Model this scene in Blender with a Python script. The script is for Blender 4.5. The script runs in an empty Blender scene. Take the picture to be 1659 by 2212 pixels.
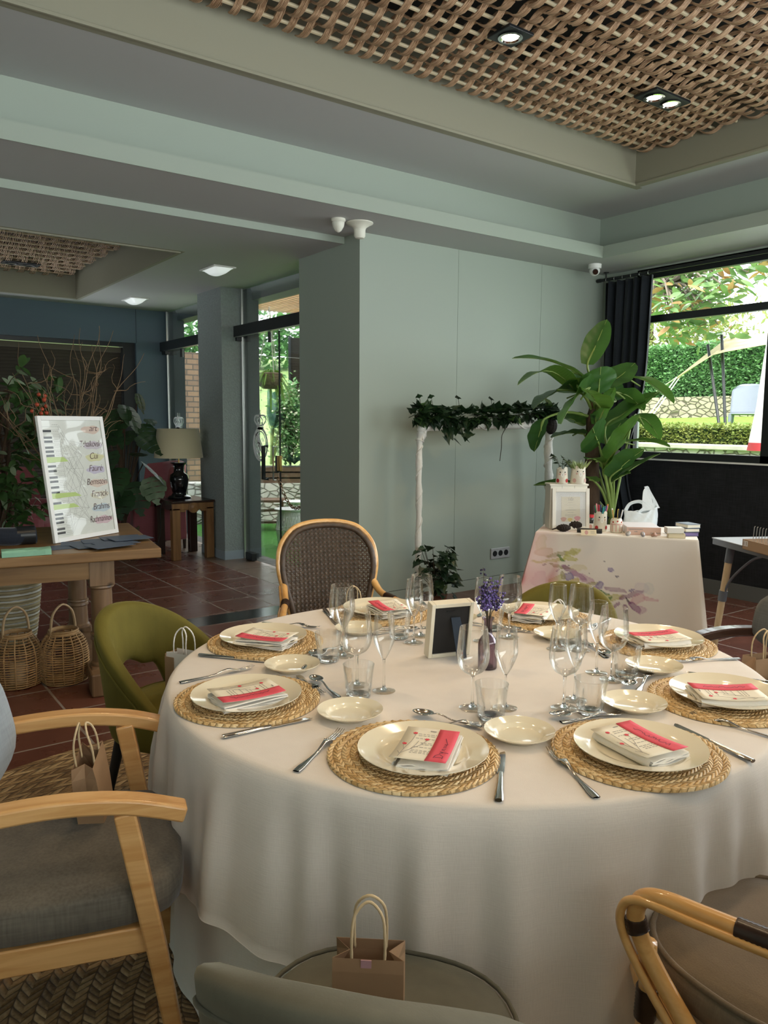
import bpy, bmesh, math, random
from mathutils import Vector, Matrix, noise as mnoise
random.seed(7)
PI = math.pi
C = bpy.context.scene.collection
SC = bpy.context.scene

# ------------------------------------------------------------------ camera, world, lights, exposure
EYE = Vector((0, 0, 1.505)); FPX = 1682.54
_p, _r, _y = math.radians(6.55697), math.radians(0.37618), math.radians(-35.89718)
_M = Matrix(((1, 0, 0), (0, 0, -1), (0, 1, 0)))
_Y = Matrix(((math.cos(_y), math.sin(_y), 0), (-math.sin(_y), math.cos(_y), 0), (0, 0, 1)))
_P = Matrix(((1, 0, 0), (0, math.cos(_p), -math.sin(_p)), (0, math.sin(_p), math.cos(_p))))
_L = Matrix(((math.cos(_r), -math.sin(_r), 0), (math.sin(_r), math.cos(_r), 0), (0, 0, 1)))
ROT = _L @ _P @ _M @ _Y
cam_d = bpy.data.cameras.new('camera'); cam = bpy.data.objects.new('camera', cam_d); C.objects.link(cam)
cam_d.sensor_fit = 'HORIZONTAL'; cam_d.sensor_width = 36; cam_d.lens = FPX / 1659 * 36
cam_d.clip_start = .05; cam_d.clip_end = 200
cam.matrix_world = Matrix.Translation(EYE) @ Matrix((ROT[0], -ROT[1], -ROT[2])).transposed().to_4x4()
SC.camera = cam

def ray(x, y): return ROT.transposed() @ Vector(((x - 829.5) / FPX, (y - 1106) / FPX, 1))
def atz(x, y, z): d = ray(x, y); return EYE + d * ((z - EYE.z) / d.z)
def aty(x, y, Y): d = ray(x, y); return EYE + d * (Y / d.y)
def atx(x, y, X): d = ray(x, y); return EYE + d * (X / d.x)

SC.view_settings.view_transform = 'Standard'; SC.view_settings.look = 'None'
SC.view_settings.gamma = 1; SC.view_settings.use_curve_mapping = False
SC.view_settings.exposure = 0.16
cy = SC.cycles
cy.max_bounces = 12; cy.diffuse_bounces = 6; cy.glossy_bounces = 6; cy.transmission_bounces = 10
cy.transparent_max_bounces = 32; cy.caustics_reflective = False; cy.caustics_refractive = False
cy.use_denoising = True; cy.sample_clamp_indirect = 6

W = bpy.data.worlds.new('world'); SC.world = W; W.use_nodes = True
_n = W.node_tree.nodes; _l = W.node_tree.links
_n['Background'].inputs[0].default_value = (.93, .97, 1.0, 1); _n['Background'].inputs[1].default_value = 4.2

def light(name, kind, loc, energy, color=(1, 1, 1), look=None, **kw):
    d = bpy.data.lights.new(name, kind); o = bpy.data.objects.new(name, d); C.objects.link(o)
    d.energy = energy; d.color = color; o.location = loc
    for k, v in kw.items(): setattr(d, k, v)
    if look is not None: o.rotation_euler = (Vector(look) - Vector(loc)).to_track_quat('-Z', 'Y').to_euler()
    return o
light('sun', 'SUN', (0, 0, 20), 6.0, (1, .95, .84), look=(9, 10, 0), angle=math.radians(6))
# daylight through the glazing behind the camera, and through the rest of the window wall
light('daylight_garden_side', 'AREA', (1.6, -2.85, 1.9), 88, (.93, 1, .90), look=(1.6, 4, 2.05), shape='RECTANGLE', size=6.0, size_y=1.4)
light('daylight_window_wall', 'AREA', (6.25, .6, 2.0), 95, (.92, .97, 1), look=(1.5, 1.2, 1.0), shape='RECTANGLE', size=4.2, size_y=1.4)
light('fill_passage', 'AREA', (-2.5, 7.4, 1.7), 20, (.92, .98, 1), look=(2, 7.6, 1.2), shape='RECTANGLE', size=3.0, size_y=1.6)  # added fill to brighten the passage; the west wall has no window
for n_, lc, lk, sx, sy in (('portal_window', (6.48, 3.4, 2.05), (0, 3.4, 2.05), 2.8, 1.7), ('portal_terrace', (3.85, 7.0, 1.45), (0, 7.0, 1.45), 1.7, 2.8)):
    light(n_, 'AREA', lc, 10, look=lk, shape='RECTANGLE', size=sx, size_y=sy).data.cycles.is_portal = True

# ------------------------------------------------------------------ mesh helpers
class MB:
    def __init__(s): s.v = []; s.f = []; s.m = []
    def add(s, V, F, m=0):
        n = len(s.v); s.v += [tuple(p) for p in V]; s.f += [tuple(i + n for i in q) for q in F]
        s.m += [m] * len(F); return s
    def box(s, a, b, m=0, M=None):
        x0, y0, z0 = a; x1, y1, z1 = b
        V = [(x0, y0, z0), (x1, y0, z0), (x1, y1, z0), (x0, y1, z0), (x0, y0, z1), (x1, y0, z1), (x1, y1, z1), (x0, y1, z1)]
        if M is not None: V = [M @ Vector(p) for p in V]
        return s.add(V, [(0, 3, 2, 1), (4, 5, 6, 7), (0, 1, 5, 4), (1, 2, 6, 5), (2, 3, 7, 6), (3, 0, 4, 7)], m)
    def obox(s, c, d, rz=0, rx=0, ry=0, m=0):
        M = Matrix.Translation(c) @ Matrix.Rotation(rz, 4, 'Z') @ Matrix.Rotation(ry, 4, 'Y') @ Matrix.Rotation(rx, 4, 'X')
        return s.box((-d[0] / 2, -d[1] / 2, -d[2] / 2), (d[0] / 2, d[1] / 2, d[2] / 2), m, M)
    def grid(s, G, wu=False, wv=False, m=0):
        nu, nv = len(G), len(G[0]); V = [p for r in G for p in r]; F = []
        for i in range(nu if wu else nu - 1):
            for j in range(nv if wv else nv - 1):
                a, b = i, (i + 1) % nu; c, d = j, (j + 1) % nv
                F.append((a * nv + c, b * nv + c, b * nv + d, a * nv + d))
        return s.add(V, F, m)
    def tube(s, pts, r, n=8, closed=False, m=0, caps=True, up=None, flat=1.0, a0=0.0):
        P = [Vector(p) for p in pts]; k = len(P)
        R = r if isinstance(r, (list, tuple)) else [r] * k
        T = []
        for i in range(k):
            t = (P[(i + 1) % k] - P[i - 1]) if closed else (P[min(i + 1, k - 1)] - P[max(i - 1, 0)])
            T.append(t.normalized() if t.length > 1e-9 else Vector((0, 0, 1)))
        if up is None:
            u = Vector((0, 0, 1)) if abs(T[0].z) < .9 else Vector((1, 0, 0))
            u = (u - T[0] * u.dot(T[0])).normalized()
        G = []
        for i in range(k):
            if up is not None: u = Vector(up) - T[i] * Vector(up).dot(T[i])
            else: u = u - T[i] * u.dot(T[i])
            if u.length < 1e-6: u = T[i].orthogonal()
            u.normalize(); w = T[i].cross(u)
            G.append([P[i] + w * (R[i] * math.cos(a0 + 2 * PI * j / n)) + u * (R[i] * flat * math.sin(a0 + 2 * PI * j / n)) for j in range(n)])
        s.grid(G, closed, True, m)
        if caps and not closed:
            b = len(s.v) - k * n
            s.f.append(tuple(b + j for j in range(n - 1, -1, -1))); s.m.append(m)
            s.f.append(tuple(b + (k - 1) * n + j for j in range(n))); s.m.append(m)
        return s
    def bar(s, pts, w, h, up=(0, 0, 1), m=0, closed=False):
        q = math.sqrt(.5)
        return s.tube(pts, [w * q] * len(pts) if not isinstance(w, (list, tuple)) else [x * q for x in w], 4, closed, m, True, up,
                      h / (w if not isinstance(w, (list, tuple)) else w[0]), PI / 4)
    def cyl(s, p0, p1, r0, r1=None, n=16, m=0): return s.tube([p0, p1], [r0, r0 if r1 is None else r1], n, m=m)
    def lathe(s, prof, n=32, c=(0, 0, 0), m=0, M=None):
        G = []
        for j in range(n):
            a = 2 * PI * j / n
            row = [Vector((c[0] + r * math.cos(a), c[1] + r * math.sin(a), c[2] + z)) for r, z in prof]
            if M is not None: row = [M @ p for p in row]
            G.append(row)
        return s.grid(G, True, False, m)
    def ball(s, c, r, n=12, m=0, sz=1.0):
        G = []
        for i in range(n + 1):
            a = -PI / 2 + PI * i / n
            G.append([(c[0] + r * math.cos(a) * math.cos(2 * PI * j / n), c[1] + r * math.cos(a) * math.sin(2 * PI * j / n), c[2] + r * sz * math.sin(a)) for j in range(n)])
        return s.grid(G, False, True, m)
    def prism(s, poly, z0, z1, M=None, m=0):
        n = len(poly); V = [Vector((x, y, z0)) for x, y in poly] + [Vector((x, y, z1)) for x, y in poly]
        if M is not None: V = [M @ p for p in V]
        F = [tuple(range(n - 1, -1, -1)), tuple(range(n, 2 * n))] + [(i, (i + 1) % n, n + (i + 1) % n, n + i) for i in range(n)]
        return s.add(V, F, m)
    def poly(s, P, m=0): return s.add(P, [tuple(range(len(P)))], m)
    def leaf(s, base, tip, width, lift=.0, droop=.0, roll=0.0, nu=9, fold=.15, m=0, prof=None, wave=0.0):
        b, t = Vector(base), Vector(tip); d = t - b; L = d.length; d.normalize()
        up = Vector((0, 0, 1)); side = d.cross(up)
        side = side.normalized() if side.length > .05 else Vector((1, 0, 0))
        nr = side.cross(d).normalized()
        q = Matrix.Rotation(roll, 3, d); side = q @ side; nr = q @ nr
        G = []
        for i in range(nu):
            u = i / (nu - 1)
            w = width * .5 * (prof(u) if prof else math.sin(PI * min(1, u * .93 + .05)) ** .7)
            cpt = b + d * (L * u) + Vector((0, 0, 1)) * (lift * math.sin(PI * u) - droop * u * u)
            row = []
            for k, x in enumerate((-1, -.55, 0, .55, 1)):
                row.append(cpt + side * (w * x) + nr * (fold * w * abs(x) + wave * w * math.sin(u * 17 + x * 2)))
            G.append(row)
        return s.grid(G, m=m)
    def build(s, name, mats, parent=None, loc=(0, 0, 0), rz=0.0, smooth=42, bevel=0, sub=0, solid=0, weld=False):
        me = bpy.data.meshes.new(name); me.from_pydata(s.v, [], s.f)
        for mt in (mats if isinstance(mats, (list, tuple)) else [mats]): me.materials.append(mt)
        me.polygons.foreach_set('material_index', s.m)
        if len(s.f) < 60000:
            b_ = bmesh.new(); b_.from_mesh(me); bmesh.ops.recalc_face_normals(b_, faces=b_.faces[:]); b_.to_mesh(me); b_.free()
        if smooth:
            me.polygons.foreach_set('use_smooth', [True] * len(me.polygons)); me.set_sharp_from_angle(angle=math.radians(smooth))
        me.update()
        o = bpy.data.objects.new(name, me); C.objects.link(o); o.location = loc; o.rotation_euler = (0, 0, rz)
        if parent is not None: o.parent = parent
        if weld: o.modifiers.new('w', 'WELD').merge_threshold = .0005
        if solid: md = o.modifiers.new('s', 'SOLIDIFY'); md.thickness = solid; md.offset = 0
        if bevel: md = o.modifiers.new('b', 'BEVEL'); md.width = bevel; md.segments = 2; md.limit_method = 'ANGLE'
        if sub: md = o.modifiers.new('d', 'SUBSURF'); md.levels = sub; md.render_levels = sub
        return o

def thing(name, label, cat, loc=(0, 0, 0), rz=0.0, group=None):
    o = bpy.data.objects.new(name, None); C.objects.link(o); o.location = loc; o.rotation_euler = (0, 0, rz)
    o.empty_display_size = .05
    return tag(o, label, cat, group)
def tag(o, label, cat, group=None):
    o['label'] = label; o['category'] = cat
    if group: o['group'] = group
    return o
def struct(o): o['kind'] = 'structure'; return o
def dup(root, loc, rz, label, group=None):
    def cp(o, par):
        c = o.copy(); C.objects.link(c); c.parent = par
        for ch in KIDS.get(o, ()): cp(ch, c)
        return c
    global KIDS
    KIDS = {}
    for o in C.objects:
        if o.parent: KIDS.setdefault(o.parent, []).append(o)
    r = cp(root, None); r.location = loc; r.rotation_euler = (0, 0, rz); r['label'] = label
    if group: r['group'] = group
    return r
def smoothpath(pts, n=6, closed=False):
    P = [Vector(p) for p in pts]; k = len(P); out = []
    for i in range(k if closed else k - 1):
        g = lambda j: P[j % k] if closed else P[max(0, min(k - 1, j))]
        a, b, c, d = g(i - 1), g(i), g(i + 1), g(i + 2)
        for q in range(n):
            t = q / n
            out.append(.5 * ((2 * b) + (c - a) * t + (2 * a - 5 * b + 4 * c - d) * t * t + (3 * b - a - 3 * c + d) * t ** 3))
    if not closed: out.append(P[-1])
    return out

def lettering(parent, txt, size, m, M, shear=.22, spacing=1.0, width=None):
    cv = bpy.data.curves.new('lettering', 'FONT'); cv.body = txt; cv.size = size; cv.shear = shear; cv.extrude = .0002; cv.space_character = spacing; cv.offset = -size * .012
    tmp = bpy.data.objects.new('tmp', cv); C.objects.link(tmp); bpy.context.view_layer.update()
    me = bpy.data.meshes.new_from_object(tmp.evaluated_get(bpy.context.evaluated_depsgraph_get())); me.name = 'lettering'
    C.objects.unlink(tmp); bpy.data.objects.remove(tmp); bpy.data.curves.remove(cv)
    me.materials.clear(); me.materials.append(m)
    if width:
        xs = [v.co.x for v in me.vertices]; me.transform(Matrix.Scale(width / (max(xs) - min(xs)), 4, (1, 0, 0)))
    o = bpy.data.objects.new('lettering', me); C.objects.link(o); o.parent = parent; o.matrix_local = M; return o

# ------------------------------------------------------------------ materials
def s2l(c): c /= 255; return c / 12.92 if c <= .04045 else ((c + .055) / 1.055) ** 2.4
def srgb(r, g, b): return (s2l(r), s2l(g), s2l(b))
class NT:
    def __init__(s, name):
        s.mat = bpy.data.materials.new(name); s.mat.use_nodes = True; s.t = s.mat.node_tree
        s.p = s.t.nodes['Principled BSDF']; s.out = s.t.nodes['Material Output']; s._co = None
    def n(s, typ, ins=None, **kw):
        nd = s.t.nodes.new('ShaderNode' + typ)
        for k, v in kw.items(): setattr(nd, k, v)
        for k, v in (ins or {}).items():
            if isinstance(v, bpy.types.NodeSocket): s.t.links.new(v, nd.inputs[k])
            else: nd.inputs[k].default_value = v
        return nd
    def link(s, a, b): s.t.links.new(a, b)
    def co(s, kind='Object'): return s.n('TexCoord').outputs[kind]
    def map(s, scale=(1, 1, 1), rot=(0, 0, 0), loc=(0, 0, 0), kind='Object'):
        return s.n('Mapping', {0: s.co(kind), 'Location': loc, 'Rotation': rot, 'Scale': scale}).outputs[0]
    def noise(s, vec, scale, detail=3, rough=.5, dist=0): return s.n('TexNoise', {'Vector': vec, 'Scale': scale, 'Detail': detail, 'Roughness': rough, 'Distortion': dist}).outputs[0]
    def ramp(s, fac, stops):
        r = s.n('ValToRGB', {0: fac}); e = r.color_ramp.elements
        while len(e) < len(stops): e.new(.5)
        for q, (pos, col) in zip(e, stops): q.position = pos; q.color = (*col, 1) if len(col) == 3 else col
        return r.outputs[0]
    def math(s, op, a, b=0.0, c=0.0):
        return s.n('Math', {0: a, 1: b, 2: c}, operation=op).outputs[0]
    def mix(s, fac, a, b):
        m = s.n('Mix', data_type='RGBA')
        for sock, v in ((m.inputs[0], fac), (m.inputs[6], a), (m.inputs[7], b)):
            if isinstance(v, bpy.types.NodeSocket): s.link(v, sock)
            elif isinstance(v, (int, float)): sock.default_value = v
            else: sock.default_value = (*v, 1) if len(v) == 3 else v
        return m.outputs[2]
    def bump(s, h, strength=.3, dist=.005):
        b = s.n('Bump', {'Height': h, 'Strength': strength, 'Distance': dist}); s.link(b.outputs[0], s.p.inputs['Normal'])
    def base(s, c):
        if isinstance(c, bpy.types.NodeSocket): s.link(c, s.p.inputs['Base Color'])
        else: s.p.inputs['Base Color'].default_value = (*c, 1)
    def set(s, **kw):
        for k, v in kw.items(): s.p.inputs[k.replace('_', ' ')].default_value = v
        return s
_cache = {}
def mat(name, col, rough=.55, metal=0.0, var=0.0, vs=6.0, bump=0.0, bs=60.0, bd=.003, spec=.5, sheen=0.0, coat=0.0, stretch=(1, 1, 1), emit=0.0, trans=0.0, ior=1.45, sss=0.0):
    if name in _cache: return _cache[name]
    t = NT(name); t.set(Roughness=rough, Metallic=metal, IOR=ior)
    t.p.inputs['Specular IOR Level'].default_value = spec; t.p.inputs['Sheen Weight'].default_value = sheen
    t.p.inputs['Coat Weight'].default_value = coat; t.p.inputs['Transmission Weight'].default_value = trans
    v = t.map(stretch) if (var or bump) else None
    if var: t.base(t.ramp(t.noise(v, vs), [(.28, tuple(max(0, c * (1 - var)) for c in col)), (.72, tuple(min(1, c * (1 + var)) for c in col))]))
    else: t.base(col)
    if bump: t.bump(t.noise(v, bs), bump, bd)
    if emit: t.p.inputs['Emission Color'].default_value = (*col, 1); t.p.inputs['Emission Strength'].default_value = emit
    _cache[name] = t.mat; return t.mat
def wood(name, a, b, axis='x', rough=.4, scale=14, coat=0.0, knots=0.0):
    if name in _cache: return _cache[name]
    t = NT(name); st = {'x': (.08, 1, 1), 'y': (1, .08, 1), 'z': (1, 1, .08)}[axis]
    v = t.map(st); g = t.noise(v, scale * 1.5, 5, .6, .8); h = t.noise(v, scale * 9, 2)
    c = t.mix(t.ramp(g, [(.35, (0, 0, 0)), (.65, (1, 1, 1))]), a, b)
    if knots:
        k = t.n('TexVoronoi', {'Vector': t.map((1, 1, 1)), 'Scale': knots}).outputs[0]
        c = t.mix(t.ramp(k, [(.05, (1, 1, 1)), (.14, (0, 0, 0))]), c, tuple(x * .25 for x in a))
    t.base(c); t.set(Roughness=rough); t.p.inputs['Coat Weight'].default_value = coat
    t.bump(h, .12, .002); _cache[name] = t.mat; return t.mat
def thin_glass(name, tint=(.985, .99, .985), edge=(.62, .66, .65), ior=1.5, rough=0.0, power=2.2):
    if name in _cache: return _cache[name]
    t = NT(name); t.t.nodes.remove(t.p)
    lw = t.n('LayerWeight', {'Blend': .5}).outputs['Facing']; f = t.math('POWER', lw, power)
    tr = t.n('BsdfTransparent', {'Color': t.mix(f, tint, edge)})
    gl = t.n('BsdfGlossy', {'Color': (1, 1, 1, 1), 'Roughness': rough})
    fr = t.n('Fresnel', {'IOR': ior}).outputs[0]
    geo = t.n('NewGeometry').outputs['Backfacing']
    fr = t.math('MULTIPLY', fr, t.math('SUBTRACT', 1.0, t.math('MULTIPLY', geo, .6)))
    m = t.n('MixShader', {0: fr, 1: tr.outputs[0], 2: gl.outputs[0]}); t.link(m.outputs[0], t.out.inputs[0])
    _cache[name] = t.mat; return t.mat
def fabric(name, col, var=.18, scale=260, sheen=.3, rough=.9, slub=0.0, bump=.25):
    if name in _cache: return _cache[name]
    t = NT(name); v = t.co()
    w1 = t.n('TexNoise', {'Vector': t.map((1, 1, .06)), 'Scale': scale, 'Detail': 1}).outputs[0]
    w2 = t.n('TexNoise', {'Vector': t.map((.06, .06, 1)), 'Scale': scale, 'Detail': 1}).outputs[0]
    big = t.noise(v, 5, 3); f = t.math('ADD', t.math('MULTIPLY', t.math('ADD', w1, w2), .32), t.math('MULTIPLY', big, .36))
    t.base(t.ramp(f, [(.32, tuple(c * (1 - var) for c in col)), (.68, tuple(min(1, c * (1 + var)) for c in col))]))
    t.set(Roughness=rough); t.p.inputs['Sheen Weight'].default_value = sheen; t.p.inputs['Sheen Roughness'].default_value = .4
    t.p.inputs['Specular IOR Level'].default_value = .2
    t.bump(t.math('ADD', w1, w2), bump, .002); _cache[name] = t.mat; return t.mat
def leafmat(name, a, b, rough=.38, scale=3, trans=.25):
    if name in _cache: return _cache[name]
    t = NT(name); c = t.ramp(t.noise(t.co(), scale, 4), [(.3, a), (.7, b)]); t.base(c); t.set(Roughness=rough)
    tl = t.n('BsdfTranslucent', {'Color': c}); m = t.n('MixShader', {0: trans, 1: t.p.outputs[0], 2: tl.outputs[0]}); t.link(m.outputs[0], t.out.inputs[0])
    _cache[name] = t.mat; return t.mat
# ------------------------------------------------------------------ the building
paint = mat('sage_grey_paint', (.35, .405, .345), .62, bump=.05, bs=180, bd=.002)
paint_ceiling = mat('grey_ceiling_paint', (.47, .48, .475), .7, bump=.04, bs=180, bd=.002)
paint_dark = mat('slate_blue_paint', (.075, .115, .145), .6, bump=.06, bs=160, bd=.002)
paint_warm_lit = mat('warm_lit_tray_paint', (.285, .275, .205), .62, bump=.05, bs=180, bd=.002)  # warm bounce light of the recesses put into the paint colour
stucco = mat('grey_green_stucco', (.27, .31, .30), .85, var=.08, vs=40, bump=.7, bs=70, bd=.012)
black_metal = mat('black_metal', (.012, .014, .016), .35)
anthracite = mat('anthracite_paint', (.05, .058, .066), .55)
white_gloss = mat('white_gloss', (.82, .82, .80), .3)
window_glass = thin_glass('window_glass', (.97, .985, .98), (.8, .86, .84), 1.35)

def tiles(name, a, b, grout, rough=.28, size=.4):
    t = NT(name); v = t.co()
    br = t.n('TexBrick', {'Vector': v, 'Color1': (*a, 1), 'Color2': (*b, 1), 'Mortar': (*grout, 1), 'Scale': 1.0, 'Mortar Size': .007, 'Mortar Smooth': .2, 'Bias': 0.0, 'Brick Width': size, 'Row Height': size}, offset=0.0, squash=1.0)
    nz = t.noise(v, 7, 5, .65)
    t.base(t.mix(t.ramp(nz, [(.3, (0, 0, 0)), (.75, (.55, .55, .55))]), br.outputs[0], tuple(x * .55 for x in a)))
    t.link(t.math('ADD', t.math('MULTIPLY', t.noise(v, 5, 3), .22), t.math('ADD', t.math('MULTIPLY', br.outputs[1], .3), rough - .1)), t.p.inputs['Roughness'])
    t.bump(t.math('ADD', t.math('MULTIPLY', br.outputs[1], -1.0), t.math('MULTIPLY', t.noise(v, 3, 2), .12)), .4, .004)
    return t.mat
terracotta = tiles('terracotta_tiles', (.17, .062, .040), (.13, .048, .034), (.34, .29, .25))
threshold_stone = tiles('brown_stone_paving', (.22, .15, .105), (.19, .13, .095), (.05, .04, .035), .3, .8)
black_stone = mat('black_polished_stone', (.018, .018, .018), .18, var=.3, vs=9)

def slab(name, a, b, m, origin=None, parent=None, bevel=0):
    o0 = Vector(origin) if origin else Vector((0, 0, 0))
    o = MB().box(Vector(a) - o0, Vector(b) - o0).build(name, m, parent, o0, smooth=0, bevel=bevel)
    return struct(o) if parent is None else o
# floors (object origins set where the tile joints fall)
slab('floor_main', (-2.6, -3.1, -.06), (6.5, 5.34, 0), terracotta, (-2.242, -3.071, 0))
slab('floor_strip', (-2.6, 5.34, -.06), (3.48, 5.60, 0), black_stone)
slab('floor_passage', (-2.6, 5.60, -.06), (3.362, 10.2, 0), terracotta, (-2.242, 5.625, 0))
slab('floor_threshold', (3.362, 5.60, -.06), (3.80, 10.2, 0), threshold_stone, (3.362, 5.625, 0))
# ceilings
ZS, ZU, ZL = 2.965, 3.36, 2.912
slab('ceiling_soffit_north', (-2.6, 4.632, ZS), (6.5, 5.375, 3.062), paint_ceiling)
slab('ceiling_soffit_east', (5.724, -3.1, ZS), (6.5, 4.632, 3.062), paint_ceiling)
slab('trim_1', (-2.6, 4.626, ZS - .002), (5.724, 4.633, 3.064), paint)
slab('trim_2', (5.718, -3.1, ZS - .002), (5.725, 4.626, 3.064), paint)
slab('trim_3', (-2.6, 5.370, ZL), (3.48, 5.378, ZS + .003), paint)
slab('wall_cove_north', (-2.6, 4.83, 3.062), (6.1, 4.95, ZU + .1), paint)
slab('wall_cove_east', (5.92, -3.1, 3.062), (6.05, 4.83, ZU + .1), paint)
slab('ceiling_upper_north', (-2.6, 4.01, ZU), (5.92, 4.83, ZU + .1), paint_ceiling)
slab('ceiling_upper_east', (5.31, -3.1, ZU), (5.92, 4.01, ZU + .1), paint_ceiling)
slab('ceiling_upper_west', (-2.6, -3.1, ZU), (-.9, 4.01, ZU + .1), paint_ceiling)
slab('ceiling_upper_south', (-.9, -3.1, ZU), (5.31, -.4, ZU + .1), paint_ceiling)
slab('wall_tray_north', (-.9, 4.006, ZU - .001), (5.40, 4.06, 4.0), paint_warm_lit)
slab('wall_tray_east', (5.306, -.4, ZU - .001), (5.36, 4.006, 4.0), paint_warm_lit)
slab('wall_tray_west', (-.95, -.4, ZU), (-.9, 4.01, 4.0), paint_warm_lit)
slab('wall_tray_south', (-.9, -.45, ZU), (5.31, -.4, 4.0), paint_warm_lit)
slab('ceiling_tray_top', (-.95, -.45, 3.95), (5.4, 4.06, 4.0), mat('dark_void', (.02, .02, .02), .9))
slab('trim_4', (-.9, 3.990, ZU - .006), (5.31, 4.008, ZU + .012), paint_warm_lit, bevel=.003)
slab('trim_5', (5.290, -.4, ZU - .006), (5.308, 3.990, ZU + .012), paint_warm_lit, bevel=.003)
# lower ceiling of the passage with its own woven tray
slab('ceiling_passage_near', (-2.6, 5.375, ZL), (3.80, 6.47, ZL + .1), paint_ceiling)
slab('ceiling_passage_far', (-2.6, 9.63, ZL), (3.80, 10.2, ZL + .1), paint_ceiling)
slab('ceiling_passage_east', (2.53, 6.47, ZL), (3.80, 9.63, ZL + .1), paint_ceiling)
slab('ceiling_passage_west', (-2.6, 6.47, ZL), (-.6, 9.63, ZL + .1), paint_ceiling)
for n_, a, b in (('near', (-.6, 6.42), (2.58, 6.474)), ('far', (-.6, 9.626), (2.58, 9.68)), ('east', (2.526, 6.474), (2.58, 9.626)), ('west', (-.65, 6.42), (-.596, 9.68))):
    slab('wall_passage_tray_' + n_, (*a, ZL - .001), (*b, 3.45), paint_warm_lit)
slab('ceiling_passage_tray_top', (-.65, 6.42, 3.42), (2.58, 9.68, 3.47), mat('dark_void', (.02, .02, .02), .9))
slab('trim_6', (-.62, 6.445, ZL - .012), (2.55, 6.475, ZL + .01), paint_warm_lit)
slab('trim_7', (2.525, 6.475, ZL - .012), (2.55, 9.63, ZL + .01), paint_warm_lit)
# north wall: three tall panels with shadow joints and a flush skirting
x = [3.49, 4.497, 5.517, 6.42]
slab('wall_north', (3.49, 5.162, 0), (6.5, 5.32, 3.0), black_metal)
for i in range(3):
    slab('wall_north_panel_%d' % i, (x[i] + .0015, 5.156, .101), (x[i + 1] - .0015, 5.17, ZS), paint)
slab('baseboard_north', (3.49, 5.156, 0), (6.42, 5.17, .096), paint)
slab('wall_north_end', (3.48, 5.150, 0), (3.78, 5.818, ZS), paint)
slab('wall_north_end_far', (3.484, 5.82, 0), (3.80, 6.10, ZL + .05), paint)
slab('trim_8', (3.478, 5.148, 0), (3.492, 5.153, ZS), paint, bevel=.002)
# window wall
blind_black = fabric('black_woven_blind', (.016, .017, .02), var=.5, scale=120, rough=.75, sheen=.1)
slab('wall_east_low', (6.40, -3.1, .13), (6.5, 5.2, 1.165), blind_black)
slab('baseboard_east', (6.385, -3.1, 0), (6.5, 5.2, .13), mat('grey_skirting', (.12, .125, .12), .6))
slab('wall_east_corner', (6.40, 4.74, 1.165), (6.5, 5.2, 3.0), paint)
slab('wall_east_top', (6.40, -3.1, 2.94), (6.5, 4.74, 3.0), paint)
slab('trim_9', (6.37, -3.1, 1.168), (6.5, 4.74, 1.182), white_gloss)
def window(i, y0, y1):
    o = MB()
    o.box((6.40, y0, 1.182), (6.46, y1, 1.244)); o.box((6.40, y0, 2.856), (6.46, y1, 2.95)); o.box((6.40, y0, 2.452), (6.46, y1, 2.516))
    o.box((6.40, y0, 1.182), (6.46, y0 + .06, 2.95)); o.box((6.40, y1 - .03, 1.182), (6.46, y1, 2.95))
    w = struct(o.build('window_%d' % i, black_metal, smooth=0))
    MB().box((6.425, y0 + .06, 1.244), (6.431, y1 - .03, 2.856)).build('pane', window_glass, w, smooth=0)
window(1, 3.40, 4.76); window(2, 1.95, 3.40); window(3, .50, 1.95); window(4, -.95, .50); window(5, -2.4, -.95)
slab('wall_east_south', (6.40, -3.1, 1.165), (6.5, -2.4, 2.95), paint)
# walls behind and beside the camera
slab('wall_west', (-2.7, -3.1, 0), (-2.6, 10.2, 3.6), paint)
slab('wall_south_low', (-2.6, -3.1, 0), (6.5, -3.0, .35), paint); slab('wall_south_top', (-2.6, -3.1, 2.75), (6.5, -3.0, 3.5), paint)
slab('wall_light_blocker', (-1.6, -.80, 0), (4.4, -.62, 1.32), paint)  # added unseen low wall, keeps window light off the tablecloth's front
slab('wall_south_west', (-2.6, -3.1, .35), (-2.2, -3.0, 2.75), paint); slab('wall_south_east', (4.3, -3.1, .35), (6.5, -3.0, 2.75), paint)
# passage: far wall with a dark shuttered opening
slab('wall_far_top', (-2.6, 10.05, 2.49), (3.76, 10.3, 2.95), paint_dark)
slab('wall_far_east', (3.352, 10.05, 0), (3.76, 10.3, 2.49), paint_dark)
slab('wall_far_joint', (3.358, 10.046, 2.49), (3.3605, 10.06, ZL), black_metal)
w = struct(MB().box((3.20, 10.10, 0), (3.352, 10.26, 2.49)).box((-2.6, 10.10, 2.44), (3.20, 10.26, 2.49)).box((1.6, 10.14, 0), (1.66, 10.24, 2.44)).build('window_6', black_metal, smooth=0))
sh = MB()
for k in range(60): sh.obox((.3, 10.22, .03 + k * .04), (5.8, .006, .044), rx=.5)
sh.build('shutter', mat('dark_brown_slats', (.035, .028, .018), .6, var=.3, vs=3), w)
slab('trim_10', (-2.6, 10.18, 2.37), (3.2, 10.21, 2.435), mat('dull_beige', (.10, .088, .06), .7))
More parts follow.
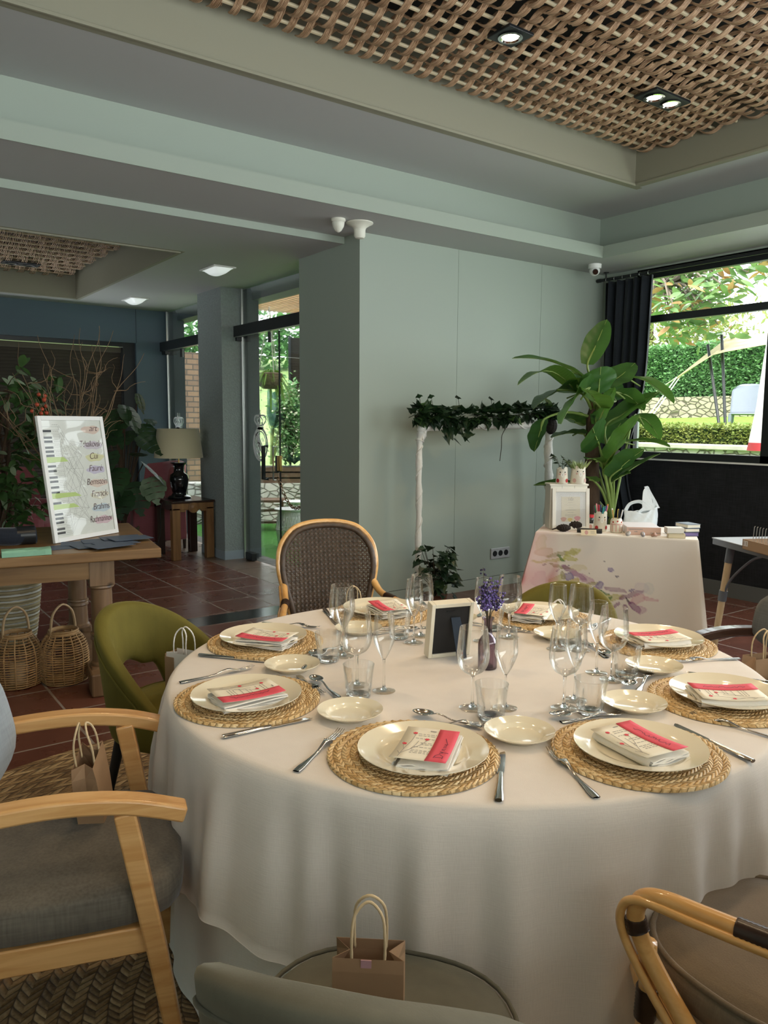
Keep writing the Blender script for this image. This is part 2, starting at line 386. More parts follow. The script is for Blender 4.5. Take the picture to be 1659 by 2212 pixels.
# column, glazing and doors to the terrace
slab('wall_column', (3.522, 7.82, 0), (3.755, 8.45, ZL + .02), stucco)
slab('baseboard_column', (3.516, 7.812, 0), (3.765, 8.456, .096), mat('blue_grey_skirting', (.30, .36, .40), .5))
slab('wall_terrace_jamb', (3.80, 7.77, 0), (3.935, 8.42, 3.0), anthracite)
slab('wall_terrace_jamb_far', (3.80, 9.93, 0), (3.95, 10.4, 3.0), anthracite)
slab('wall_terrace_lintel', (3.86, 6.0, 2.80), (4.05, 10.4, 3.1), anthracite)
slab('wall_terrace_corner', (3.80, 5.3, 0), (3.92, 6.05, 3.1), anthracite)
steel = mat('brushed_steel', (.62, .62, .6), .3, 1)
brass = mat('worn_brass', (.55, .36, .12), .3, 1)
def header(i, y0, y1, kind):
    o = struct(MB().box((3.66, y0, 2.402), (3.745, y1, 2.515)).box((3.68, y1 - .14, 2.36), (3.74, y1 - .01, 2.402)).build('trim_%d' % i, black_metal, smooth=0, bevel=.004))
    MB().box((3.665, y0, 2.398), (3.70, y1 - .1, 2.4025)).build('rail', steel, o)
header(11, 6.10, 7.92, 0); header(12, 8.46, 10.04, 0)
d1 = struct(MB().box((3.750, 6.99, .015), (3.760, 7.815, 2.40)).build('door_1', window_glass, smooth=0))
MB().box((3.746, 7.805, 0), (3.764, 7.822, ZL)).build('edge_profile', steel, d1)
MB().box((3.715, 7.56, .005), (3.775, 7.72, .085)).build('floor_hinge', black_metal, d1, bevel=.004)
MB().box((3.742, 6.965, 1.01), (3.768, 7.02, 1.165)).build('lock', brass, d1, bevel=.003)
MB().box((3.738, 7.02, .99), (3.772, 7.055, 1.165)).build('lock_cover', black_metal, d1, bevel=.003)
h = MB().bar([(3.75, 7.235, .915), (3.70, 7.235, .915), (3.70, 7.235, 1.255), (3.75, 7.235, 1.255)], .03, .03, (0, 1, 0)).build('handle', black_metal, d1)
MB().bar([(3.75, 7.06, .915), (3.72, 7.06, .915), (3.72, 7.06, 1.255), (3.75, 7.06, 1.255)], .012, .012, (0, 1, 0)).build('handle', steel, d1)
d2 = struct(MB().box((3.752, 6.12, .015), (3.758, 6.975, 2.40)).build('door_2', window_glass, smooth=0))
MB().box((3.748, 6.972, .015), (3.762, 6.982, 2.40)).build('edge_seal', black_metal, d2)
struct(MB().box((3.752, 6.10, 2.515), (3.758, 7.81, ZL)).build('window_7', window_glass, smooth=0))
d3 = struct(MB().box((3.752, 8.46, .015), (3.758, 10.03, ZL)).build('window_8', window_glass, smooth=0))
MB().box((3.746, 10.025, 0), (3.764, 10.04, ZL)).build('edge_profile', steel, d3)
for k, yy in enumerate((7.15, 9.5)):
    MB().cyl((3.74, yy, 2.3), (3.74, yy, 2.4), .018, n=10).build('door_stop', black_metal, d1 if k == 0 else d3)
# frosted crests on the glass
frost = mat('frosted_vinyl', (.90, .95, .95), .9)
def crest(parent, yc, z0):
    m = MB(); X = 3.7445
    def P(u, v): return (X, yc - u, z0 + v)
    def line(pts, w):
        w *= 1.35; m.bar([P(*q) for q in pts], w, .0012, (1, 0, 0))
    def ring(a, b, w, cx=0, cz=0, t0=0, t1=2 * PI, n=40):
        pts = [(cx + a * math.cos(t0 + (t1 - t0) * i / n), cz + b * math.sin(t0 + (t1 - t0) * i / n)) for i in range(n + 1)]
        line(pts, w)
    ring(.156, .165, .022); ring(.126, .135, .010)
    for off, w in ((-.036, .012), (-.004, .022), (.03, .012)):
        pts = []
        for i in range(9):
            t = -1 + i / 4; q = t * .118
            pts.append((-(-q) * .72 + off * .8, -q + off * .3))
        line(pts, w)
    ring(.052, .05, .011, -.045, -.035, .6, 5.4, 20); ring(.025, .026, .009, -.035, -.045, .4, 5.0, 14)
    line([(.03, .06), (.06, .02), (.05, .07), (.085, .03)], .009)
    # crown
    line([(-.075, .175), (0, .165), (.075, .175)], .022); line([(-.085, .205), (0, .193), (.085, .205)], .014)
    for u0, u1 in ((-.085, -.13), (.085, .13)):
        line(smoothpath([(u0, .21, 0), (u1, .25, 0), (u1 * .8, .295, 0), (0, .30, 0)], 5) and [(p[0], p[1]) for p in smoothpath([(u0, .21, 0), (u1, .25, 0), (u1 * .8, .295, 0), (0, .30, 0)], 5)], .012)
    for u0, u1 in ((-.045, -.06), (.045, .06), (0, 0)):
        line([(u0, .205), (u1, .25), (0, .295)], .011)
    for u in (-.06, -.03, 0, .03, .06): ring(.006, .006, .006, u, .222, n=8)
    ring(.009, .009, .009, 0, .315, n=10); line([(0, .325), (0, .36)], .006); line([(-.012, .345), (.012, .345)], .006)
    m.build('crest', frost, parent, smooth=0)
crest(d1, 7.39, 1.27); crest(d3, 9.70, 1.25)

# ------------------------------------------------------------------ woven wicker ceiling panels
wicker_rod = NT('brown_wicker_rods'); _v = wicker_rod.map((1, .15, 1))
wicker_rod.base(wicker_rod.ramp(wicker_rod.noise(_v, 60, 3), [(.3, (.30, .18, .10)), (.7, (.62, .43, .28))])); wicker_rod.set(Roughness=.5)
wicker_rod = wicker_rod.mat
pale_rod = mat('pale_peeled_rods', (.72, .62, .42), .5)
def weave(name, label, x0, x1, y0, y1, z, bw=.051, rs=.170, amp=.036, rods=6, group=None, phase=0, seg=6):
    t = thing(name, label, 'ceiling panel', ((x0 + x1) / 2, (y0 + y1) / 2, z), group=group)
    cx, cyy = (x0 + x1) / 2, (y0 + y1) / 2
    ribs = MB(); nr = int((y1 - y0) / rs)
    ys = [y1 - .045 - k * rs for k in range(nr + 1) if y1 - .045 - k * rs > y0 + .07]
    for yy in ys: ribs.cyl((x0 - cx, yy - cyy, 0), (x1 - cx, yy - cyy, 0), .0105, n=8)
    ribs.build('rib', pale_rod, t)
    st = MB(); n = int((x1 - x0) / bw)
    for i in range(n):
        xc = x0 + (i + .5) * bw; sg = 1 if (i + phase) % 2 else -1
        e0, e1 = random.uniform(-.02, .015), random.uniform(-.012, .022)
        for r in range(rods):
            off = (r - (rods - 1) / 2) * bw * .92 / rods; jit = random.uniform(-.0025, .0025); pts = []
            a, b = y0 + e0 + random.uniform(-.006, .006), y1 + e1 + random.uniform(-.008, .008)
            kk = max(8, int((b - a) / rs * seg))
            for q in range(kk + 1):
                yy = a + (b - a) * q / kk; ph = (yy - ys[0]) / rs * PI
                c = math.cos(ph); c = math.copysign(abs(c) ** .8, c)
                sway = .012 * math.sin(yy * 3.1 + i * .7) + bw * .22 * sg * math.sin(ph) * 0
                pts.append((xc - cx + off * (1 - .12 * abs(math.sin(ph))) + sway + jit, yy - cyy, sg * amp * c + jit))
            st.tube(pts, .0037, 5, caps=False)
    st.build('woven_rods', wicker_rod, t, smooth=180)
    return t
WG = 'wicker panels of the main ceiling tray'
weave('wicker_ceiling_panel', 'woven brown wicker ceiling panel carrying the lit square and double downlights', .9, 5.30, 2.965, 3.905, 3.60, group=WG)
weave('wicker_ceiling_panel', 'woven brown wicker ceiling panel behind the joint, farther from the grey tray side', .9, 5.33, 1.99, 2.945, 3.60, group=WG, phase=1)
weave('wicker_ceiling_panel', 'darker woven wicker panel set in the small ceiling recess over the passage', .2, 2.46, 6.55, 9.60, 3.17, bw=.07, rs=.2, rods=4, seg=5)

# ------------------------------------------------------------------ ceiling fittings
lamp_glow = mat('lamp_glow', (1, .80, .50), .5, emit=28)
chrome = mat('chrome', (.8, .8, .8), .12, 1)
def downlight(label, cx, cyy, w, bulbs, lit=True, z=3.553, e=38):
    t = thing('recessed_downlight', label, 'ceiling light', (cx, cyy, z))
    f = MB().box((-w / 2, -.085, -.004), (w / 2, .085, .012)).build('plate', black_metal, t, smooth=0, bevel=.003)
    for bx in bulbs:
        MB().lathe([(.062, -.006), (.066, -.010), (.052, -.012), (.044, -.0045), (.044, -.003)], 28, (bx, 0, 0)).build('lamp_ring', chrome if lit else black_metal, t)
        MB().lathe([(0, -.0075), (.030, -.0075), (.044, -.0045)], 24, (bx, 0, 0)).build('bulb', lamp_glow if lit else chrome, t)
        if lit:
            l = light('downlight_or_fill', 'SPOT', (cx + bx, cyy, z - .03), e, (1, .74, .45), look=(cx + bx, cyy, 0), spot_size=math.radians(125), spot_blend=.8, shadow_soft_size=.04)
downlight('single lit downlight in a square black plate on the woven ceiling', 3.12, 3.19, .18, (0,))
downlight('double lit downlight in a long black plate on the woven ceiling', 4.48, 3.2, .36, (-.085, .085), e=24)
for lx, ly, le in ((1.78, 1.55, 40), (3.11, 1.75, 40), (1.15, 2.75, 40), (.55, .2, 24), (2.1, -.15, 24)):  # last two are added fill, warming the tablecloth's front drape
    light('downlight_or_fill', 'SPOT', (lx, ly, 3.34), le, (1, .74, .45) if le > 20 else (1, .66, .36), look=(lx, ly, 0), spot_size=math.radians(125), spot_blend=.8, shadow_soft_size=.10)
p = atz(45, 570, 3.13)
downlight('unlit black double downlight on the passage wicker panel', p.x, p.y, .36, (-.085, .085), False, 3.128)
em = mat('frosted_lens', (.80, .86, .84), .25, emit=.5)
def emergency(label, px, py):
    q = atz(px, py, ZL)
    t = thing('emergency_light', label, 'ceiling light', (q.x, q.y, ZL), group='emergency lights on the passage ceiling')
    MB().box((-.11, -.17, -.012), (.11, .17, 0)).build('frame', white_gloss, t, bevel=.004, smooth=0)
    G = [[(x * .09, y * .15, -.012 - .05 * (1 - abs(x) ** 2.5) * (1 - abs(y) ** 4)) for y in [k / 6 - 1 for k in range(13)]] for x in [k / 5 - 1 for k in range(11)]]
    MB().grid(G).build('lens', em, t)
emergency('larger emergency light on the passage ceiling, nearer the grey column', 470, 580)
emergency('smaller emergency light on the passage ceiling, nearer the dark far wall', 292, 646)
cream = mat('cream_plastic', (.78, .78, .68), .4)
t = thing('smoke_detector', 'small cone-shaped cream ceiling detector', 'detector', (3.143, 4.93, ZS))
MB().lathe([(0, 0), (.052, 0), (.054, -.012), (.046, -.022)], 24).build('base', cream, t)
MB().lathe([(.044, -.022), (.046, -.026), (.040, -.055), (.024, -.082), (.008, -.094), (0, -.095)], 24).build('head', cream, t)
t = thing('motion_sensor', 'wide-flanged cream ceiling sensor with a round stem over the wall corner', 'sensor', (3.33, 4.93, ZS))
MB().lathe([(0, 0), (.100, 0), (.100, -.006), (.075, -.018), (.050, -.034), (.043, -.050)], 28).build('flange', cream, t)
MB().lathe([(.043, -.050), (.042, -.095), (.032, -.110), (0, -.114)], 28).build('stem', cream, t)
t = thing('security_camera', 'white dome security camera in the ceiling corner above the curtain pole', 'camera', (5.90, 4.86, ZS))
MB().lathe([(0, 0), (.060, 0), (.060, -.03), (.054, -.04)], 24).build('base', white_gloss, t)
MB().ball((0, 0, -.055), .048, 16).build('dome', white_gloss, t)
dd = Vector((-.62, -.70, -.35)).normalized()
MB().cyl(Vector((0, 0, -.058)) + dd * .03, Vector((0, 0, -.058)) + dd * .058, .028, .024).build('lens', mat('dark_lens', (.03, .015, .012), .1), t)
# sockets on the north wall
t = thing('wall_socket', 'triple silver wall socket on the grey-green wall', 'socket', (5.06, 5.156, .31))
MB().box((-.118, -.012, -.05), (.118, 0, .05)).build('cover_plate', mat('silver_plastic', (.52, .54, .55), .35, .3), t, bevel=.004, smooth=0)
for k in (-1, 0, 1):
    M_ = Matrix.Translation((k * .071, -.012, 0)) @ Matrix.Rotation(PI / 2, 4, 'X')
    MB().lathe([(.027, 0), (.026, .003), (.0, .0015)], 24, M=M_).build('outlet', black_metal, t)
# ------------------------------------------------------------------ round table, cloths, rug
TC = Vector((1.598, 1.770)); TR = .90; TZ = .75
def braid(name, stops, rows, chev, rough=.75, bump=1.0, dist=.006):
    t = NT(name); sep = t.n('SeparateXYZ', {0: t.co()}); X, Y = sep.outputs[0], sep.outputs[1]
    r = t.math('SQRT', t.math('ADD', t.math('MULTIPLY', X, X), t.math('MULTIPLY', Y, Y)))
    th = t.math('DIVIDE', t.math('ARCTAN2', Y, X), 2 * PI)
    wob = t.math('MULTIPLY', t.math('SUBTRACT', t.noise(t.co(), 9, 2), .5), .25)
    R = t.math('ADD', t.math('ADD', t.math('DIVIDE', r, rows), th), wob); row = t.math('FRACT', R)
    a = t.math('ABSOLUTE', t.math('SUBTRACT', row, .5))
    ln = t.math('MULTIPLY', t.math('MULTIPLY', th, chev), t.math('ADD', .35, t.math('MULTIPLY', t.math('FLOOR', R), .1)))
    st = t.math('FRACT', t.math('ADD', t.math('MULTIPLY', th, chev), t.math('MULTIPLY', a, 2.2)))
    hgt = t.math('MULTIPLY', t.math('SINE', t.math('MULTIPLY', st, PI)), t.math('SUBTRACT', 1.0, t.math('MULTIPLY', t.math('POWER', t.math('MULTIPLY', a, 2.0), 4.0), 1.0)))
    cell = t.n('TexWhiteNoise', {'Vector': t.n('CombineXYZ', {0: t.math('FLOOR', R), 1: t.math('FLOOR', t.math('ADD', t.math('MULTIPLY', th, chev), t.math('MULTIPLY', a, 2.2))), 2: t.math('GREATER_THAN', row, .5)}).outputs[0]}, noise_dimensions='3D').outputs[0]
    f = t.math('ADD', t.math('MULTIPLY', cell, .5), t.math('MULTIPLY', t.noise(t.co(), 120, 2), .5))
    col = t.ramp(f, stops)
    t.base(t.mix(t.ramp(hgt, [(.05, (1, 1, 1)), (.3, (0, 0, 0))]), col, tuple(c * .5 for c in stops[0][1]))); t.set(Roughness=rough)
    t.bump(hgt, bump, dist); return t.mat
rug_m = braid('braided_rush_rug', [(.25, (.16, .09, .036)), (.5, (.34, .21, .095)), (.8, (.54, .38, .20))], .060, 190, .6)
MB().lathe([(0, 0), (1.97, 0), (2.0, .006), (1.99, .012), (0, .013)], 128).build('braided_rug', rug_m, None, (1.15, 1.62, 0.0005), smooth=30)
tag(bpy.data.objects['braided_rug'], 'brown braided rush rug under the round table', 'rug')

dark_wood = wood('dark_walnut', (.022, .010, .006), (.06, .026, .014), 'z', .35)
t = thing('round_table', 'round banquet table hidden under the white cloths', 'table', (TC.x, TC.y, 0))
MB().lathe([(0, .70), (.86, .70), (.88, .71), (.88, .735), (0, .738)], 96).build('tabletop', dark_wood, t)
for k in range(4):
    a = PI / 4 + k * PI / 2; MB().cyl((.55 * math.cos(a), .55 * math.sin(a), .015), (.5 * math.cos(a), .5 * math.sin(a), .70), .025, .03).build('leg', dark_wood, t)
linen = fabric('white_table_linen', (.745, .685, .625), var=.035, scale=420, sheen=.15, rough=.85, bump=.12)
linen2 = fabric('ivory_under_linen', (.80, .77, .73), var=.03, scale=420, sheen=.1, rough=.85, bump=.12)
def ripple(th): return .6 * math.cos(37 * th + 2.6 * math.sin(3 * th + .4) + 1.7 * math.sin(7 * th)) + .5 * math.cos(26 * th + 2.2 * math.sin(4 * th + 2)) + .25 * math.cos(61 * th + 2 * math.sin(5 * th))
def fold(th, ph): return (.5 * math.cos(9 * th + 1.1 + ph) + .34 * math.cos(14 * th + 2.3 * math.sin(2 * th) + ph * 2) + .22 * math.cos(23 * th + .6 + 1.5 * math.sin(3 * th)))
def hem(th):
    d = math.degrees(th) % 360; c = min(1.40, min(1 / max(.01, abs(math.cos(math.radians(d - 193 - k)))) for k in (0, 90)))
    return max(.03, TZ - (1.27 * c - TR + .02) * .985)
def cloth(m, hemf, top, amp, ph, r0, flare, rip=0.0):
    n = 560; G = []; prof = [0, .3, .6, .8, .87, r0 - .012]
    for i in range(n):
        th = 2 * PI * i / n; row = []; c, s = math.cos(th), math.sin(th)
        for r in prof: row.append((r * c, r * s, top))
        row += [((r0 - .004) * c, (r0 - .004) * s, top - .002), ((r0 + .003) * c, (r0 + .003) * s, top - .009)]
        z1 = hemf(th); f = fold(th, ph)
        for q in range(1, 15):
            u = q / 14; z = top - .012 + (z1 - top + .012) * u; drop = top - z
            rr = r0 + .006 + flare * drop + amp * f * min(1, drop / .36) ** .9 + rip * ripple(th) * min(1, drop / .22) * (.55 + .45 * math.sin(th * 5 + drop * 4) ** 2) + .006 * (1 - math.exp(-drop * 20))
            row.append((rr * c, rr * s, z))
        row.append(((rr + .0025) * c, (rr + .0025) * s, z - .001))
        G.append(row)
    MB_ = MB().grid(G, True); return MB_
u = cloth(linen2, lambda th: .018, .744, .012, 2.0, .872, .035, .008).build('under_tablecloth', linen2, None, (TC.x, TC.y, 0), smooth=180)
tag(u, 'long ivory under cloth reaching the floor beneath the white tablecloth', 'tablecloth')
u = cloth(linen, hem, .75, .034, 0, TR, .075, .017).build('tablecloth', linen, None, (TC.x, TC.y, 0), smooth=180)
tag(u, 'white square tablecloth draped over the round dining table', 'tablecloth')

# ------------------------------------------------------------------ tableware prototypes
straw = braid('woven_straw', [(.25, (.58, .36, .14)), (.5, (.78, .54, .26)), (.8, (.92, .72, .42))], .0195, 62, .65, .9, .004)
china = mat('ivory_china', (.84, .76, .58), .12, coat=.6, spec=.6)
napkin_m = fabric('white_napkin_linen', (.80, .78, .74), var=.03, scale=500, sheen=.1, bump=.1)
card_m = mat('cream_card', (.82, .76, .62), .7); pink = mat('coral_pink_card', (.72, .085, .12), .7)
ink = mat('grey_print', (.30, .27, .25), .8); pen_ink = mat('pen_ink', (.05, .02, .05), .7); petal = mat('red_print', (.68, .06, .08), .7)
cutlery = mat('polished_cutlery', (.66, .64, .61), .14, 1)
glass_m = thin_glass('clear_glass', (.994, .996, .994), (.80, .83, .82), 1.5, 0.0, 3.0)
solid_glass = mat('solid_glass', (.97, .98, .97), .02, trans=1.0, ior=1.48)

def place_frame(a):
    f = Vector((-math.cos(a), -math.sin(a), 0)); r = Vector((f.y, -f.x, 0)); return f, r
SEATS = {1: 'set before the grey velvet chair', 2: 'set before the rattan armchair', 3: 'set before the beech armchair',
         4: 'set before the olive chair near the wicker lanterns', 5: 'set before the wicker-backed chair', 6: 'set before the olive chair near the floral cloth',
         7: 'set before the dark-armed grey chair', 8: 'set on the table between rattan and dark-armed chairs'}
ANG = {1: 218.6, 2: 261.0, 3: 171.5, 4: 124.7, 5: 76.5, 6: 24.0, 7: -16.3, 8: -59.8}
MAT = {1: (1.053, 1.335), 2: (1.487, 1.050), 3: (.905, 1.877), 4: (1.200, 2.345), 5: (1.765, 2.455), 6: (2.230, 2.045), 7: (2.300, 1.570), 8: (1.972, 1.130)}
def first_or_copy(store, key, maker, loc, rz, label, group):
    if key not in store:
        r = maker(); r.location = loc; r.rotation_euler = (0, 0, rz); r['label'] = label; r['group'] = group; store[key] = r; return r
    return dup(store[key], loc, rz, label, group)
PROTO = {}
def placemat():
    o = MB(); n = 180; rows = 9.5; G = []
    for i in range(n):
        th = 2 * PI * i / n; row = []
        for j in range(60):
            r = .195 * j / 59; ph = (r / .0195 + th / (2 * PI)) % 1; a = abs(ph - .5)
            hgt = .0028 * (1 - (2 * a) ** 3) + .0012 * math.sin(th * 62 + a * 13)
            rr = r + (.002 * math.sin(th * 62) if j > 56 else 0)
            row.append((rr * math.cos(th), rr * math.sin(th), .006 + hgt))
        row.append((.196 * math.cos(th), .196 * math.sin(th), .001)); G.append(row)
    o.grid(G, True); ob = o.build('placemat', straw, None, smooth=180); return tag(ob, '', 'placemat')
def plate(R, name):
    k = R / .1475
    pr = [(0, .004), (.085 * k, .004), (.094 * k, .006), (.101 * k, .011), (.112 * k, .0145), (.143 * k, .0205), (.1475 * k, .022), (.1478 * k, .0205), (.140 * k, .0165), (.108 * k, .009), (.092 * k, .001), (.088 * k, 0), (.082 * k, .001), (0, .0015)]
    def f():
        o = MB().lathe(pr, 72).build(name, china, None, smooth=60); return tag(o, '', 'plate')
    return f
def napkin():
    # folded into a flat book: layered sheet with a rounded fold at each side
    o = MB(); w, L = .056, .088
    def layer(z, wd, th, shift):
        pts = []
        for i in range(11): pts.append((-wd + 2 * wd * i / 10, z + .0022 * math.sin(i * .9 + shift)))
        G = []
        for j in range(9):
            yy = -L + 2 * L * j / 8 + .002 * math.sin(shift * 5 + j)
            G.append([(x, yy, zz + .0028 * math.sin(j * .5 + shift)) for x, zz in pts] + [(x, yy, zz - th + .0028 * math.sin(j * .5 + shift)) for x, zz in reversed(pts)])
        o.grid(G, False, True)
        n = len(G[0]); b = len(o.v) - 9 * n
        o.f += [tuple(b + q for q in range(n)), tuple(b + 8 * n + q for q in range(n - 1, -1, -1))]; o.m += [0, 0]
    for i in range(5): layer(.004 + i * .0038, w + (.0015 if i % 2 else -.0015), .0030, i * 1.3)
    # outer fold wrapping one side
    G = []
    for j in range(9):
        yy = -L + 2 * L * j / 8; row = []
        for i in range(9):
            a = -PI / 2 + PI * i / 8; row.append((-w - .002 - .009 * math.cos(a), yy, .0115 + .0105 * math.sin(a)))
        G.append(row)
    o.grid(G); ob = o.build('folded_napkin', napkin_m, None, smooth=50); return tag(ob, '', 'napkin')
def menu(seed):
    def f():
        rd = random.Random(seed); w, L = .061, .0875
        root = thing('menu_card', '', 'menu card')
        bow = lambda x, y: .005 * (y / L) ** 2 + .0015
        def sheet(name, x0, x1, y0, y1, dz, m, parent):
            G = [[(x0 + (x1 - x0) * i / 4, y0 + (y1 - y0) * j / 10, bow(0, y0 + (y1 - y0) * j / 10) + dz) for j in range(11)] for i in range(5)]
            return MB().grid(G).build(name, m, parent, solid=.0006, smooth=180)
        sheet('card', -w, w, -L, L, 0, card_m, root)
        band = sheet('name_band', .016, w + .0012, -L - .0005, L * .985, .0013, pink, root)
        pr = MB()
        def st(pts, wd, m): pr.bar([(x, y, bow(x, y) + .0012) for x, y in pts], wd, .0003, m=m)
        st([(-.004, .074), (.010, .0735)], .003, 0)
        for k, y in enumerate((.056, .048, .034, .012, .004, -.012, -.030, -.038, -.046)):
            x = -.030 + rd.uniform(0, .008) + (.014 if k in (3, 4) else 0)
            while x < .013:
                ln = rd.uniform(.004, .010); st([(x, y), (x + ln / 2, y + rd.uniform(-.0006, .0006)), (min(x + ln, .014), y)], .0013, 0); x += ln + .0028
        stem = [(-.045, -.078), (-.044, -.05), (-.042, -.02), (-.036, .015), (-.034, .05)]
        for pts in (stem, [(-.044, -.055), (-.03, -.03), (-.012, 0), (.0, .03)], [(-.043, -.03), (-.050, -.005), (-.052, .012)], [(-.028, -.025), (-.022, 0), (-.02, .02)], [(-.045, -.06), (-.053, -.045)]): st(pts, .0008, 0)
        for fx, fy in ((-.036, .058), (-.003, .032), (-.048, 0)):
            for q in range(5):
                a = q * 2 * PI / 5 + fx * 90; pr.lathe([(0, .0008), (.0024, .0006), (.0024, 0)], 8, (fx + .0030 * math.cos(a), fy + .0030 * math.sin(a), bow(fx, fy) + .0009), m=1)
        pr.build('print', [ink, petal], root, smooth=0)
        hw = MB()
        def pen(pts): hw.bar([(x, y, bow(x, y) + .0030) for x, y in pts], .0011, .0003)
        if seed == 1:   # D y n i a, written upwards along the band
            D = [[(0, 0), (0, 10)], [(-2, 10), (4, 9), (7, 5), (3, 0), (-2, 0)], [(9, 6), (11, 2), (13, 6)], [(13, 6), (11, -4)], [(16, 1), (17, 5), (19, 5), (20, 1)], [(23, 1), (23, 5)], [(26, 5), (25, 2), (28, 2), (29, 5), (29, 1), (33, 3), (40, 6)]]
            for sdat in D: pen([(.050 - py * .0019, -.062 + px * .0026) for px, py in sdat])
        else:
            pts = []; y = -.060; i = 0
            while y < .055:
                pts.append((.038 + rd.uniform(-.006, .006) * (1.5 if i == 0 else 1), y)); y += rd.uniform(.001, .007); i += 1
            pen(pts)
        hw.build('handwriting', pen_ink, band, smooth=0)
        return root
    return f
def fork(L=.238):
    def f():
        root = thing('fork', '', 'fork'); o = MB(); k = L / .238
        zc = lambda y: .0035 + .010 * math.exp(-((y - .03 * k) / .03) ** 2)
        ys = [-.119 * k + i * (.165 * k) / 14 for i in range(15)]
        wd = [.0085, .0098, .0098, .0085, .007, .006, .005, .0043, .004, .004, .004, .0042, .005, .0075, .0115]
        G = [[(wd[i] * math.cos(q * PI / 4) * 1.0, ys[i], zc(ys[i]) + .0016 * math.sin(q * PI / 4)) for q in range(8)] for i in range(15)]
        o.grid(G, False, True); o.build('handle', cutlery, root, smooth=180)
        h = MB()
        for x in (-.0090, -.0030, .0030, .0090):
            P = [(x * .9, .044 * k, zc(.044 * k)), (x, .056 * k, .0070), (x, .075 * k, .0040), (x, .098 * k, .0050), (x * .97, .119 * k, .0105)]
            h.tube(P, [.0034, .0026, .0022, .0019, .0009], 6, up=(0, 0, 1), flat=.5)
        h.build('tines', cutlery, root, smooth=180); return root
    return f
def knife():
    root = thing('knife', '', 'knife')
    ys = [-.119, -.115, -.08, -.03, 0, .006]; wd = [.0075, .0098, .0090, .0072, .0066, .005]
    G = [[(wd[i] * math.cos(q * PI / 5), ys[i], .0048 + .0042 * math.sin(q * PI / 5)) for q in range(10)] for i in range(6)]
    o = MB().grid(G, False, True); n = len(o.v); o.f += [tuple(range(9, -1, -1)), tuple(range(n - 10, n))]; o.m += [0, 0]
    o.build('handle', cutlery, root, smooth=60)
    ys = [.004, .015, .05, .085, .104, .114, .119]; a = [-.007, -.0095, -.010, -.010, -.009, -.005, .002]; b = [.006, .0075, .0078, .0078, .0075, .0068, .004]
    G = [[(a[i], ys[i], .0036), ((a[i] + b[i]) / 2, ys[i], .0044), (b[i], ys[i], .0052), (b[i], ys[i], .0034), ((a[i] + b[i]) / 2, ys[i], .0032)] for i in range(7)]
    MB().grid(G, False, True).build('blade', cutlery, root, smooth=40); return root
def spoon(L=.19):
    def f():
        root = thing('spoon', '', 'spoon'); k = L / .19
        zc = lambda y: .0032 + .010 * math.exp(-((y - .022 * k) / .026) ** 2)
        ys = [-.095 * k + i * (.135 * k) / 12 for i in range(13)]; wd = [.006, .0085, .0085, .0072, .006, .005, .0042, .0038, .0036, .0036, .0036, .004, .006]
        G = [[(wd[i] * math.cos(q * PI / 4), ys[i], zc(ys[i]) + .0014 * math.sin(q * PI / 4)) for q in range(8)] for i in range(13)]
        MB().grid(G, False, True).build('handle', cutlery, root, smooth=180)
        G = []
        for i in range(9):
            u = i / 8; row = []
            for j in range(20):
                a = 2 * PI * j / 20; row.append((.0195 * u * math.cos(a) * (1 - .12 * math.sin(a)), .066 * k + .0295 * u * math.sin(a), .0025 + .0075 * u ** 2.2))
            G.append(row)
        MB().grid(G, False, True).build('bowl', cutlery, root, solid=.0012, smooth=180); return root
    return f
def wine():
    root = thing('wine_glass', '', 'wine glass')
    out = [(.0045, .088), (.014, .094), (.029, .104), (.0385, .120), (.0430, .138), (.0432, .158), (.0408, .185), (.0374, .215), (.0368, .2205)]
    prof = [Vector((r, z, 0)) for r, z in out]; P = smoothpath(prof, 4)
    ring = [(p.x, p.y) for p in P]; inner = [(max(0, r - .0011), z + (.0012 if i < 12 else 0)) for i, (r, z) in enumerate(ring)][::-1]
    MB().lathe([(.0004, .0875)] + ring + [(ring[-1][0] - .0005, ring[-1][1] + .0006)] + inner + [(.0004, .0895)], 40).build('bowl', glass_m, root, smooth=180)
    MB().lathe([(.0006, .0885), (.0052, .088), (.0042, .078), (.0036, .05), (.0040, .02), (.0062, .009), (.011, .0052), (.0005, .0045)], 32).build('stem', solid_glass, root, smooth=60)
    MB().lathe([(.0005, .0042), (.010, .0044), (.034, .0022), (.0352, .0012), (.034, 0), (.0005, 0)], 36).build('foot', glass_m, root, smooth=60)
    return root
def flute():
    root = thing('champagne_flute', '', 'champagne flute')
    out = [(.0035, .092), (.008, .098), (.0172, .115), (.0265, .137), (.0306, .151), (.0308, .160), (.0292, .185), (.0268, .218), (.0264, .222)]
    P = smoothpath([Vector((r, z, 0)) for r, z in out], 4); ring = [(p.x, p.y) for p in P]; inner = [(max(0, r - .001), z) for r, z in ring][::-1]
    MB().lathe([(.0004, .0915)] + ring + [(ring[-1][0] - .0005, ring[-1][1] + .0006)] + inner, 36).build('bowl', glass_m, root, smooth=180)
    MB().lathe([(.0006, .0925), (.0042, .092), (.0034, .08), (.0031, .05), (.0035, .02), (.0055, .009), (.010, .0052), (.0005, .0045)], 32).build('stem', solid_glass, root, smooth=60)
    MB().lathe([(.0005, .0042), (.009, .0044), (.0318, .0022), (.033, .0012), (.032, 0), (.0005, 0)], 36).build('foot', glass_m, root, smooth=60)
    return root
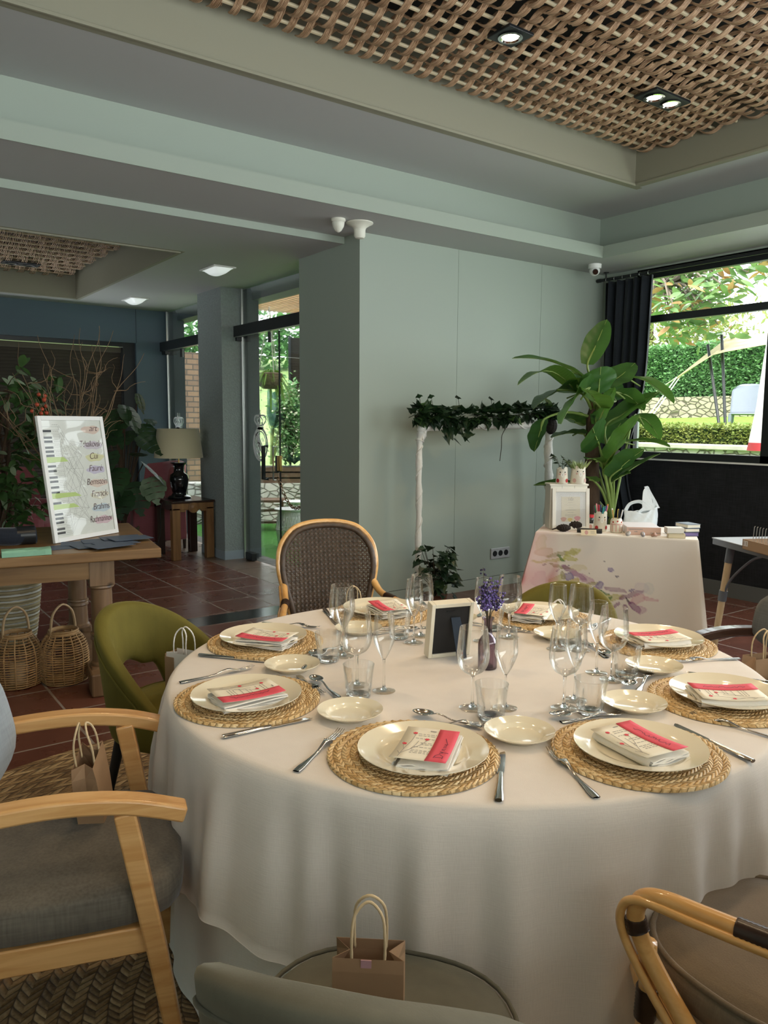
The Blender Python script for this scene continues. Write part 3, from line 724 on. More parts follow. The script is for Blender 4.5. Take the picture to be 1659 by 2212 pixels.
def tumbler():
    root = thing('tumbler', '', 'tumbler'); N = 72; G = []
    prof = [(.0310, .0), (.0328, .004), (.0345, .02), (.0378, .055), (.0402, .064), (.0432, .088), (.0438, .0925)]
    for j in range(N):
        a = 2 * PI * j / N; row = []
        for r, z in prof:
            fl = (.0030 * abs(math.sin(a * 4.5)) if .003 < z < .06 else .0016)
            row.append(((r - .0016 + fl) * math.cos(a), (r - .0016 + fl) * math.sin(a), z))
        for r, z in ((.0420, .0928), (.0410, .088), (.0372, .06), (.0342, .03), (.031, .014), (.022, .0115), (.0005, .011)): row.append((r * math.cos(a), r * math.sin(a), z))
        G.append(row)
    MB().grid(G, True).build('cup', thin_glass('tumbler_glass', (.99, .993, .99), (.72, .75, .74), 1.6, 0.0, 2.2), root, smooth=30)
    MB().lathe([(.0005, .0005), (.028, .0005), (.0300, .0025), (.0300, .0090), (.027, .0104), (.0005, .0100)], 24).build('base', solid_glass, root, smooth=50); return root

SP = {1: (1.329, 1.272), 2: (1.723, 1.235), 3: (1.068, 1.619), 4: (1.135, 2.043), 5: (1.540, 2.279), 6: (1.93, 2.20), 7: (2.080, 1.818), 8: (2.045, 1.400)}
WG_ = {1: (1.367, 1.482), 2: (1.566, 1.340), 3: (1.218, 1.810), 4: (1.369, 2.125), 5: (1.695, 2.113), 6: (1.941, 1.922), 7: (2.024, 1.673), 8: (1.860, 1.414)}
FL_ = {1: (1.439, 1.432), 2: (1.641, 1.368), 3: (1.252, 1.725), 4: (1.338, 2.065), 5: (1.620, 2.058), 6: (1.832, 1.941), 7: (1.968, 1.725), 8: (1.878, 1.485)}
TU_ = {1: (1.358, 1.401), 2: (1.599, 1.280), 3: (1.168, 1.728), 4: (1.270, 2.052), 5: (1.617, 2.138), 6: (1.966, 2.030), 7: (2.042, 1.730), 8: (1.927, 1.414)}
FK = {1: ((.992, 1.543), (.793, 1.414)), 2: ((1.330, 1.177), (1.231, .960)), 3: ((1.035, 2.119), (.811, 2.112)), 4: ((1.450, 2.395), (1.313, 2.590)), 5: None, 6: None, 7: ((2.160, 1.415), (2.370, 1.310)), 8: ((1.798, 1.115), (1.833, .880))}
KN = {1: ((1.224, 1.223), (1.064, 1.070)), 2: ((1.702, 1.098), (1.655, .870)), 3: ((.978, 1.659), (.738, 1.675)), 4: ((1.101, 2.147), (.955, 2.332)), 5: ((1.530, 2.41), (1.609, 2.624)), 6: None, 7: ((2.240, 1.752), (2.475, 1.716)), 8: ((2.099, 1.322), (2.222, 1.117))}
SN = {1: ((1.207, 1.531), (1.285, 1.361)), 2: ((1.475, 1.313), (1.645, 1.215)), 3: ((1.135, 1.925), (1.110, 1.735)), 4: ((1.286, 2.153), (1.160, 2.02)), 5: ((1.73, 2.19), (1.56, 2.22)), 6: ((2.02, 1.945), (1.95, 2.13)), 7: ((2.045, 1.57), (2.11, 1.745)), 8: ((1.826, 1.343), (2.005, 1.369))}
DF = {1: ((1.308, 1.380), (1.175, 1.455)), 2: ((1.665, 1.225), (1.480, 1.275)), 3: ((1.090, 1.790), (1.115, 1.965)), 4: None, 5: None, 6: ((2.055, 1.90), (1.985, 2.085)), 7: None, 8: ((2.012, 1.388), (1.835, 1.305))}
CARD = {1: (1.052, 1.290, -141.4), 2: (1.468, 1.038, -98.5), 3: (.882, 1.838, 176.5), 4: (1.182, 2.296, 124), 5: (1.775, 2.405, 76), 6: (2.185, 2.030, 32), 7: (2.262, 1.535, -22), 8: (1.935, 1.095, -38)}
def lay(proto_key, maker, ends, z, label, group):
    if ends is None: return
    (x1, y1), (x0, y0) = ends; a = math.atan2(y1 - y0, x1 - x0) - PI / 2
    return first_or_copy(PROTO, proto_key, maker, ((x0 + x1) / 2, (y0 + y1) / 2, z), a, label, group)
for i in range(1, 9):
    a = math.radians(ANG[i]); f_, r_ = place_frame(a); who = SEATS[i]; mx, my = MAT[i]; rz = a + PI / 2
    def rel(fw, rt): return (mx + f_.x * fw + r_.x * rt, my + f_.y * fw + r_.y * rt)
    rzm = a + i * 1.1
    first_or_copy(PROTO, 'mat', placemat, (mx, my, TZ + .0005), rzm, 'round braided straw placemat ' + who, 'straw placemats')
    cx, cyy, ca = CARD[i]; pcx, pcy = (mx + .008 * f_.x * -1, my + .008 * f_.y * -1)
    if i in (1, 2, 3): pcx, pcy = {1: (1.060, 1.309), 2: (1.477, 1.038), 3: (.892, 1.858)}[i]
    ZP = TZ + .0115
    first_or_copy(PROTO, 'plate', plate(.1475, 'dinner_plate'), (pcx, pcy, ZP), rz, 'large ivory dinner plate under a napkin ' + who, 'dinner plates')
    crz = math.radians(ca) + PI / 2; co, si = math.cos(crz), math.sin(crz)
    first_or_copy(PROTO, 'napkin', napkin, (cx + .012 * co, cyy + .012 * si, ZP + .0042), crz, 'folded white napkin under a menu card ' + who, 'folded napkins')
    mc = menu(i)(); mc.location = (cx, cyy, ZP + .0275); mc.rotation_euler = (0, 0, crz); mc['label'] = 'cream menu card with pink name band ' + who; mc['group'] = 'menu cards'
    first_or_copy(PROTO, 'side', plate(.085, 'side_plate'), (*SP[i], TZ + .0005), rz, 'small ivory side plate ' + who, 'side plates')
    lay('fork', fork(), FK[i] or (rel(.10, -.215), rel(-.135, -.235)), TZ + .001, 'steel table fork beside the placemat ' + who, 'table forks')
    lay('knife', knife, KN[i] or (rel(.11, .215), rel(-.128, .225)), TZ + .001, 'steel table knife beside the placemat ' + who, 'table knives')
    lay('spoon', spoon(), SN[i], TZ + (.0055 if i in (1, 2, 3, 8, 6) else .001), 'dessert spoon by the tumbler ' + who, 'dessert spoons')
    lay('dfork', fork(.19), DF[i] or (rel(.225, .10), rel(.262, -.087)), TZ + .0006, 'small dessert fork by the tumbler ' + who, 'dessert forks')
    first_or_copy(PROTO, 'wine', wine, (*WG_[i], TZ + .0005), 0, 'round-bowled stemmed wine glass ' + who, 'wine glasses')
    first_or_copy(PROTO, 'flute', flute, (*FL_[i], TZ + .0005), 0, 'slim champagne flute ' + who, 'champagne flutes')
    first_or_copy(PROTO, 'tumbler', tumbler, (*TU_[i], TZ + .0005), i, 'faceted water tumbler ' + who, 'water tumblers')

# ------------------------------------------------------------------ centre: photo frame seen from behind, vase of lavender

t = thing('photo_frame', 'white photo frame seen from its black back', 'picture frame', (1.618, 1.872, TZ + .0008), math.radians(-16))
frame_w = mat('warm_white_frame', (.80, .74, .60), .45); M_ = Matrix.Rotation(math.radians(9), 4, 'X')
o = MB(); W2, H2, D = .074, .185, .034
for b0, b1 in (((-W2, -.005, 0), (-W2 + .013, D, H2)), ((W2 - .013, -.005, 0), (W2, D, H2)), ((-W2 + .013, -.005, H2 - .013), (W2 - .013, D, H2)), ((-W2 + .013, -.005, 0), (W2 - .013, D, .013))):
    o.box(b0, b1, M=M_)
o.build('frame', frame_w, t, smooth=0, bevel=.002)
MB().box((-W2 + .013, .001, .013), (W2 - .013, .006, H2 - .013), M=M_).build('back_panel', mat('black_backing_card', (.010, .010, .011), .6), t, smooth=0)
MB().box((-.02, -.0005, H2 - .03), (.008, .0015, H2 - .0265), M=M_).build('hanging_slot', black_metal, t, smooth=0)
o = MB(); o.prism([(-.012, 0), (.020, 0), (.022, -.07), (.016, -.135), (-.016, -.137)], -.002, .002, Matrix.Translation(M_ @ Vector((.008, -.001, .135))) @ Matrix.Rotation(math.radians(63), 4, 'X'))
o.build('easel_leg', mat('navy_card', (.018, .030, .050), .7), t, smooth=0)
smoky = thin_glass('smoky_violet_glass', (.66, .58, .64), (.30, .25, .29), 1.5)
t = thing('bottle_vase', 'smoky violet glass bottle vase holding lavender', 'vase', (1.639, 1.712, TZ + .0005))
pr = [(.001, 0), (.028, 0), (.030, .004), (.030, .075), (.028, .088), (.020, .100), (.0135, .108), (.0125, .148), (.0185, .156), (.0185, .160), (.0155, .160), (.0105, .146), (.0112, .108), (.018, .098), (.0265, .087), (.0280, .075), (.028, .006), (.001, .005)]
MB().lathe(pr, 28).build('bottle', smoky, t, smooth=60)
rd = random.Random(3); lav = thing('lavender_bunch', 'bunch of dried purple lavender standing in the violet bottle', 'flowers', (1.639, 1.712, TZ + .012))
stems, heads, dark = MB(), MB(), MB()
for k in range(17):
    an = rd.uniform(0, 2 * PI); sp = rd.uniform(.010, .048); hh = rd.uniform(.20, .275) if k else .305
    if k == 0: sp = .02; an = 2.6
    b = Vector((.003 * math.cos(an), .003 * math.sin(an), 0)); m_ = Vector((.006 * math.cos(an), .006 * math.sin(an), .145)); tp = Vector((sp * math.cos(an), sp * math.sin(an), hh))
    P = smoothpath([b, m_, (m_ + tp) / 2 + Vector((0, 0, .005)), tp], 5); stems.tube(P, .0009, 5)
    for q in range(9 if k else 5):
        u = .55 + .45 * q / 9 if k else .6 + .09 * q; cpt = P[min(len(P) - 1, int(u * (len(P) - 1)))]
        for w in range(4):
            aa = rd.uniform(0, 2 * PI); d = Vector((math.cos(aa), math.sin(aa), rd.uniform(-.2, .6))) * rd.uniform(.003, .011)
            (heads if (rd.random() < .62 and k) else dark).ball(cpt + d, rd.uniform(.0022, .0040), 5)
stems.build('stem', mat('dry_stem', (.10, .085, .05), .8), lav); heads.build('flower_head', mat('lavender_purple', (.19, .14, .40), .8, var=.4, vs=60), lav)
dark.build('seed_head', mat('lavender_dark', (.035, .03, .07), .8), lav)
ON_RUG = .0135
# ------------------------------------------------------------------ chairs
beech = wood('honey_beech', (.56, .285, .095), (.72, .43, .18), 'x', .34, 22, coat=.25)
walnut = wood('dark_walnut_chair', (.030, .013, .008), (.075, .032, .018), 'x', .28, 14, coat=.4)
grey_up = fabric('dark_grey_upholstery', (.125, .112, .092), var=.32, scale=150, sheen=.25)
blue_up = fabric('blue_grey_upholstery', (.26, .30, .335), var=.16, scale=150, sheen=.25)
def pad(m, x0, x1, y0, y1, z0, z1, pw=3.2, dome=.02, n=40, mi=0):
    cx, cyy, ax, ay = (x0 + x1) / 2, (y0 + y1) / 2, (x1 - x0) / 2, (y1 - y0) / 2; G = []
    for i in range(n):
        a = 2 * PI * i / n; c, s = math.cos(a), math.sin(a); k = (abs(c) ** pw + abs(s) ** pw) ** (-1 / pw); row = []
        for u, z in ((0, z0), (.9, z0), (.985, z0 + .012), (1, z0 + (z1 - z0) * .5), (.985, z1 - .014), (.94, z1 - .003), (.7, z1 + dome * .55), (.35, z1 + dome * .92), (0, z1 + dome)):
            row.append((cx + ax * k * c * u, cyy + ay * k * s * u, z))
        G.append(row)
    return m.grid(G, True, m=mi)
def armchair(name, label, loc, rz, wd, up, up_back, back_h=.885):
    loc = (loc[0], loc[1], ON_RUG)
    t = thing(name, label, 'chair', loc, rz, 'chairs round the dining table')
    pad(MB(), -.26, .27, -.262, .262, .375, .470, 4.2, .022).build('seat', up, t, smooth=60)
    for s in (-1, 1):
        P = smoothpath([(-.36, s * .262, .625), (-.22, s * .262, .668), (-.02, s * .260, .685), (.14, s * .257, .670), (.265, s * .254, .632)], 6)
        MB().bar(P, [.052] * (len(P) - 6) + [.052] * 6, .036).build('armrest', wd, t, smooth=30, bevel=.006)
        MB().bar([(.245, s * .232, 0), (.20, s * .245, .30), (.138, s * .254, .655)], [.036, .043, .046], .042, (0, 1, 0)).build('leg', wd, t, smooth=30, bevel=.005)
        MB().bar([(-.40, s * .215, 0), (-.315, s * .235, .40), (-.335, s * .250, .64)], [.036, .046, .044], .034, (0, 1, 0)).build('leg', wd, t, smooth=30, bevel=.005)
        MB().bar([(-.31, s * .238, .345), (.19, s * .244, .345)], .026, .062).build('side_rail', wd, t, smooth=30, bevel=.004)
    MB().bar([(.185, -.235, .345), (.185, .235, .345)], .026, .060).build('front_rail', wd, t, smooth=30, bevel=.004)
    # padded back, leaning and slightly dished
    G = []; n = 36
    for i in range(n):
        a = 2 * PI * i / n; c, s = math.cos(a), math.sin(a); k = (abs(c) ** 3.4 + abs(s) ** 3.4) ** (-1 / 3.4); row = []
        for u, d in ((0, -.030), (.88, -.030), (.98, -.018), (1, 0), (.98, .024), (.88, .040), (.5, .046), (0, .044)):
            y = .248 * k * c * u; zc = .74 + (back_h - .74) * (k * s * u); zz = zc
            row.append((-.172 + d - (zz - .5) * .22 + .9 * y * y, y, zz))
        G.append(row)
    MB().grid(G, True).build('backrest', up_back, t, smooth=60)
    return t
armchair('beech_armchair', 'honey beech armchair with grey seat and a paper bag on it', (.4325, 1.91, 0), math.radians(-17.5), beech, grey_up, blue_up)
armchair('dark_armchair', 'dark-armed grey upholstered chair holding a kraft bag', (2.745, 1.385, 0), math.radians(165), walnut, fabric('charcoal_upholstery', (.125, .13, .128), var=.2, scale=150, sheen=.3), fabric('charcoal_upholstery', (.1, .1, .1)), .86)

def velvet(name, col):
    t = NT(name); n = t.noise(t.map((1, 1, .5)), 7, 4, .6)
    lw = t.n('LayerWeight', {'Blend': .35}).outputs['Facing']
    c = t.ramp(n, [(.3, tuple(x * .82 for x in col)), (.7, tuple(min(1, x * 1.15) for x in col))])
    t.base(c); t.set(Roughness=.75); t.p.inputs['Sheen Weight'].default_value = .6; t.p.inputs['Sheen Roughness'].default_value = .35
    t.p.inputs['Sheen Tint'].default_value = (*[min(1, x * 2.0 + .05) for x in col], 1); t.p.inputs['Specular IOR Level'].default_value = .15
    t.bump(t.noise(t.co(), 220, 2), .12, .002); return t.mat
olive = velvet('olive_velvet', (.125, .105, .020)); sage = velvet('grey_sage_velvet', (.138, .130, .098))
black_leg = mat('black_lacquered_wood', (.012, .012, .013), .4)
def tub_chair(label, loc, rz, m, top=.80):
    loc = (loc[0], loc[1], ON_RUG)
    t = thing('velvet_tub_chair', label, 'chair', loc, rz, 'chairs round the dining table')
    pad(MB(), -.235, .255, -.235, .235, .365, .462, 2.7, .022, 48).build('seat', m, t, smooth=70)
    P = []
    for i in range(49):
        a = 2 * PI * i / 48; c, s = math.cos(a), math.sin(a); k = (abs(c) ** 2.7 + abs(s) ** 2.7) ** (-1 / 2.7)
        P.append((.01 + .246 * k * c, .236 * k * s, .452))
    MB().tube(P[:-1], .0045, 6, True).build('seat_piping', m, t, smooth=180)
    sm = lambda x: max(0, min(1, x)) ** 2 * (3 - 2 * max(0, min(1, x)))
    G = []; n = 61
    for i in range(n):
        u = -1 + 2 * i / (n - 1); th = u * math.radians(112); au = abs(u)
        zt = top - .36 * au * au * (1 if au < .7 else 1) 
        zb = .545 - .195 * sm((au - .26) / .20) + .035 * math.cos(u * 9) * (1 if au < .17 else 0)
        zb = min(zb, zt - .06)
        row = []
        for q in range(20):
            b = 2 * PI * q / 20; hh = (zt - zb) / 2; zc = (zt + zb) / 2
            sq = lambda v, p: math.copysign(abs(v) ** p, v)
            th_ = .034 * (1 - .25 * au); dz = sq(math.sin(b), .45) * hh; dr = sq(math.cos(b), .8) * th_
            z = zc + dz; flare = .10 * max(0, z - .46) - .02
            R = .262 + flare + dr
            roll_ = .012 * max(0, (z - zt + .05) / .05) if dr > 0 else 0
            # small gathers in the velvet above the opening
            gath = .0022 * math.sin(th * 46) * math.exp(-((z - zb - .03) / .035) ** 2) * (1 if dr < 0 and au < .45 else 0)
            R += roll_ + gath
            row.append((-R * math.cos(th) * 1.03, -R * math.sin(th) * .98, z))
        G.append(row)
    o = MB().grid(G, False, True); b = len(o.v) - n * 20
    o.f += [tuple(b + q for q in range(20)), tuple(b + (n - 1) * 20 + q for q in range(19, -1, -1))]; o.m += [0, 0]
    o.build('backrest', m, t, smooth=70)
    P = []
    for i in range(n):
        u = -1 + 2 * i / (n - 1); th = u * math.radians(112); au = abs(u); zt = top - .36 * au * au - .055
        if au > .86: continue
        R = .262 + .10 * (zt - .46) - .02 + .034 * (1 - .25 * au) + .0015; P.append((-R * math.cos(th) * 1.03, -R * math.sin(th) * .98, zt))
    MB().tube(P, .004, 6).build('back_piping', m, t, smooth=180)
    for sx, sy in ((1, 1), (1, -1), (-1, 1), (-1, -1)):
        MB().cyl((sx * .215 - .01, sy * .205, 0), (sx * .15, sy * .165, .375), .011, .021, 12).build('leg', black_leg, t)
    return t
a = math.radians(121); tub_chair('olive velvet tub chair near the wicker lanterns, white bag on its seat', (1.045, 2.715, 0), a + PI + .06, olive)
tub_chair('olive velvet chair across the table, its back just in front of the floral cloth', (2.49, 2.215, 0), math.radians(24 + 180), olive, .775)
tub_chair('grey velvet tub chair with its back to the camera, bag on the seat', (.685, .962, 0), math.radians(40), sage, .775)

# rattan armchairs with woven backs
rattan = wood('honey_rattan', (.62, .32, .095), (.80, .49, .19), 'x', .28, 10, coat=.5)
binding = mat('dark_cane_binding', (.035, .018, .012), .3, var=.3, vs=40)
cane_dark = mat('brown_woven_cane', (.075, .048, .030), .45, var=.35, vs=50)
brown_up = fabric('brown_grey_canvas', (.20, .155, .108), var=.15, scale=300, sheen=.15)
def bind(m, P, i0, i1, r):
    Q = [Vector(p) for p in P[i0:i1 + 1]]; pts = []
    for a, b in zip(Q, Q[1:]):
        k = max(2, int((b - a).length / .004))
        for q in range(k): pts.append(a.lerp(b, q / k))
    m.tube(pts, [r + .0012 * (j % 2) for j in range(len(pts))], 12)
def rattan_chair(label, loc, rz):
    loc = (loc[0], loc[1], ON_RUG)
    t = thing('rattan_armchair', label, 'chair', loc, rz, 'chairs round the dining table')
    H0, H1, Wd = .42, 1.00, .245
    def bx(y, z): return -.235 - (z - .45) * .20 + .55 * y * y * (1 if z > .5 else 1)
    # outline of the back (balloon shape), y and z
    half = smoothpath([(.150, .40, 0), (.185, .52, 0), (.205, .62, 0), (.232, .72, 0), (.245, .81, 0), (.228, .90, 0), (.165, .972, 0), (.080, .998, 0), (0, 1.003, 0)], 5)
    hp = [(p.x, p.y) for p in half]; out = hp + [(-y, z) for y, z in hp[-2::-1]]
    rim = [(bx(y, z) - .012, y, z) for y, z in out]
    MB().tube(rim, .0135, 10).build('back_frame', rattan, t, smooth=180)
    inn = [(bx(y * .93, z) + .004, y * .93, .40 + (z - .40) * .972) for y, z in out]
    MB().tube(inn, [.014 + .001 * (j % 2) for j in range(len(inn))], 10).build('back_binding', cane_dark, t, smooth=60)
    # woven panel: two diagonal sets of strands clipped to the outline
    def inside(y, z):
        if z < .40 or z > .985: return False
        for (ya, za), (yb, zb) in zip(hp, hp[1:]):
            if za <= z <= zb: return abs(y) < (ya + (yb - ya) * (z - za) / max(1e-6, zb - za)) * .92
        return abs(y) < .05
    st = MB(); sp = .0150
    for sgn in (1, -1):
        for k in range(-60, 61):
            run = []
            for q in range(-60, 61):
                s_ = q * .0150; y = (k * sp + s_) * .7071 ; z = .70 + sgn * (s_ - k * sp) * .7071
                if inside(y, z): run.append((bx(y, z) + .0022 * sgn * (1 if (q + k) % 2 else -1) + .002, y, z))
                else:
                    if len(run) > 1: st.bar(run, .0105, .0022, (1, 0, 0))
                    run = []
            if len(run) > 1: st.bar(run, .0105, .0022, (1, 0, 0))
    st.build('woven_back', cane_dark, t, smooth=0)
    o = MB(); pad(o, -.215, .255, -.245, .245, .415, .490, 2.5, .016, 56); o.build('seat_cushion', brown_up, t, smooth=70)
    pp = MB()
    for zz, k_ in ((.487, .955), (.425, .99)):
        P = []
        for i in range(56):
            a = 2 * PI * i / 56; c, s = math.cos(a), math.sin(a); k = (abs(c) ** 2.5 + abs(s) ** 2.5) ** (-1 / 2.5); P.append((.02 + .235 * k * c * k_, .245 * k * s * k_, zz))
        pp.tube(P, .0055, 8, True)
    pp.build('cushion_piping', brown_up, t, smooth=180)
    P = []
    for i in range(40):
        a = 2 * PI * i / 40; c, s = math.cos(a), math.sin(a); k = (abs(c) ** 2.6 + abs(s) ** 2.6) ** (-1 / 2.6); P.append((.02 + .245 * k * c, .255 * k * s, .400))
    MB().tube(P, .017, 10, True).build('seat_frame', rattan, t, smooth=180)
    for s in (-1, 1):
        A = smoothpath([(bx(.215, .70) - .01, s * .222, .715), (-.20, s * .232, .678), (-.116, s * .245, .662), (.0, s * .274, .656), (.075, s * .292, .652), (.118, s * .300, .637), (.136, s * .300, .602), (.128, s * .296, .560), (.090, s * .287, .500), (.010, s * .274, .410), (-.09, s * .260, .29), (-.20, s * .238, .13)], 6)
        arm = MB().tube(A, .0165, 12).build('armrest', rattan, t, smooth=180)
        B = [Vector((p.x, p.y + s * .006, p.z - .020)) if i < 22 else Vector((p.x - .017 * min(1, (i - 22) / 8), p.y + s * .012, p.z - .020 + .012 * min(1, (i - 22) / 10))) for i, p in enumerate(A)]
        C2 = [Vector((p.x + (.0 if i < 20 else .020 * min(1, (i - 20) / 6)), p.y + s * .018, p.z - .010)) for i, p in enumerate(A)]
        MB().tube(C2, .0085, 8).build('arm_edge', rattan, t, smooth=180)
        w_ = MB(); bind(w_, A, 12, 16, .0195); w_.build('arm_binding', binding, arm, smooth=60); w_ = MB(); bind(w_, A, 38, 42, .0195); w_.build('arm_binding', binding, arm, smooth=60)
        L1 = [(.175, s * .255, 0), (.150, s * .262, .20), (.125, s * .272, .42), (.118, s * .284, .545)]
        lg = MB().tube(smoothpath(L1, 5), .0165, 12).build('leg', rattan, t, smooth=180)
        w_ = MB(); bind(w_, smoothpath(L1, 5), 9, 11, .0200); w_.build('leg_binding', binding, lg, smooth=60)
        MB().tube(smoothpath([(-.30, s * .20, 0), (-.255, s * .185, .22), (-.235, s * .175, .42)], 5), .0165, 12).build('leg', rattan, t, smooth=180)
    return t
rattan_chair('rattan chair with a tall dark woven oval back across the table', (1.90, 2.94, 0), math.radians(76 + 180 - 4))
rattan_chair('rattan armchair with curved honey arms and round brown cushion', (1.455, .655, 0), math.radians(86))

# ------------------------------------------------------------------ paper gift bags
kraft = mat('kraft_paper', (.37, .23, .13), .75, var=.08, vs=12, bump=.1, bs=40, bd=.003)
white_paper = mat('white_paper', (.80, .77, .74), .6)
cord_m = mat('twisted_paper_cord', (.62, .47, .28), .7)
sticker = mat('pink_sticker', (.55, .32, .36), .5)
def gift_bag(label, loc, rz, m=kraft, w=.115, d=.070, h=.155, tilt=(0, 0), cord=None, stick=True):
    t = thing('gift_bag', label, 'paper bag', loc, rz, 'paper gift bags on the chairs')
    t.rotation_euler = (tilt[0], tilt[1], rz)
    o = MB(); w2, d2 = w / 2, d / 2
    zs = (0, h * .5, h * .80, h); G = []
    ring = lambda z, g, b: [(-w2, -d2 * b, z), (w2, -d2 * b, z), (w2 - g, 0, z - g * .1), (w2, d2 * b, z), (-w2, d2 * b, z), (-w2 + g, 0, z - g * .1)]
    for z, g, b in ((0, 0, 1), (h * .45, .004, 1), (h * .8, .014, .92), (h, .026, .80)): G.append(ring(z, g, b))
    o.grid(G, False, True); o.f.append((0, 1, 2, 3, 4, 5)); o.m.append(0)
    # crease between face and gusset
    o.build('bag', m, t, smooth=0, solid=.0009)
    for s in (-1, 1):
        y = s * d2 * .78
        P = smoothpath([(-w * .23, y * .9, h * .86), (-w * .235, y * .9, h + .035), (-w * .19, y * .6, h + .072), (0, y * .35, h + .092), (w * .19, y * .6, h + .072), (w * .235, y * .9, h + .035), (w * .23, y * .9, h * .86)], 6)
        tw = MB(); tw.tube(P, [.0024 + .0004 * (i % 2) for i in range(len(P))], 7); tw.build('handle', cord or cord_m, t, smooth=180)
    if stick: MB().box((-.012, -d2 * .93 - .0014, h * .62), (.006, -d2 * .86 - .0008, h * .985), M=Matrix.Rotation(-.03, 4, 'X')).build('sticker', sticker, t, smooth=0)
    return t
gift_bag('kraft bag with a pink seal on the grey velvet seat nearest the camera', (.712, 1.018, .4975), math.radians(-40), w=.120, d=.066, h=.110)
gift_bag('kraft bag leaning sideways on the grey seat of the beech armchair', (.520, 1.970, .508), math.radians(62), w=.115, d=.062, h=.17, tilt=(math.radians(-3), math.radians(-12)), stick=False)
wb_ = gift_bag('brown-sided white paper bag on the olive chair near the lanterns', (1.040, 2.680, .4985), math.radians(-62), m=white_paper, w=.12, d=.07, h=.165, cord=white_paper, stick=False)
MB().box((-.0625, -.034, .001), (-.0605, .034, .160)).box((-.0625, -.0362, .001), (-.020, -.0350, .150)).build('side_panel', kraft, wb_, smooth=0)
gift_bag('kraft bag on the seat of the dark-armed grey chair', (2.625, 1.36, .5065), math.radians(-18), w=.13, d=.075, h=.20)
gift_bag('small bag half hidden by glasses on the woven-backed rattan chair', (1.865, 2.80, .508), math.radians(-14), m=kraft, w=.11, d=.065, h=.19, stick=False)
gift_bag('bag whose cords show behind a flute on the olive chair by the floral cloth', (2.48, 2.17, .487), math.radians(-66), m=white_paper, w=.11, d=.065, h=.19, cord=white_paper, stick=False)
# ------------------------------------------------------------------ farmhouse table and what stands on it
FZ = .80; FR = math.radians(-9.5); FO = Vector((1.515, 4.215, 0))
pine = wood('waxed_pine', (.17, .088, .030), (.30, .172, .070), 'x', .38, 9, knots=5)
pine_v = wood('waxed_pine_upright', (.15, .085, .04), (.26, .16, .085), 'z', .42, 9, knots=6)
def FL(x, y, z=0): return FO + Matrix.Rotation(FR, 3, 'Z') @ Vector((x, y, z))
t = thing('farmhouse_table', 'heavy pine farmhouse table with turned legs in the passage', 'table', FO, FR)
MB().box((-2.3, 0, FZ - .055), (0, 1.20, FZ)).build('tabletop', pine, t, smooth=0, bevel=.006)
MB().box((-2.2, .07, FZ - .16), (-.30, .105, FZ - .056)).build('apron', pine, t, smooth=0)
MB().box((-.31, .10, FZ - .16), (-.28, 1.1, FZ - .056)).build('apron', pine, t, smooth=0)
def turned(x, y):
    m = MB(); m.box((x - .065, y - .065, FZ - .20), (x + .065, y + .065, FZ - .056))
    m.lathe([(.055, FZ - .20), (.066, FZ - .205), (.068, FZ - .215), (.056, FZ - .225), (.058, .40), (.057, .33), (.066, .325), (.068, .315), (.060, .308), (.066, .30), (.067, .288), (.058, .28), (.060, .20), (.062, .165), (.070, .155), (.070, .14), (.0, .14)], 28, (x, y, 0))
    m.box((x - .07, y - .07, .05), (x + .07, y + .07, .14)); return m.build('leg', pine_v, t, smooth=35)
for x_, y_ in ((-.31, .13), (-.36, 1.06), (-1.95, .13), (-1.95, 1.06)): turned(x_, y_)
for x_ in (-.335, -1.95):
    m = MB().box((x_ - .055, .02, .045), (x_ + .055, 1.17, .115)); m.box((x_ - .06, -.03, 0), (x_ + .06, .12, .13)); m.box((x_ - .06, 1.05, 0), (x_ + .06, 1.2, .13)); m.build('foot_beam', pine_v, t, smooth=0, bevel=.01)

# display board with the composers
BL, BR = atz(120, 1174, FZ + .003), atz(257, 1150, FZ + .003)
bu = (BR - BL); BWd = bu.length; brz = math.atan2(bu.y, bu.x); BHt = .735; tilt = math.radians(8)
t = thing('display_board', 'tilted white framed board with piano keys and handwritten composer names', 'sign', (BL + BR) / 2, brz)
MT = Matrix.Rotation(-tilt, 4, 'X')
white_f = mat('white_lacquer_frame', (.80, .80, .78), .35)
m = MB(); fw = .026; w2 = BWd / 2
for a_, b_ in (((-w2, 0, 0), (-w2 + fw, .02, BHt)), ((w2 - fw, 0, 0), (w2, .02, BHt)), ((-w2 + fw, 0, 0), (w2 - fw, .02, fw)), ((-w2 + fw, 0, BHt - fw), (w2 - fw, .02, BHt))): m.box(a_, b_, M=MT)
m.build('frame', white_f, t, smooth=0, bevel=.002)
sheet_m = mat('printed_sheet', (.74, .74, .69), .28, coat=.5)
poster = MB().box((-w2 + fw, .008, fw), (w2 - fw, .015, BHt - fw), M=MT).build('poster', sheet_m, t, smooth=0)
def BP(u, v, d=.0075): return MT @ Vector((-w2 + fw + u * (BWd - 2 * fw), d, fw + v * (BHt - 2 * fw)))
def patch(m, u0, u1, v0, v1, d=.0075, mi=0): m.poly([BP(u0, v0, d), BP(u1, v0, d), BP(u1, v1, d), BP(u0, v1, d)], mi)
kb, lines = MB(), MB()
vs = [.03, .065, .12, .155, .19, .245, .285, .335, .375, .42, .47, .505, .56, .60, .64, .69, .725, .76, .81, .845, .90]
for k, v in enumerate(vs): patch(kb, .01, .145, v, v + .019)
kb.build('piano_keys', mat('printed_black', (.02, .02, .022), .4), poster, smooth=0)
def thin(p, q, w=.0012): lines.bar([BP(*p), BP(*q)], w, .0002, (0, 1, 0))
for k in range(33): thin((.0, .02 + k * .029), (.27, .02 + k * .029))
thin((.27, .02), (.27, .95)); rd = random.Random(5)
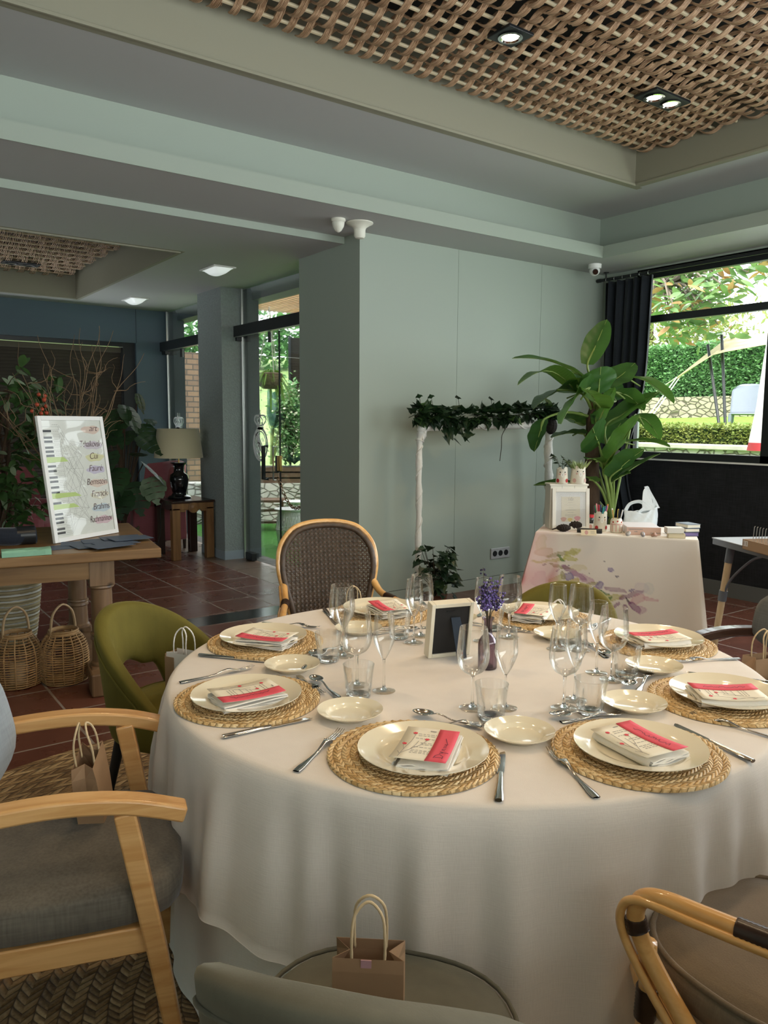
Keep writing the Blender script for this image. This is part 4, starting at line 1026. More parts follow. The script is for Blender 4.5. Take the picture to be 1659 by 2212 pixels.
for k in range(33):
    if k % 3 != 1:
        y = .034 + k * .029; x0 = .17
        for q in range(3): thin((x0, y), (x0 + .025, y + .003), .0022); x0 += .033
tg = [.80, .69, .575, .45, .34, .225, .11]
for k in range(33): thin((.28, .03 + k * .029), (.60, rd.choice(tg)), .0009)
lines.build('printed_lines', mat('printed_grey', (.36, .35, .32), .6), poster, smooth=0)
hl = MB()
for v0, v1, u1 in ((.24, .285, .44), (.335, .38, .50), (.64, .69, .36)):
    hl.poly([BP(0, v0, .0072), BP(u1 * .7, v0 + .004, .0072), BP(u1, (v0 + v1) / 2 - .02, .0072), BP(u1 * .8, v1 - .006, .0072), BP(0, v1, .0072)])
hl.build('green_highlight', mat('highlighter_green', (.52, .66, .22), .5), poster, smooth=0)
glyph = mat('sepia_lettering', (.12, .06, .07), .7)
for v, u, txt, col in ((.905, .78, 'art', (.72, .56, .48)), (.765, .575, 'Tchaikovsky', (.62, .56, .62)), (.655, .72, 'Cui', (.70, .67, .40)), (.545, .68, 'Fauré', (.58, .53, .66)), (.425, .61, 'Bernstein', (.74, .60, .52)), (.315, .66, 'Franck', (.70, .66, .54)), (.20, .66, 'Brahms', (.52, .60, .66)), (.09, .58, 'Rachmaninov', (.68, .50, .54))):
    bl = MB(); P = []; cx = .82
    for q in range(22):
        a = 2 * PI * q / 22; P.append(BP(cx + (.165 + .018 * math.sin(a * 3 + v * 20)) * math.cos(a), v + .012 + (.036 + .005 * math.sin(a * 5 + v * 9)) * math.sin(a), .0068))
    bl.poly(P); b = bl.build('colour_wash', mat('wash_%d' % int(v * 100), col, .5), poster, smooth=0)
    lettering(poster, txt, .056, glyph, Matrix.Translation(BP(u, v, .0055)) @ MT @ Matrix.Rotation(PI / 2, 4, 'X'), .3, .92, {'Tchaikovsky': .185, 'Cui': .07, 'Fauré': .11, 'Bernstein': .165, 'Franck': .135, 'Brahms': .135, 'Rachmaninov': .18, 'art': .07}[txt])
film = thin_glass('plastic_film', (.97, .98, .97), (.95, .96, .95), 1.45, .02, 3)
G = [[BP(i / 14, j / 22, (.0035 + .0007 * mnoise.noise(Vector((i * .45, j * .4, 2))))) for j in range(23)] for i in range(15)]
MB().grid(G).build('plastic_film', film, t, smooth=180)

# envelopes, wrapped packet, dark roll
env_m = mat('slate_blue_card', (.075, .105, .165), .6)
pts = [((150, 1181), 10), ((178, 1174), -4), ((205, 1180), 14), ((222, 1170), 2), ((250, 1176), 18), ((262, 1165), 6), ((238, 1183), 22), ((282, 1168), 12)]
for k, ((px, py), an) in enumerate(pts):
    q = atz(px, py, FZ + .001)
    t = thing('envelope', 'slate blue envelope in the fanned pile at the foot of the display board', 'envelope', (q.x, q.y, FZ + .0008 + .0022 * k), FR + math.radians(an), 'slate blue envelopes on the pine table')
    MB().box((-.115, -.075, 0), (.115, .075, .0016)).build('body', env_m, t, smooth=0)
    MB().poly([(-.115, .075, .0018), (.115, .075, .0018), (0, -.01, .0021)]).build('flap', env_m, t, smooth=0)
q = (atz(10, 1205, FZ) + atz(113, 1199, FZ)) / 2; m = MB(); G = []
rd = random.Random(9)
for i in range(9):
    x = -.118 + .236 * i / 8; row = []
    for y, z in ((-.052, 0), (-.053, .024), (-.044, .032), (0, .034), (.046, .030), (.052, .024), (.052, 0)): row.append((x, y + rd.uniform(-.002, .002), max(0, z + rd.uniform(-.002, .003))))
    G.append(row)
m.grid(G, False, True); n_ = 7; m.f += [tuple(range(6, -1, -1)), tuple(range(56, 63))]; m.m += [0, 0]
o = m.build('wrapped_packet', mat('mint_green_paper', (.27, .53, .37), .6), None, (q.x, q.y + .055, FZ + .0005), FR + .03, smooth=0); tag(o, 'mint green paper packet lying on the pine table', 'packet')
t = thing('rolled_case', 'dark rolled fabric case lying on the pine table behind the green packet', 'case', FL(-.98, .42, FZ + .052), FR + .08)
P = [(-.36 + .72 * i / 12, .004 * math.sin(i), .003 * math.sin(i * 1.7)) for i in range(13)]
MB().tube(P, [.050 + .0015 * math.sin(i * 2.1) for i in range(13)], 18).build('roll', fabric('dark_navy_cloth', (.018, .022, .032), var=.2, scale=120), t, smooth=50)
MB().tube([(.26, 0, 0), (.355, 0, 0)], [.0525, .0535], 18).build('end_band', black_metal, t, smooth=50)

# tall glass vase with corkscrew willow, berry spray
vx = Vector((1.295, 5.24, FZ + .0008))
t = thing('glass_vase', 'tall clear glass cylinder vase of bark and twigs behind the board', 'vase', vx)
MB().lathe([(.001, 0), (.115, 0), (.118, .004), (.118, .47), (.113, .47), (.113, .012), (.001, .012)], 40).build('cylinder', glass_m, t, smooth=50)
bark_m = mat('bark_brown', (.060, .034, .018), .85, var=.45, vs=18, bump=.6, bs=40, stretch=(1, 1, .2))
m = MB(); rd = random.Random(21)
for k in range(26):
    a = rd.uniform(0, 2 * PI); r = rd.uniform(.01, .08); P = [(r * math.cos(a + s * .25), r * math.sin(a + s * .25), .016 + s * .105) for s in range(5)]
    m.tube(P, rd.uniform(.010, .022), 6)
m.build('bark_strips', bark_m, t)
willow = mat('willow_twig', (.165, .105, .055), .7, var=.3, vs=12)
t = thing('willow_branches', 'curly willow branches rising from the glass vase above the board', 'branches', vx + Vector((0, 0, .02)), group=None)
rd = random.Random(14)
for k in range(24):
    m = MB(); a = rd.uniform(-.8, 3.9); sp = rd.uniform(.15, .62); hh = rd.uniform(.75, 1.27); P = []; ph = rd.uniform(0, 6); fq = rd.uniform(7, 11)
    for i in range(34):
        u = i / 33; w = .036 * math.sin(u * fq + ph) * min(1, u * 3) + .012 * math.sin(u * 23 + ph)
        r = .06 + (sp - .06) * u ** 1.5
        P.append((r * math.cos(a) + w, r * math.sin(a) * .5 + w * .6, .04 + hh * u))
    m.tube(P, [.0062 * (1 - .75 * i / 33) for i in range(34)], 6)
    for j in (16, 21, 25):
        if rd.random() < .75:
            b = Vector(P[j]); d = Vector((rd.uniform(-1, 1), rd.uniform(-.4, .4), rd.uniform(.1, 1))).normalized(); Q = [b + d * (s * .028) + Vector((.014 * math.sin(s * 1.3 + ph), 0, .010 * math.cos(s * 1.1))) for s in range(8)]
            m.tube(Q, [.0034 * (1 - .1 * s) for s in range(8)], 5)
    m.build('branch', willow, t, smooth=180)
q = aty(92, 870, 5.2)
t = thing('berry_spray', 'spray of orange-red berries on thin stalks beside the curly willow', 'berries', (q.x, q.y, FZ + .04))
rd = random.Random(2); bm_ = mat('orange_berry', (.38, .055, .022), .35); base = Vector((vx.x - q.x, vx.y - q.y, .05))
for px, py in ((86, 852), (99, 855), (93, 864), (78, 874), (101, 877), (92, 884), (70, 888), (88, 893), (101, 892), (80, 900), (96, 862)):
    w = aty(px, py, 5.2) - Vector((q.x, q.y, FZ + .04)); w.y += rd.uniform(-.03, .03)
    MB().tube(smoothpath([base, base.lerp(w, .5) + Vector((0, 0, .12)), w + Vector((0, 0, .02)), w], 5), .0016, 5).build('stalk', willow, t)
    MB().ball(w, .0125, 12).build('berry', bm_, t)

# ficus in a coiled basket pot
green_d = leafmat('deep_green_leaf', (.012, .032, .012), (.035, .085, .028), .42, 5, .15)
green_m = leafmat('mid_green_leaf', (.030, .075, .020), (.085, .17, .050), .4, 5, .2)
green_p = leafmat('pale_variegated_leaf', (.12, .19, .10), (.34, .42, .28), .4, 5, .2)
t = thing('ficus_tree', 'tall leafy ficus with twisted trunks standing behind the pine table', 'potted tree', (.985, 5.72, .02))
rd = random.Random(31)
for k in range(5):
    a0 = k * 1.26; P = [(.045 * math.cos(a0 + s * .55), .045 * math.sin(a0 + s * .55), .35 + s * .085) for s in range(16)]
    MB().tube(P, [.020 - .0006 * s for s in range(16)], 8).build('trunk', bark_m, t)
tw, lf, lp = MB(), MB(), MB()
for k in range(46):
    a = rd.uniform(0, 2 * PI); z0 = rd.uniform(.7, 1.7); L = rd.uniform(.25, .62); up = rd.uniform(-.1, .7)
    d = Vector((math.cos(a) * .8, math.sin(a) * .8, up)); P = [Vector((0, 0, z0)) + d * (L * s / 7) + Vector((.02 * math.sin(s * 1.5 + k), .02 * math.cos(s + k), -.012 * s * s * .12)) for s in range(8)]
    tw.tube(P, [.0055 - .0006 * s for s in range(8)], 5)
    for s in range(2, 8):
        for e in range(3):
            b = P[s]; dd = (d * .5 + Vector((rd.uniform(-1, 1), rd.uniform(-1, 1), rd.uniform(-.9, .5)))).normalized(); ln = rd.uniform(.065, .115)
            (lf if rd.random() < .84 else lp).leaf(b, b + dd * ln, ln * .48, droop=.02, roll=rd.uniform(-.8, .8), nu=6)
tw.build('twigs', bark_m, t); lf.build('dark_leaves', green_m, t, smooth=180); lp.build('pale_leaves', green_p, t, smooth=180)
t = thing('basket_pot', 'white and straw coiled basket pot under the pine table', 'basket', (.985, 5.72, 0))
def coil(rf, z0, z1, n, m, r=.011, seg=72):
    for k in range(n):
        z = z0 + (z1 - z0) * k / (n - 1); R = rf((z - z0) / (z1 - z0)); m.tube([(R * math.cos(2 * PI * i / seg), R * math.sin(2 * PI * i / seg), z) for i in range(seg)], [r * (1 + .12 * (i % 2)) for i in range(seg)], 7, True)
wp = NT('white_straw_coils'); sx = wp.n('SeparateXYZ', {0: wp.co()}); bands = wp.math('FRACT', wp.math('MULTIPLY', sx.outputs[2], 26.0))
wp.base(wp.mix(wp.ramp(wp.math('ADD', bands, wp.math('MULTIPLY', wp.noise(wp.co(), 22), .5)), [(.42, (0, 0, 0)), (.6, (1, 1, 1))]), (.60, .60, .55), (.36, .30, .17))); wp.set(Roughness=.8)
m = MB(); coil(lambda u: .150 + .055 * u ** .8, .012, .46, 21, m, .0125); m.build('coiled_wall', wp.mat, t, smooth=60)
MB().lathe([(0, .006), (.15, .006), (.205, .46), (.19, .46), (.18, .40), (0, .40)], 40).build('liner', mat('dark_soil', (.03, .02, .014), .9), t)

# two wicker lanterns on the floor
lant_m = mat('honey_wicker', (.44, .27, .12), .5, var=.25, vs=25)
def lantern(label, px, py, candle):
    q = atz(px, py, 0); t = thing('wicker_lantern', label, 'lantern', (q.x, q.y, 0), 0.4, 'wicker lanterns on the tiled floor')
    prof = [(.118, .006), (.129, .05), (.132, .12), (.130, .18), (.118, .235), (.092, .275), (.078, .295)]
    P = smoothpath([Vector((r, z, 0)) for r, z in prof], 6); pr = [(p.x, p.y) for p in P]
    at = lambda z: next((r0 + (r1 - r0) * (z - z0) / max(1e-6, z1 - z0) for (r0, z0), (r1, z1) in zip(pr, pr[1:]) if z0 <= z <= z1), pr[-1][0])
    m = MB()
    for k in range(21):
        z = .008 + k * .0138; R = at(z); m.tube([((R + .003 * math.sin(6 * a_)) * math.cos(a_), (R + .003 * math.sin(6 * a_)) * math.sin(a_), z + .002 * math.sin(a_ * 3 + k)) for a_ in [2 * PI * i / 48 for i in range(48)]], .0034, 6, True)
    m.build('hoops', lant_m, t, smooth=180)
    m = MB()
    for k in range(14):
        a_ = 2 * PI * k / 14; m.tube([(r * math.cos(a_), r * math.sin(a_), z) for r, z in pr], .0040, 6)
    m.build('uprights', lant_m, t, smooth=180)
    m = MB()
    for z, R in ((.290, .080), (.297, .076), (.303, .079)): m.tube([(R * math.cos(2 * PI * i / 40), R * math.sin(2 * PI * i / 40), z) for i in range(40)], .006, 7, True)
    m.build('rim', lant_m, t, smooth=180)
    MB().lathe([(0, .004), (.115, .004), (.115, .010), (0, .010)], 32).build('base', lant_m, t)
    m = MB(); m.tube(smoothpath([(-.079, 0, .27), (-.080, 0, .33), (-.060, 0, .41), (0, 0, .452), (.060, 0, .41), (.080, 0, .33), (.079, 0, .27)], 7), .0062, 8, up=(0, 1, 0), flat=1.5); m.build('handle', mat('pale_cane', (.52, .36, .20), .5), t, smooth=180)
    if candle: MB().lathe([(0, .012), (.042, .012), (.042, .125), (.038, .130), (.004, .128), (0, .128)], 28).build('candle', mat('ivory_wax', (.66, .52, .33), .5), t)
lantern('wicker lantern with an ivory candle inside, beside the basket pot', 40, 1478, True)
lantern('empty wicker lantern beside the pine table leg', 141, 1470, False)

# ------------------------------------------------------------------ far corner of the passage
t = thing('side_table', 'carved wooden side table carrying the black vase lamp', 'table', (3.03, 8.06, 0))
teak = wood('orange_teak', (.17, .075, .022), (.29, .145, .05), 'z', .4, 9); dark_top = mat('dark_lacquer_top', (.035, .016, .010), .25)
for x_ in (.045, .43):
    for y_ in (.04, .52): MB().box((x_ - .045, y_ - .04, 0), (x_ + .045, y_ + .04, .57)).build('leg', teak if y_ < .1 else dark_top, t, smooth=0, bevel=.006)
m = MB(); m.box((0, 0, .545), (.475, .03, .62)); m.box((.09, .004, .525), (.15, .026, .546)); m.box((.325, .004, .525), (.385, .026, .546))
m.build('apron', teak, t, smooth=0, bevel=.005); MB().box((0, .03, .545), (.03, .56, .62)).build('apron', dark_top, t, smooth=0)
Mx = Matrix.Translation((.2375, .0, .572)) @ Matrix.Rotation(PI / 2, 4, 'X')
MB().lathe([(.0, .016), (.018, .014), (.03, .008), (.050, .012), (.060, .010), (.062, -.01)], 32, M=Mx).build('medallion', teak, t)
MB().box((-.01, -.012, .62), (.485, .572, .645)).build('tabletop', dark_top, t, smooth=0, bevel=.005)
t = thing('table_lamp', 'black vase table lamp with a wide cream shade', 'lamp', (3.245, 8.40, .6455))
MB().lathe([(0, 0), (.125, 0), (.13, .012), (.115, .028), (.09, .035), (.075, .06), (.082, .08), (.10, .16), (.105, .215), (.095, .265), (.060, .29), (.055, .33), (.062, .37), (.092, .395), (.09, .40), (.02, .40), (0, .405)], 40).build('vase_base', mat('black_glazed_ceramic', (.006, .006, .008), .08, coat=.6), t, smooth=60)
MB().cyl((0, 0, .40), (0, 0, .60), .008).build('stem', brass, t)
MB().lathe([(.268, .455), (.228, .775), (.226, .775), (.266, .455)], 48).build('lamp_shade', mat('cream_silk_shade', (.60, .53, .34), .6, sheen=.3), t, smooth=180)
m = MB(); m.tube(smoothpath([(-.12, .02, .01), (-.20, -.05, -.01), (-.245, -.06, -.10), (-.24, -.03, -.35), (-.27, .0, -.55), (-.20, .03, -.640)], 6), .004, 6); m.build('cord', black_metal, t)
rose = fabric('rose_pink_upholstery', (.27, .085, .095), var=.12, scale=140, sheen=.3)
def wing_chair(label, loc, rz):
    t = thing('wing_armchair', label, 'armchair', loc, rz, 'rose pink armchairs in the passage')
    pad(MB(), -.28, .32, -.27, .27, .20, .44, 5, .03).build('seat', rose, t, smooth=60)
    for s in (-1, 1):
        m = MB(); m.box((-.30, s * .34 - .07, .12), (.33, s * .34 + .07, .56)); m.tube([(-.30, s * .34, .57), (.34, s * .34, .57)], .078, 14); m.build('armrest', rose, t, smooth=50, bevel=.02)
        for x_ in (-.30, .27): MB().cyl((x_, s * .32, 0), (x_, s * .32, .13), .016, .024, 10).build('leg', dark_wood, t)
    G = []
    for i in range(25):
        u = -1 + i / 12; zt = .98 + .05 * math.cos(u * PI / 2); row = []
        for x_, z_ in ((-.30, .15), (-.34, .5), (-.40, zt - .04), (-.385, zt), (-.33, zt), (-.30, zt - .04), (-.23, .5), (-.22, .15)): row.append((x_ + .20 * abs(u) ** 4 * (1 if z_ > .4 else .5), u * .40, z_))
        G.append(row)
    m = MB().grid(G, False, True); m.f += [tuple(range(7, -1, -1)), tuple(range(24 * 8, 25 * 8))]; m.m += [0, 0]
    m.build('backrest', rose, t, smooth=60); return t
wing_chair('rose pink armchair behind the side table with the lamp', (3.16, 9.15, 0), PI)
wing_chair('rose pink armchair half hidden behind the ficus and the glass vase', (1.75, 8.9, 0), math.radians(-40))

def monstera_leaf(m, base, tip, width, roll):
    b, tp = Vector(base), Vector(tip); d = tp - b; L = d.length; d.normalize(); side = d.cross(Vector((0, 0, 1)))
    side = (Vector((1, 0, 0)) if side.length < .1 else side.normalized()); side = Matrix.Rotation(roll, 3, d) @ side; nr = side.cross(d)
    def pt(u, x): return b + d * (L * u) + side * (width * x) - Vector((0, 0, 1)) * (.22 * L * u * u) + nr * (.10 * width * abs(x) - .12 * width * x * x * 2)
    for s in (1, -1):
        segs = 5
        for k in range(segs):
            u0, u1 = k / segs, (k + .74) / segs
            wd = lambda u: .5 * (1 - abs(2 * u - .72) ** 2.0 * .78) if u > .0 else .3
            a, bq = pt(u0, 0), pt((k + 1) / segs, 0)
            e0, e1 = pt(min(1, u0 + .08) - .04, s * wd(u0 + .02)), pt(min(1, u1 + .10), s * wd(min(1, u1)))
            i0, i1 = pt(u0 + .03, s * .16), pt(min(1, (k + 1) / segs), s * .15)
            V = [a, i0, e0, (e0 + e1) / 2 + side * (s * width * .04), e1, i1, bq]
            m.poly(V if s > 0 else V[::-1])
t = thing('monstera', 'dark monstera plant with split leaves between the board and the lamp', 'potted plant', (2.70, 8.75, .02))
rd = random.Random(8); lf, lp, stt = MB(), MB(), MB()
spots = [(245, 885, 250, 905, .34), (228, 900, 215, 930, .32), (270, 875, 285, 905, .30), (298, 850, 309, 885, .13), (320, 905, 330, 912, .15), (310, 915, 322, 942, .24), (300, 940, 330, 960, .30), (250, 930, 232, 950, .26), (285, 985, 312, 975, .2), (240, 975, 230, 1010, .28), (310, 1000, 335, 1020, .32), (325, 1030, 338, 1075, .28), (255, 1010, 245, 1050, .32), (290, 1040, 300, 1085, .34), (265, 1060, 260, 1100, .3), (235, 1050, 225, 1085, .28), (280, 930, 262, 960, .24)]
for i, (bx_, by_, tx_, ty_, w) in enumerate(spots):
    yb = 8.6 + rd.uniform(-.25, .2); B_ = aty(bx_, by_, yb) - t.location; T_ = aty(tx_, ty_, yb - .12) - t.location
    d = (T_ - B_); T_ = B_ + d.normalized() * max(d.length, w * 1.0)
    monstera_leaf(lp if i in (11,) else lf, B_, T_, w, rd.uniform(-.5, .5))
    stt.tube(smoothpath([(.02, 0, .25 + .07 * (i % 5)), Vector((.03, 0, .5)).lerp(B_, .55), B_], 6), .006, 6)
stt.tube([(.02, 0, .2), (.03, .0, .7), (.02, .02, 1.15), (.05, 0, 1.5)], .03, 8)
lf.build('split_leaves', green_d, t, smooth=0); lp.build('pale_split_leaf', green_p, t, smooth=0); stt.build('stems', bark_m, t)
MB().lathe([(0, 0), (.15, 0), (.19, .32), (.18, .32), (.17, .27), (0, .27)], 32, (0, 0, -.019)).build('pot', mat('olive_pot', (.10, .09, .045), .6), t, smooth=50)
# ------------------------------------------------------------------ floral gift table by the window
GZ = .745; GR = math.atan2(-.819, .574); GO = Vector((4.071, 3.789, 0)); GW, GD = 1.065, .60
def GL(x, y, z=0): return GO + Matrix.Rotation(GR, 3, 'Z') @ Vector((x, y, z))
t = thing('trestle_table', 'table hidden beneath the watercolour floral cloth', 'table', GO, GR)
MB().box((.01, .01, GZ - .03), (GW - .01, GD - .01, GZ - .004)).build('tabletop', pine, t, smooth=0)
for x_ in (.06, GW - .06):
    for y_ in (.06, GD - .06): MB().cyl((x_, y_, 0), (x_, y_, GZ - .03), .02).build('leg', black_metal, t)
blobs = []
_f = Vector((math.cos(GR), math.sin(GR), 0)); _nf = Vector((-math.sin(GR), math.cos(GR), 0))
def fpl(px, py):
    d = ray(px, py); s = (GO - EYE).dot(_nf) / d.dot(_nf); P = EYE + d * s; return ((P - GO).dot(_f), P.z)
def blob(px, py, a, b, ang, col, k=.8): u, z = fpl(px, py); blobs.append((u, z, a, b, math.radians(ang), col, k))
YG, GR_, PU, VI, PK, OL, RD_ = (.52, .50, .14), (.10, .20, .045), (.26, .10, .22), (.24, .19, .36), (.62, .30, .36), (.36, .32, .14), (.55, .12, .14)
for args in ((1180, 1192, .05, .03, 0, (.62, .42, .26), .6), (1215, 1196, .10, .016, 12, OL, .8), (1238, 1192, .055, .020, 22, YG, .8), (1195, 1210, .10, .012, 8, YG, .9), (1233, 1206, .05, .013, -8, YG, .9), (1213, 1206, .035, .008, -40, GR_, 1),
             (1210, 1223, .075, .011, -8, OL, .9), (1240, 1236, .10, .018, -28, PU, .75), (1258, 1246, .085, .022, -24, (.50, .27, .40), .6), (1229, 1245, .034, .026, 0, VI, .85), (1202, 1250, .05, .022, 30, YG, .7), (1217, 1242, .018, .03, 10, OL, .8), (1222, 1258, .02, .014, 0, VI, .7), (1244, 1258, .03, .03, 60, (.55, .42, .12), .8), (1250, 1226, .06, .02, 5, (.66, .58, .30), .5),
             (1270, 1263, .09, .012, 16, OL, .9), (1296, 1263, .03, .022, 30, VI, .85), (1286, 1272, .022, .016, 0, PU, .7), (1303, 1280, .045, .012, -20, GR_, 1), (1330, 1273, .075, .015, -4, PU, .6), (1318, 1290, .09, .018, 8, YG, .8), (1310, 1296, .045, .010, 30, GR_, .9), (1365, 1284, .085, .016, 22, PU, .75), (1378, 1292, .05, .03, 30, PK, .5), (1357, 1296, .03, .006, -40, (.05, .03, .05), 1), (1332, 1306, .03, .013, 40, PU, .85), (1351, 1313, .016, .030, 0, PU, .85), (1371, 1310, .045, .020, -38, PU, .85), (1384, 1316, .035, .026, 0, (.50, .30, .42), .55),
             (1404, 1293, .05, .012, -6, PK, .6), (1320, 1232, .017, .013, 0, VI, .9), (1334, 1243, .009, .007, 0, (.1, .08, .14), .9), (1364, 1275, .012, .008, 0, VI, .9), (1306, 1210, .005, .004, 0, (.1, .08, .1), .9), (1179, 1219, .007, .004, 0, (.05, .04, .06), .9), (1229, 1221, .005, .004, 0, (.05, .04, .06), .9), (1274, 1238, .004, .004, 0, (.1, .08, .1), .9), (1206, 1232, .016, .005, 40, PU, .8), (1172, 1172, .03, .05, 0, (.60, .56, .30), .5), (1385, 1270, .05, .04, 0, (.62, .55, .60), .4), (1402, 1270, .03, .04, 0, (.55, .60, .58), .35), (1175, 1250, .03, .06, 0, (.60, .40, .46), .5)): blob(*args)
def floral(side, u, z):
    c = Vector((.80, .745, .665)); n = mnoise.noise(Vector((u * 7 + side * 3, z * 7, 0)))
    if side == 0:
        w = .012; du, dz = w * mnoise.noise(Vector((u * 26, z * 26, 1))), w * mnoise.noise(Vector((u * 26, z * 26, 5)))
        for bu_, bz, a, b, an, col, k in blobs:
            x, y = u + du - bu_, z + dz - bz; co, si = math.cos(an), math.sin(an); p, q = (x * co + y * si) / a, (-x * si + y * co) / b; r = p * p + q * q
            if r < 1.25:
                m_ = min(1, (1.25 - r) * 4) * k * (.75 + .35 * math.exp(-((r - .9) / .25) ** 2)); m_ = max(0, min(1, m_)); c = c.lerp(Vector(col), m_)
    if side == 3 or (side == 0 and u < .17):
        s_ = 1 if side == 3 else max(0, 1 - u / .17) ** .6; h = mnoise.noise(Vector((u * 5, z * 5, 7))) * .5 + .5; h2 = mnoise.noise(Vector((u * 9, z * 6, 11)))
        c = c.lerp(Vector((.66, .36, .36)), s_ * max(0, min(.9, (1.25 - z * 1.1) * (h + .15) * 1.5))); c = c.lerp(Vector((.50, .07, .10)), s_ * max(0, min(.85, h2 * 2.4 - .15)) * (1 if z < .62 else .2))
    return c
G, CO = [], []
per = [(0, x / 170 * GW) for x in range(170)] + [(1, y / 60 * GD) for y in range(60)] + [(2, x / 40 * GW) for x in range(40)] + [(3, y / 60 * GD) for y in range(60)]
NV = 96
for side, sv in per:
    if side == 0: b, nrm, L, s_ = Vector((sv, 0, 0)), Vector((0, -1, 0)), GW, sv
    elif side == 1: b, nrm, L, s_ = Vector((GW, sv, 0)), Vector((1, 0, 0)), GD, sv
    elif side == 2: b, nrm, L, s_ = Vector((GW - sv, GD, 0)), Vector((0, 1, 0)), GW, sv
    else: b, nrm, L, s_ = Vector((0, GD - sv, 0)), Vector((-1, 0, 0)), GD, sv
    e = min(s_, L - s_); cw = math.exp(-(e / .055) ** 2); row, rc = [], []
    corner = Vector((-1 if b.x < GW / 2 else 1, -1 if b.y < GD / 2 else 1, 0)).normalized()
    for q in range(NV):
        u = q / (NV - 1); z = GZ - u * (GZ - .03 - .02 * cw)
        dr = GZ - z; o_ = nrm * (.004 + .03 * dr + .010 * dr * math.sin(s_ * 19 + side) * min(1, e / .1)) + corner * (cw * dr * (.30 if side in (0, 3) and b.x < GW / 2 and b.y < GD / 2 else .15))
        if q == 0: o_ = Vector((0, 0, 0))
        p = b + o_; row.append((p.x, p.y, z)); rc.append(floral(side, s_, z))
    G.append(row); CO += rc
m = MB().grid(G, True)
nper = len(per); top = []
m.v.append((GW / 2, GD / 2, GZ)); ci = len(m.v) - 1; CO.append(Vector((.80, .76, .70)))
for i in range(nper): m.f.append((i * NV, ((i + 1) % nper) * NV, ci)); m.m.append(0)
fc = NT('watercolour_cloth'); va = fc.n('VertexColor'); va.layer_name = 'print'; fc.base(va.outputs[0]); fc.set(Roughness=.85); fc.p.inputs['Sheen Weight'].default_value = .15
fc.bump(fc.noise(fc.co(), 300, 2), .06, .002)
o = m.build('floral_tablecloth', fc.mat, None, GO, GR, smooth=50); tag(o, 'long pale tablecloth with watercolour flowers on the gift table by the window', 'tablecloth')
ca = o.data.color_attributes.new('print', 'FLOAT_COLOR', 'POINT')
for i, c in enumerate(CO): ca.data[i].color = (*c, 1)
TPZ = GZ + .001
def TP(px, py): return atz(px, py, TPZ)
# white box, framed print, pots
wht = mat('white_painted_wood', (.78, .76, .68), .5)
q0 = TP(1226, 1138); brz = math.radians(-33)
t = thing('white_box', 'white wooden box standing behind the framed print on the floral table', 'box', (4.385, 3.79, TPZ), brz)
MB().box((-.135, -.045, 0), (.135, .09, .315)).build('body', wht, t, smooth=0, bevel=.003)
MB().box((-.142, -.052, .315), (.142, .097, .328)).build('lid', wht, t, smooth=0, bevel=.003)
for x_ in (-.05, .04): MB().box((x_ - .001, -.0458, .29), (x_ + .001, -.0445, .314)).build('seam', mat('seam_shadow_grey', (.35, .33, .28), .8), t, smooth=0)
BOXTOP = TPZ + .328 + .0005
t = thing('framed_print', 'white framed life print leaning on the white box', 'picture frame', (4.335, 3.700, TPZ), brz)
MT2 = Matrix.Rotation(math.radians(-6), 4, 'X'); m = MB()
for a_, b_ in (((-.135, 0, 0), (-.109, .022, .30)), ((.109, 0, 0), (.135, .022, .30)), ((-.109, 0, 0), (.109, .022, .026)), ((-.109, 0, .274), (.109, .022, .30))): m.box(a_, b_, M=MT2)
m.build('frame', wht, t, smooth=0, bevel=.002)
MB().box((-.109, .008, .026), (.109, .014, .274), M=MT2).build('mount', mat('white_mount', (.70, .70, .68), .6), t, smooth=0)
pp = MB().box((-.068, .0065, .060), (.068, .0085, .240), M=MT2).build('print', mat('cream_print', (.68, .63, .50), .5), t, smooth=0)
lettering(pp, 'life', .036, ink, MT2 @ Matrix.Translation((-.024, .0060, .211)) @ Matrix.Rotation(PI / 2, 4, 'X'), .3)
m = MB(); rd = random.Random(4)
for z_, w_ in ((.198, .018), (.180, .042), (.162, .014), (.148, .034), (.142, .038), (.127, .022), (.110, .040), (.103, .040), (.094, .02)):
    x_ = -w_
    while x_ < w_: ln = rd.uniform(.004, .012); m.box((x_, .0060, z_), (min(w_, x_ + ln), .0064, z_ + .0018), M=MT2); x_ += ln + .003
m.build('print_lines', ink, pp, smooth=0)
for x_, z_, r_, nm, col in ((-.052, .078, .020, 'flower_motif', (.58, .36, .30)), (.048, .084, .022, 'flower_motif', (.66, .34, .36)), (-.005, .075, .017, 'flower_motif', (.66, .52, .22))):
    P = [MT2 @ Vector((x_ + r_ * (1 + .2 * math.sin(3 * a_)) * math.cos(a_), .0061, z_ + r_ * .8 * math.sin(a_))) for a_ in [2 * PI * i / 20 for i in range(20)]]
    MB().poly(P).build(nm, mat('motif_%d' % int(x_ * 1000 + 100), col, .6), pp, smooth=0)
MB().box((-.109, .004, .026), (.109, .0045, .274), M=MT2).build('glazing', thin_glass('picture_glass', (.99, .99, .99), (.95, .95, .95), 1.18), t, smooth=0)
bear_c = mat('cream_glazed_pottery', (.74, .70, .58), .25, coat=.4)
face_k = mat('glaze_black', (.015, .012, .012), .3); heart_r = mat('glaze_red', (.42, .03, .03), .3); blush = mat('glaze_rose', (.62, .40, .34), .35)
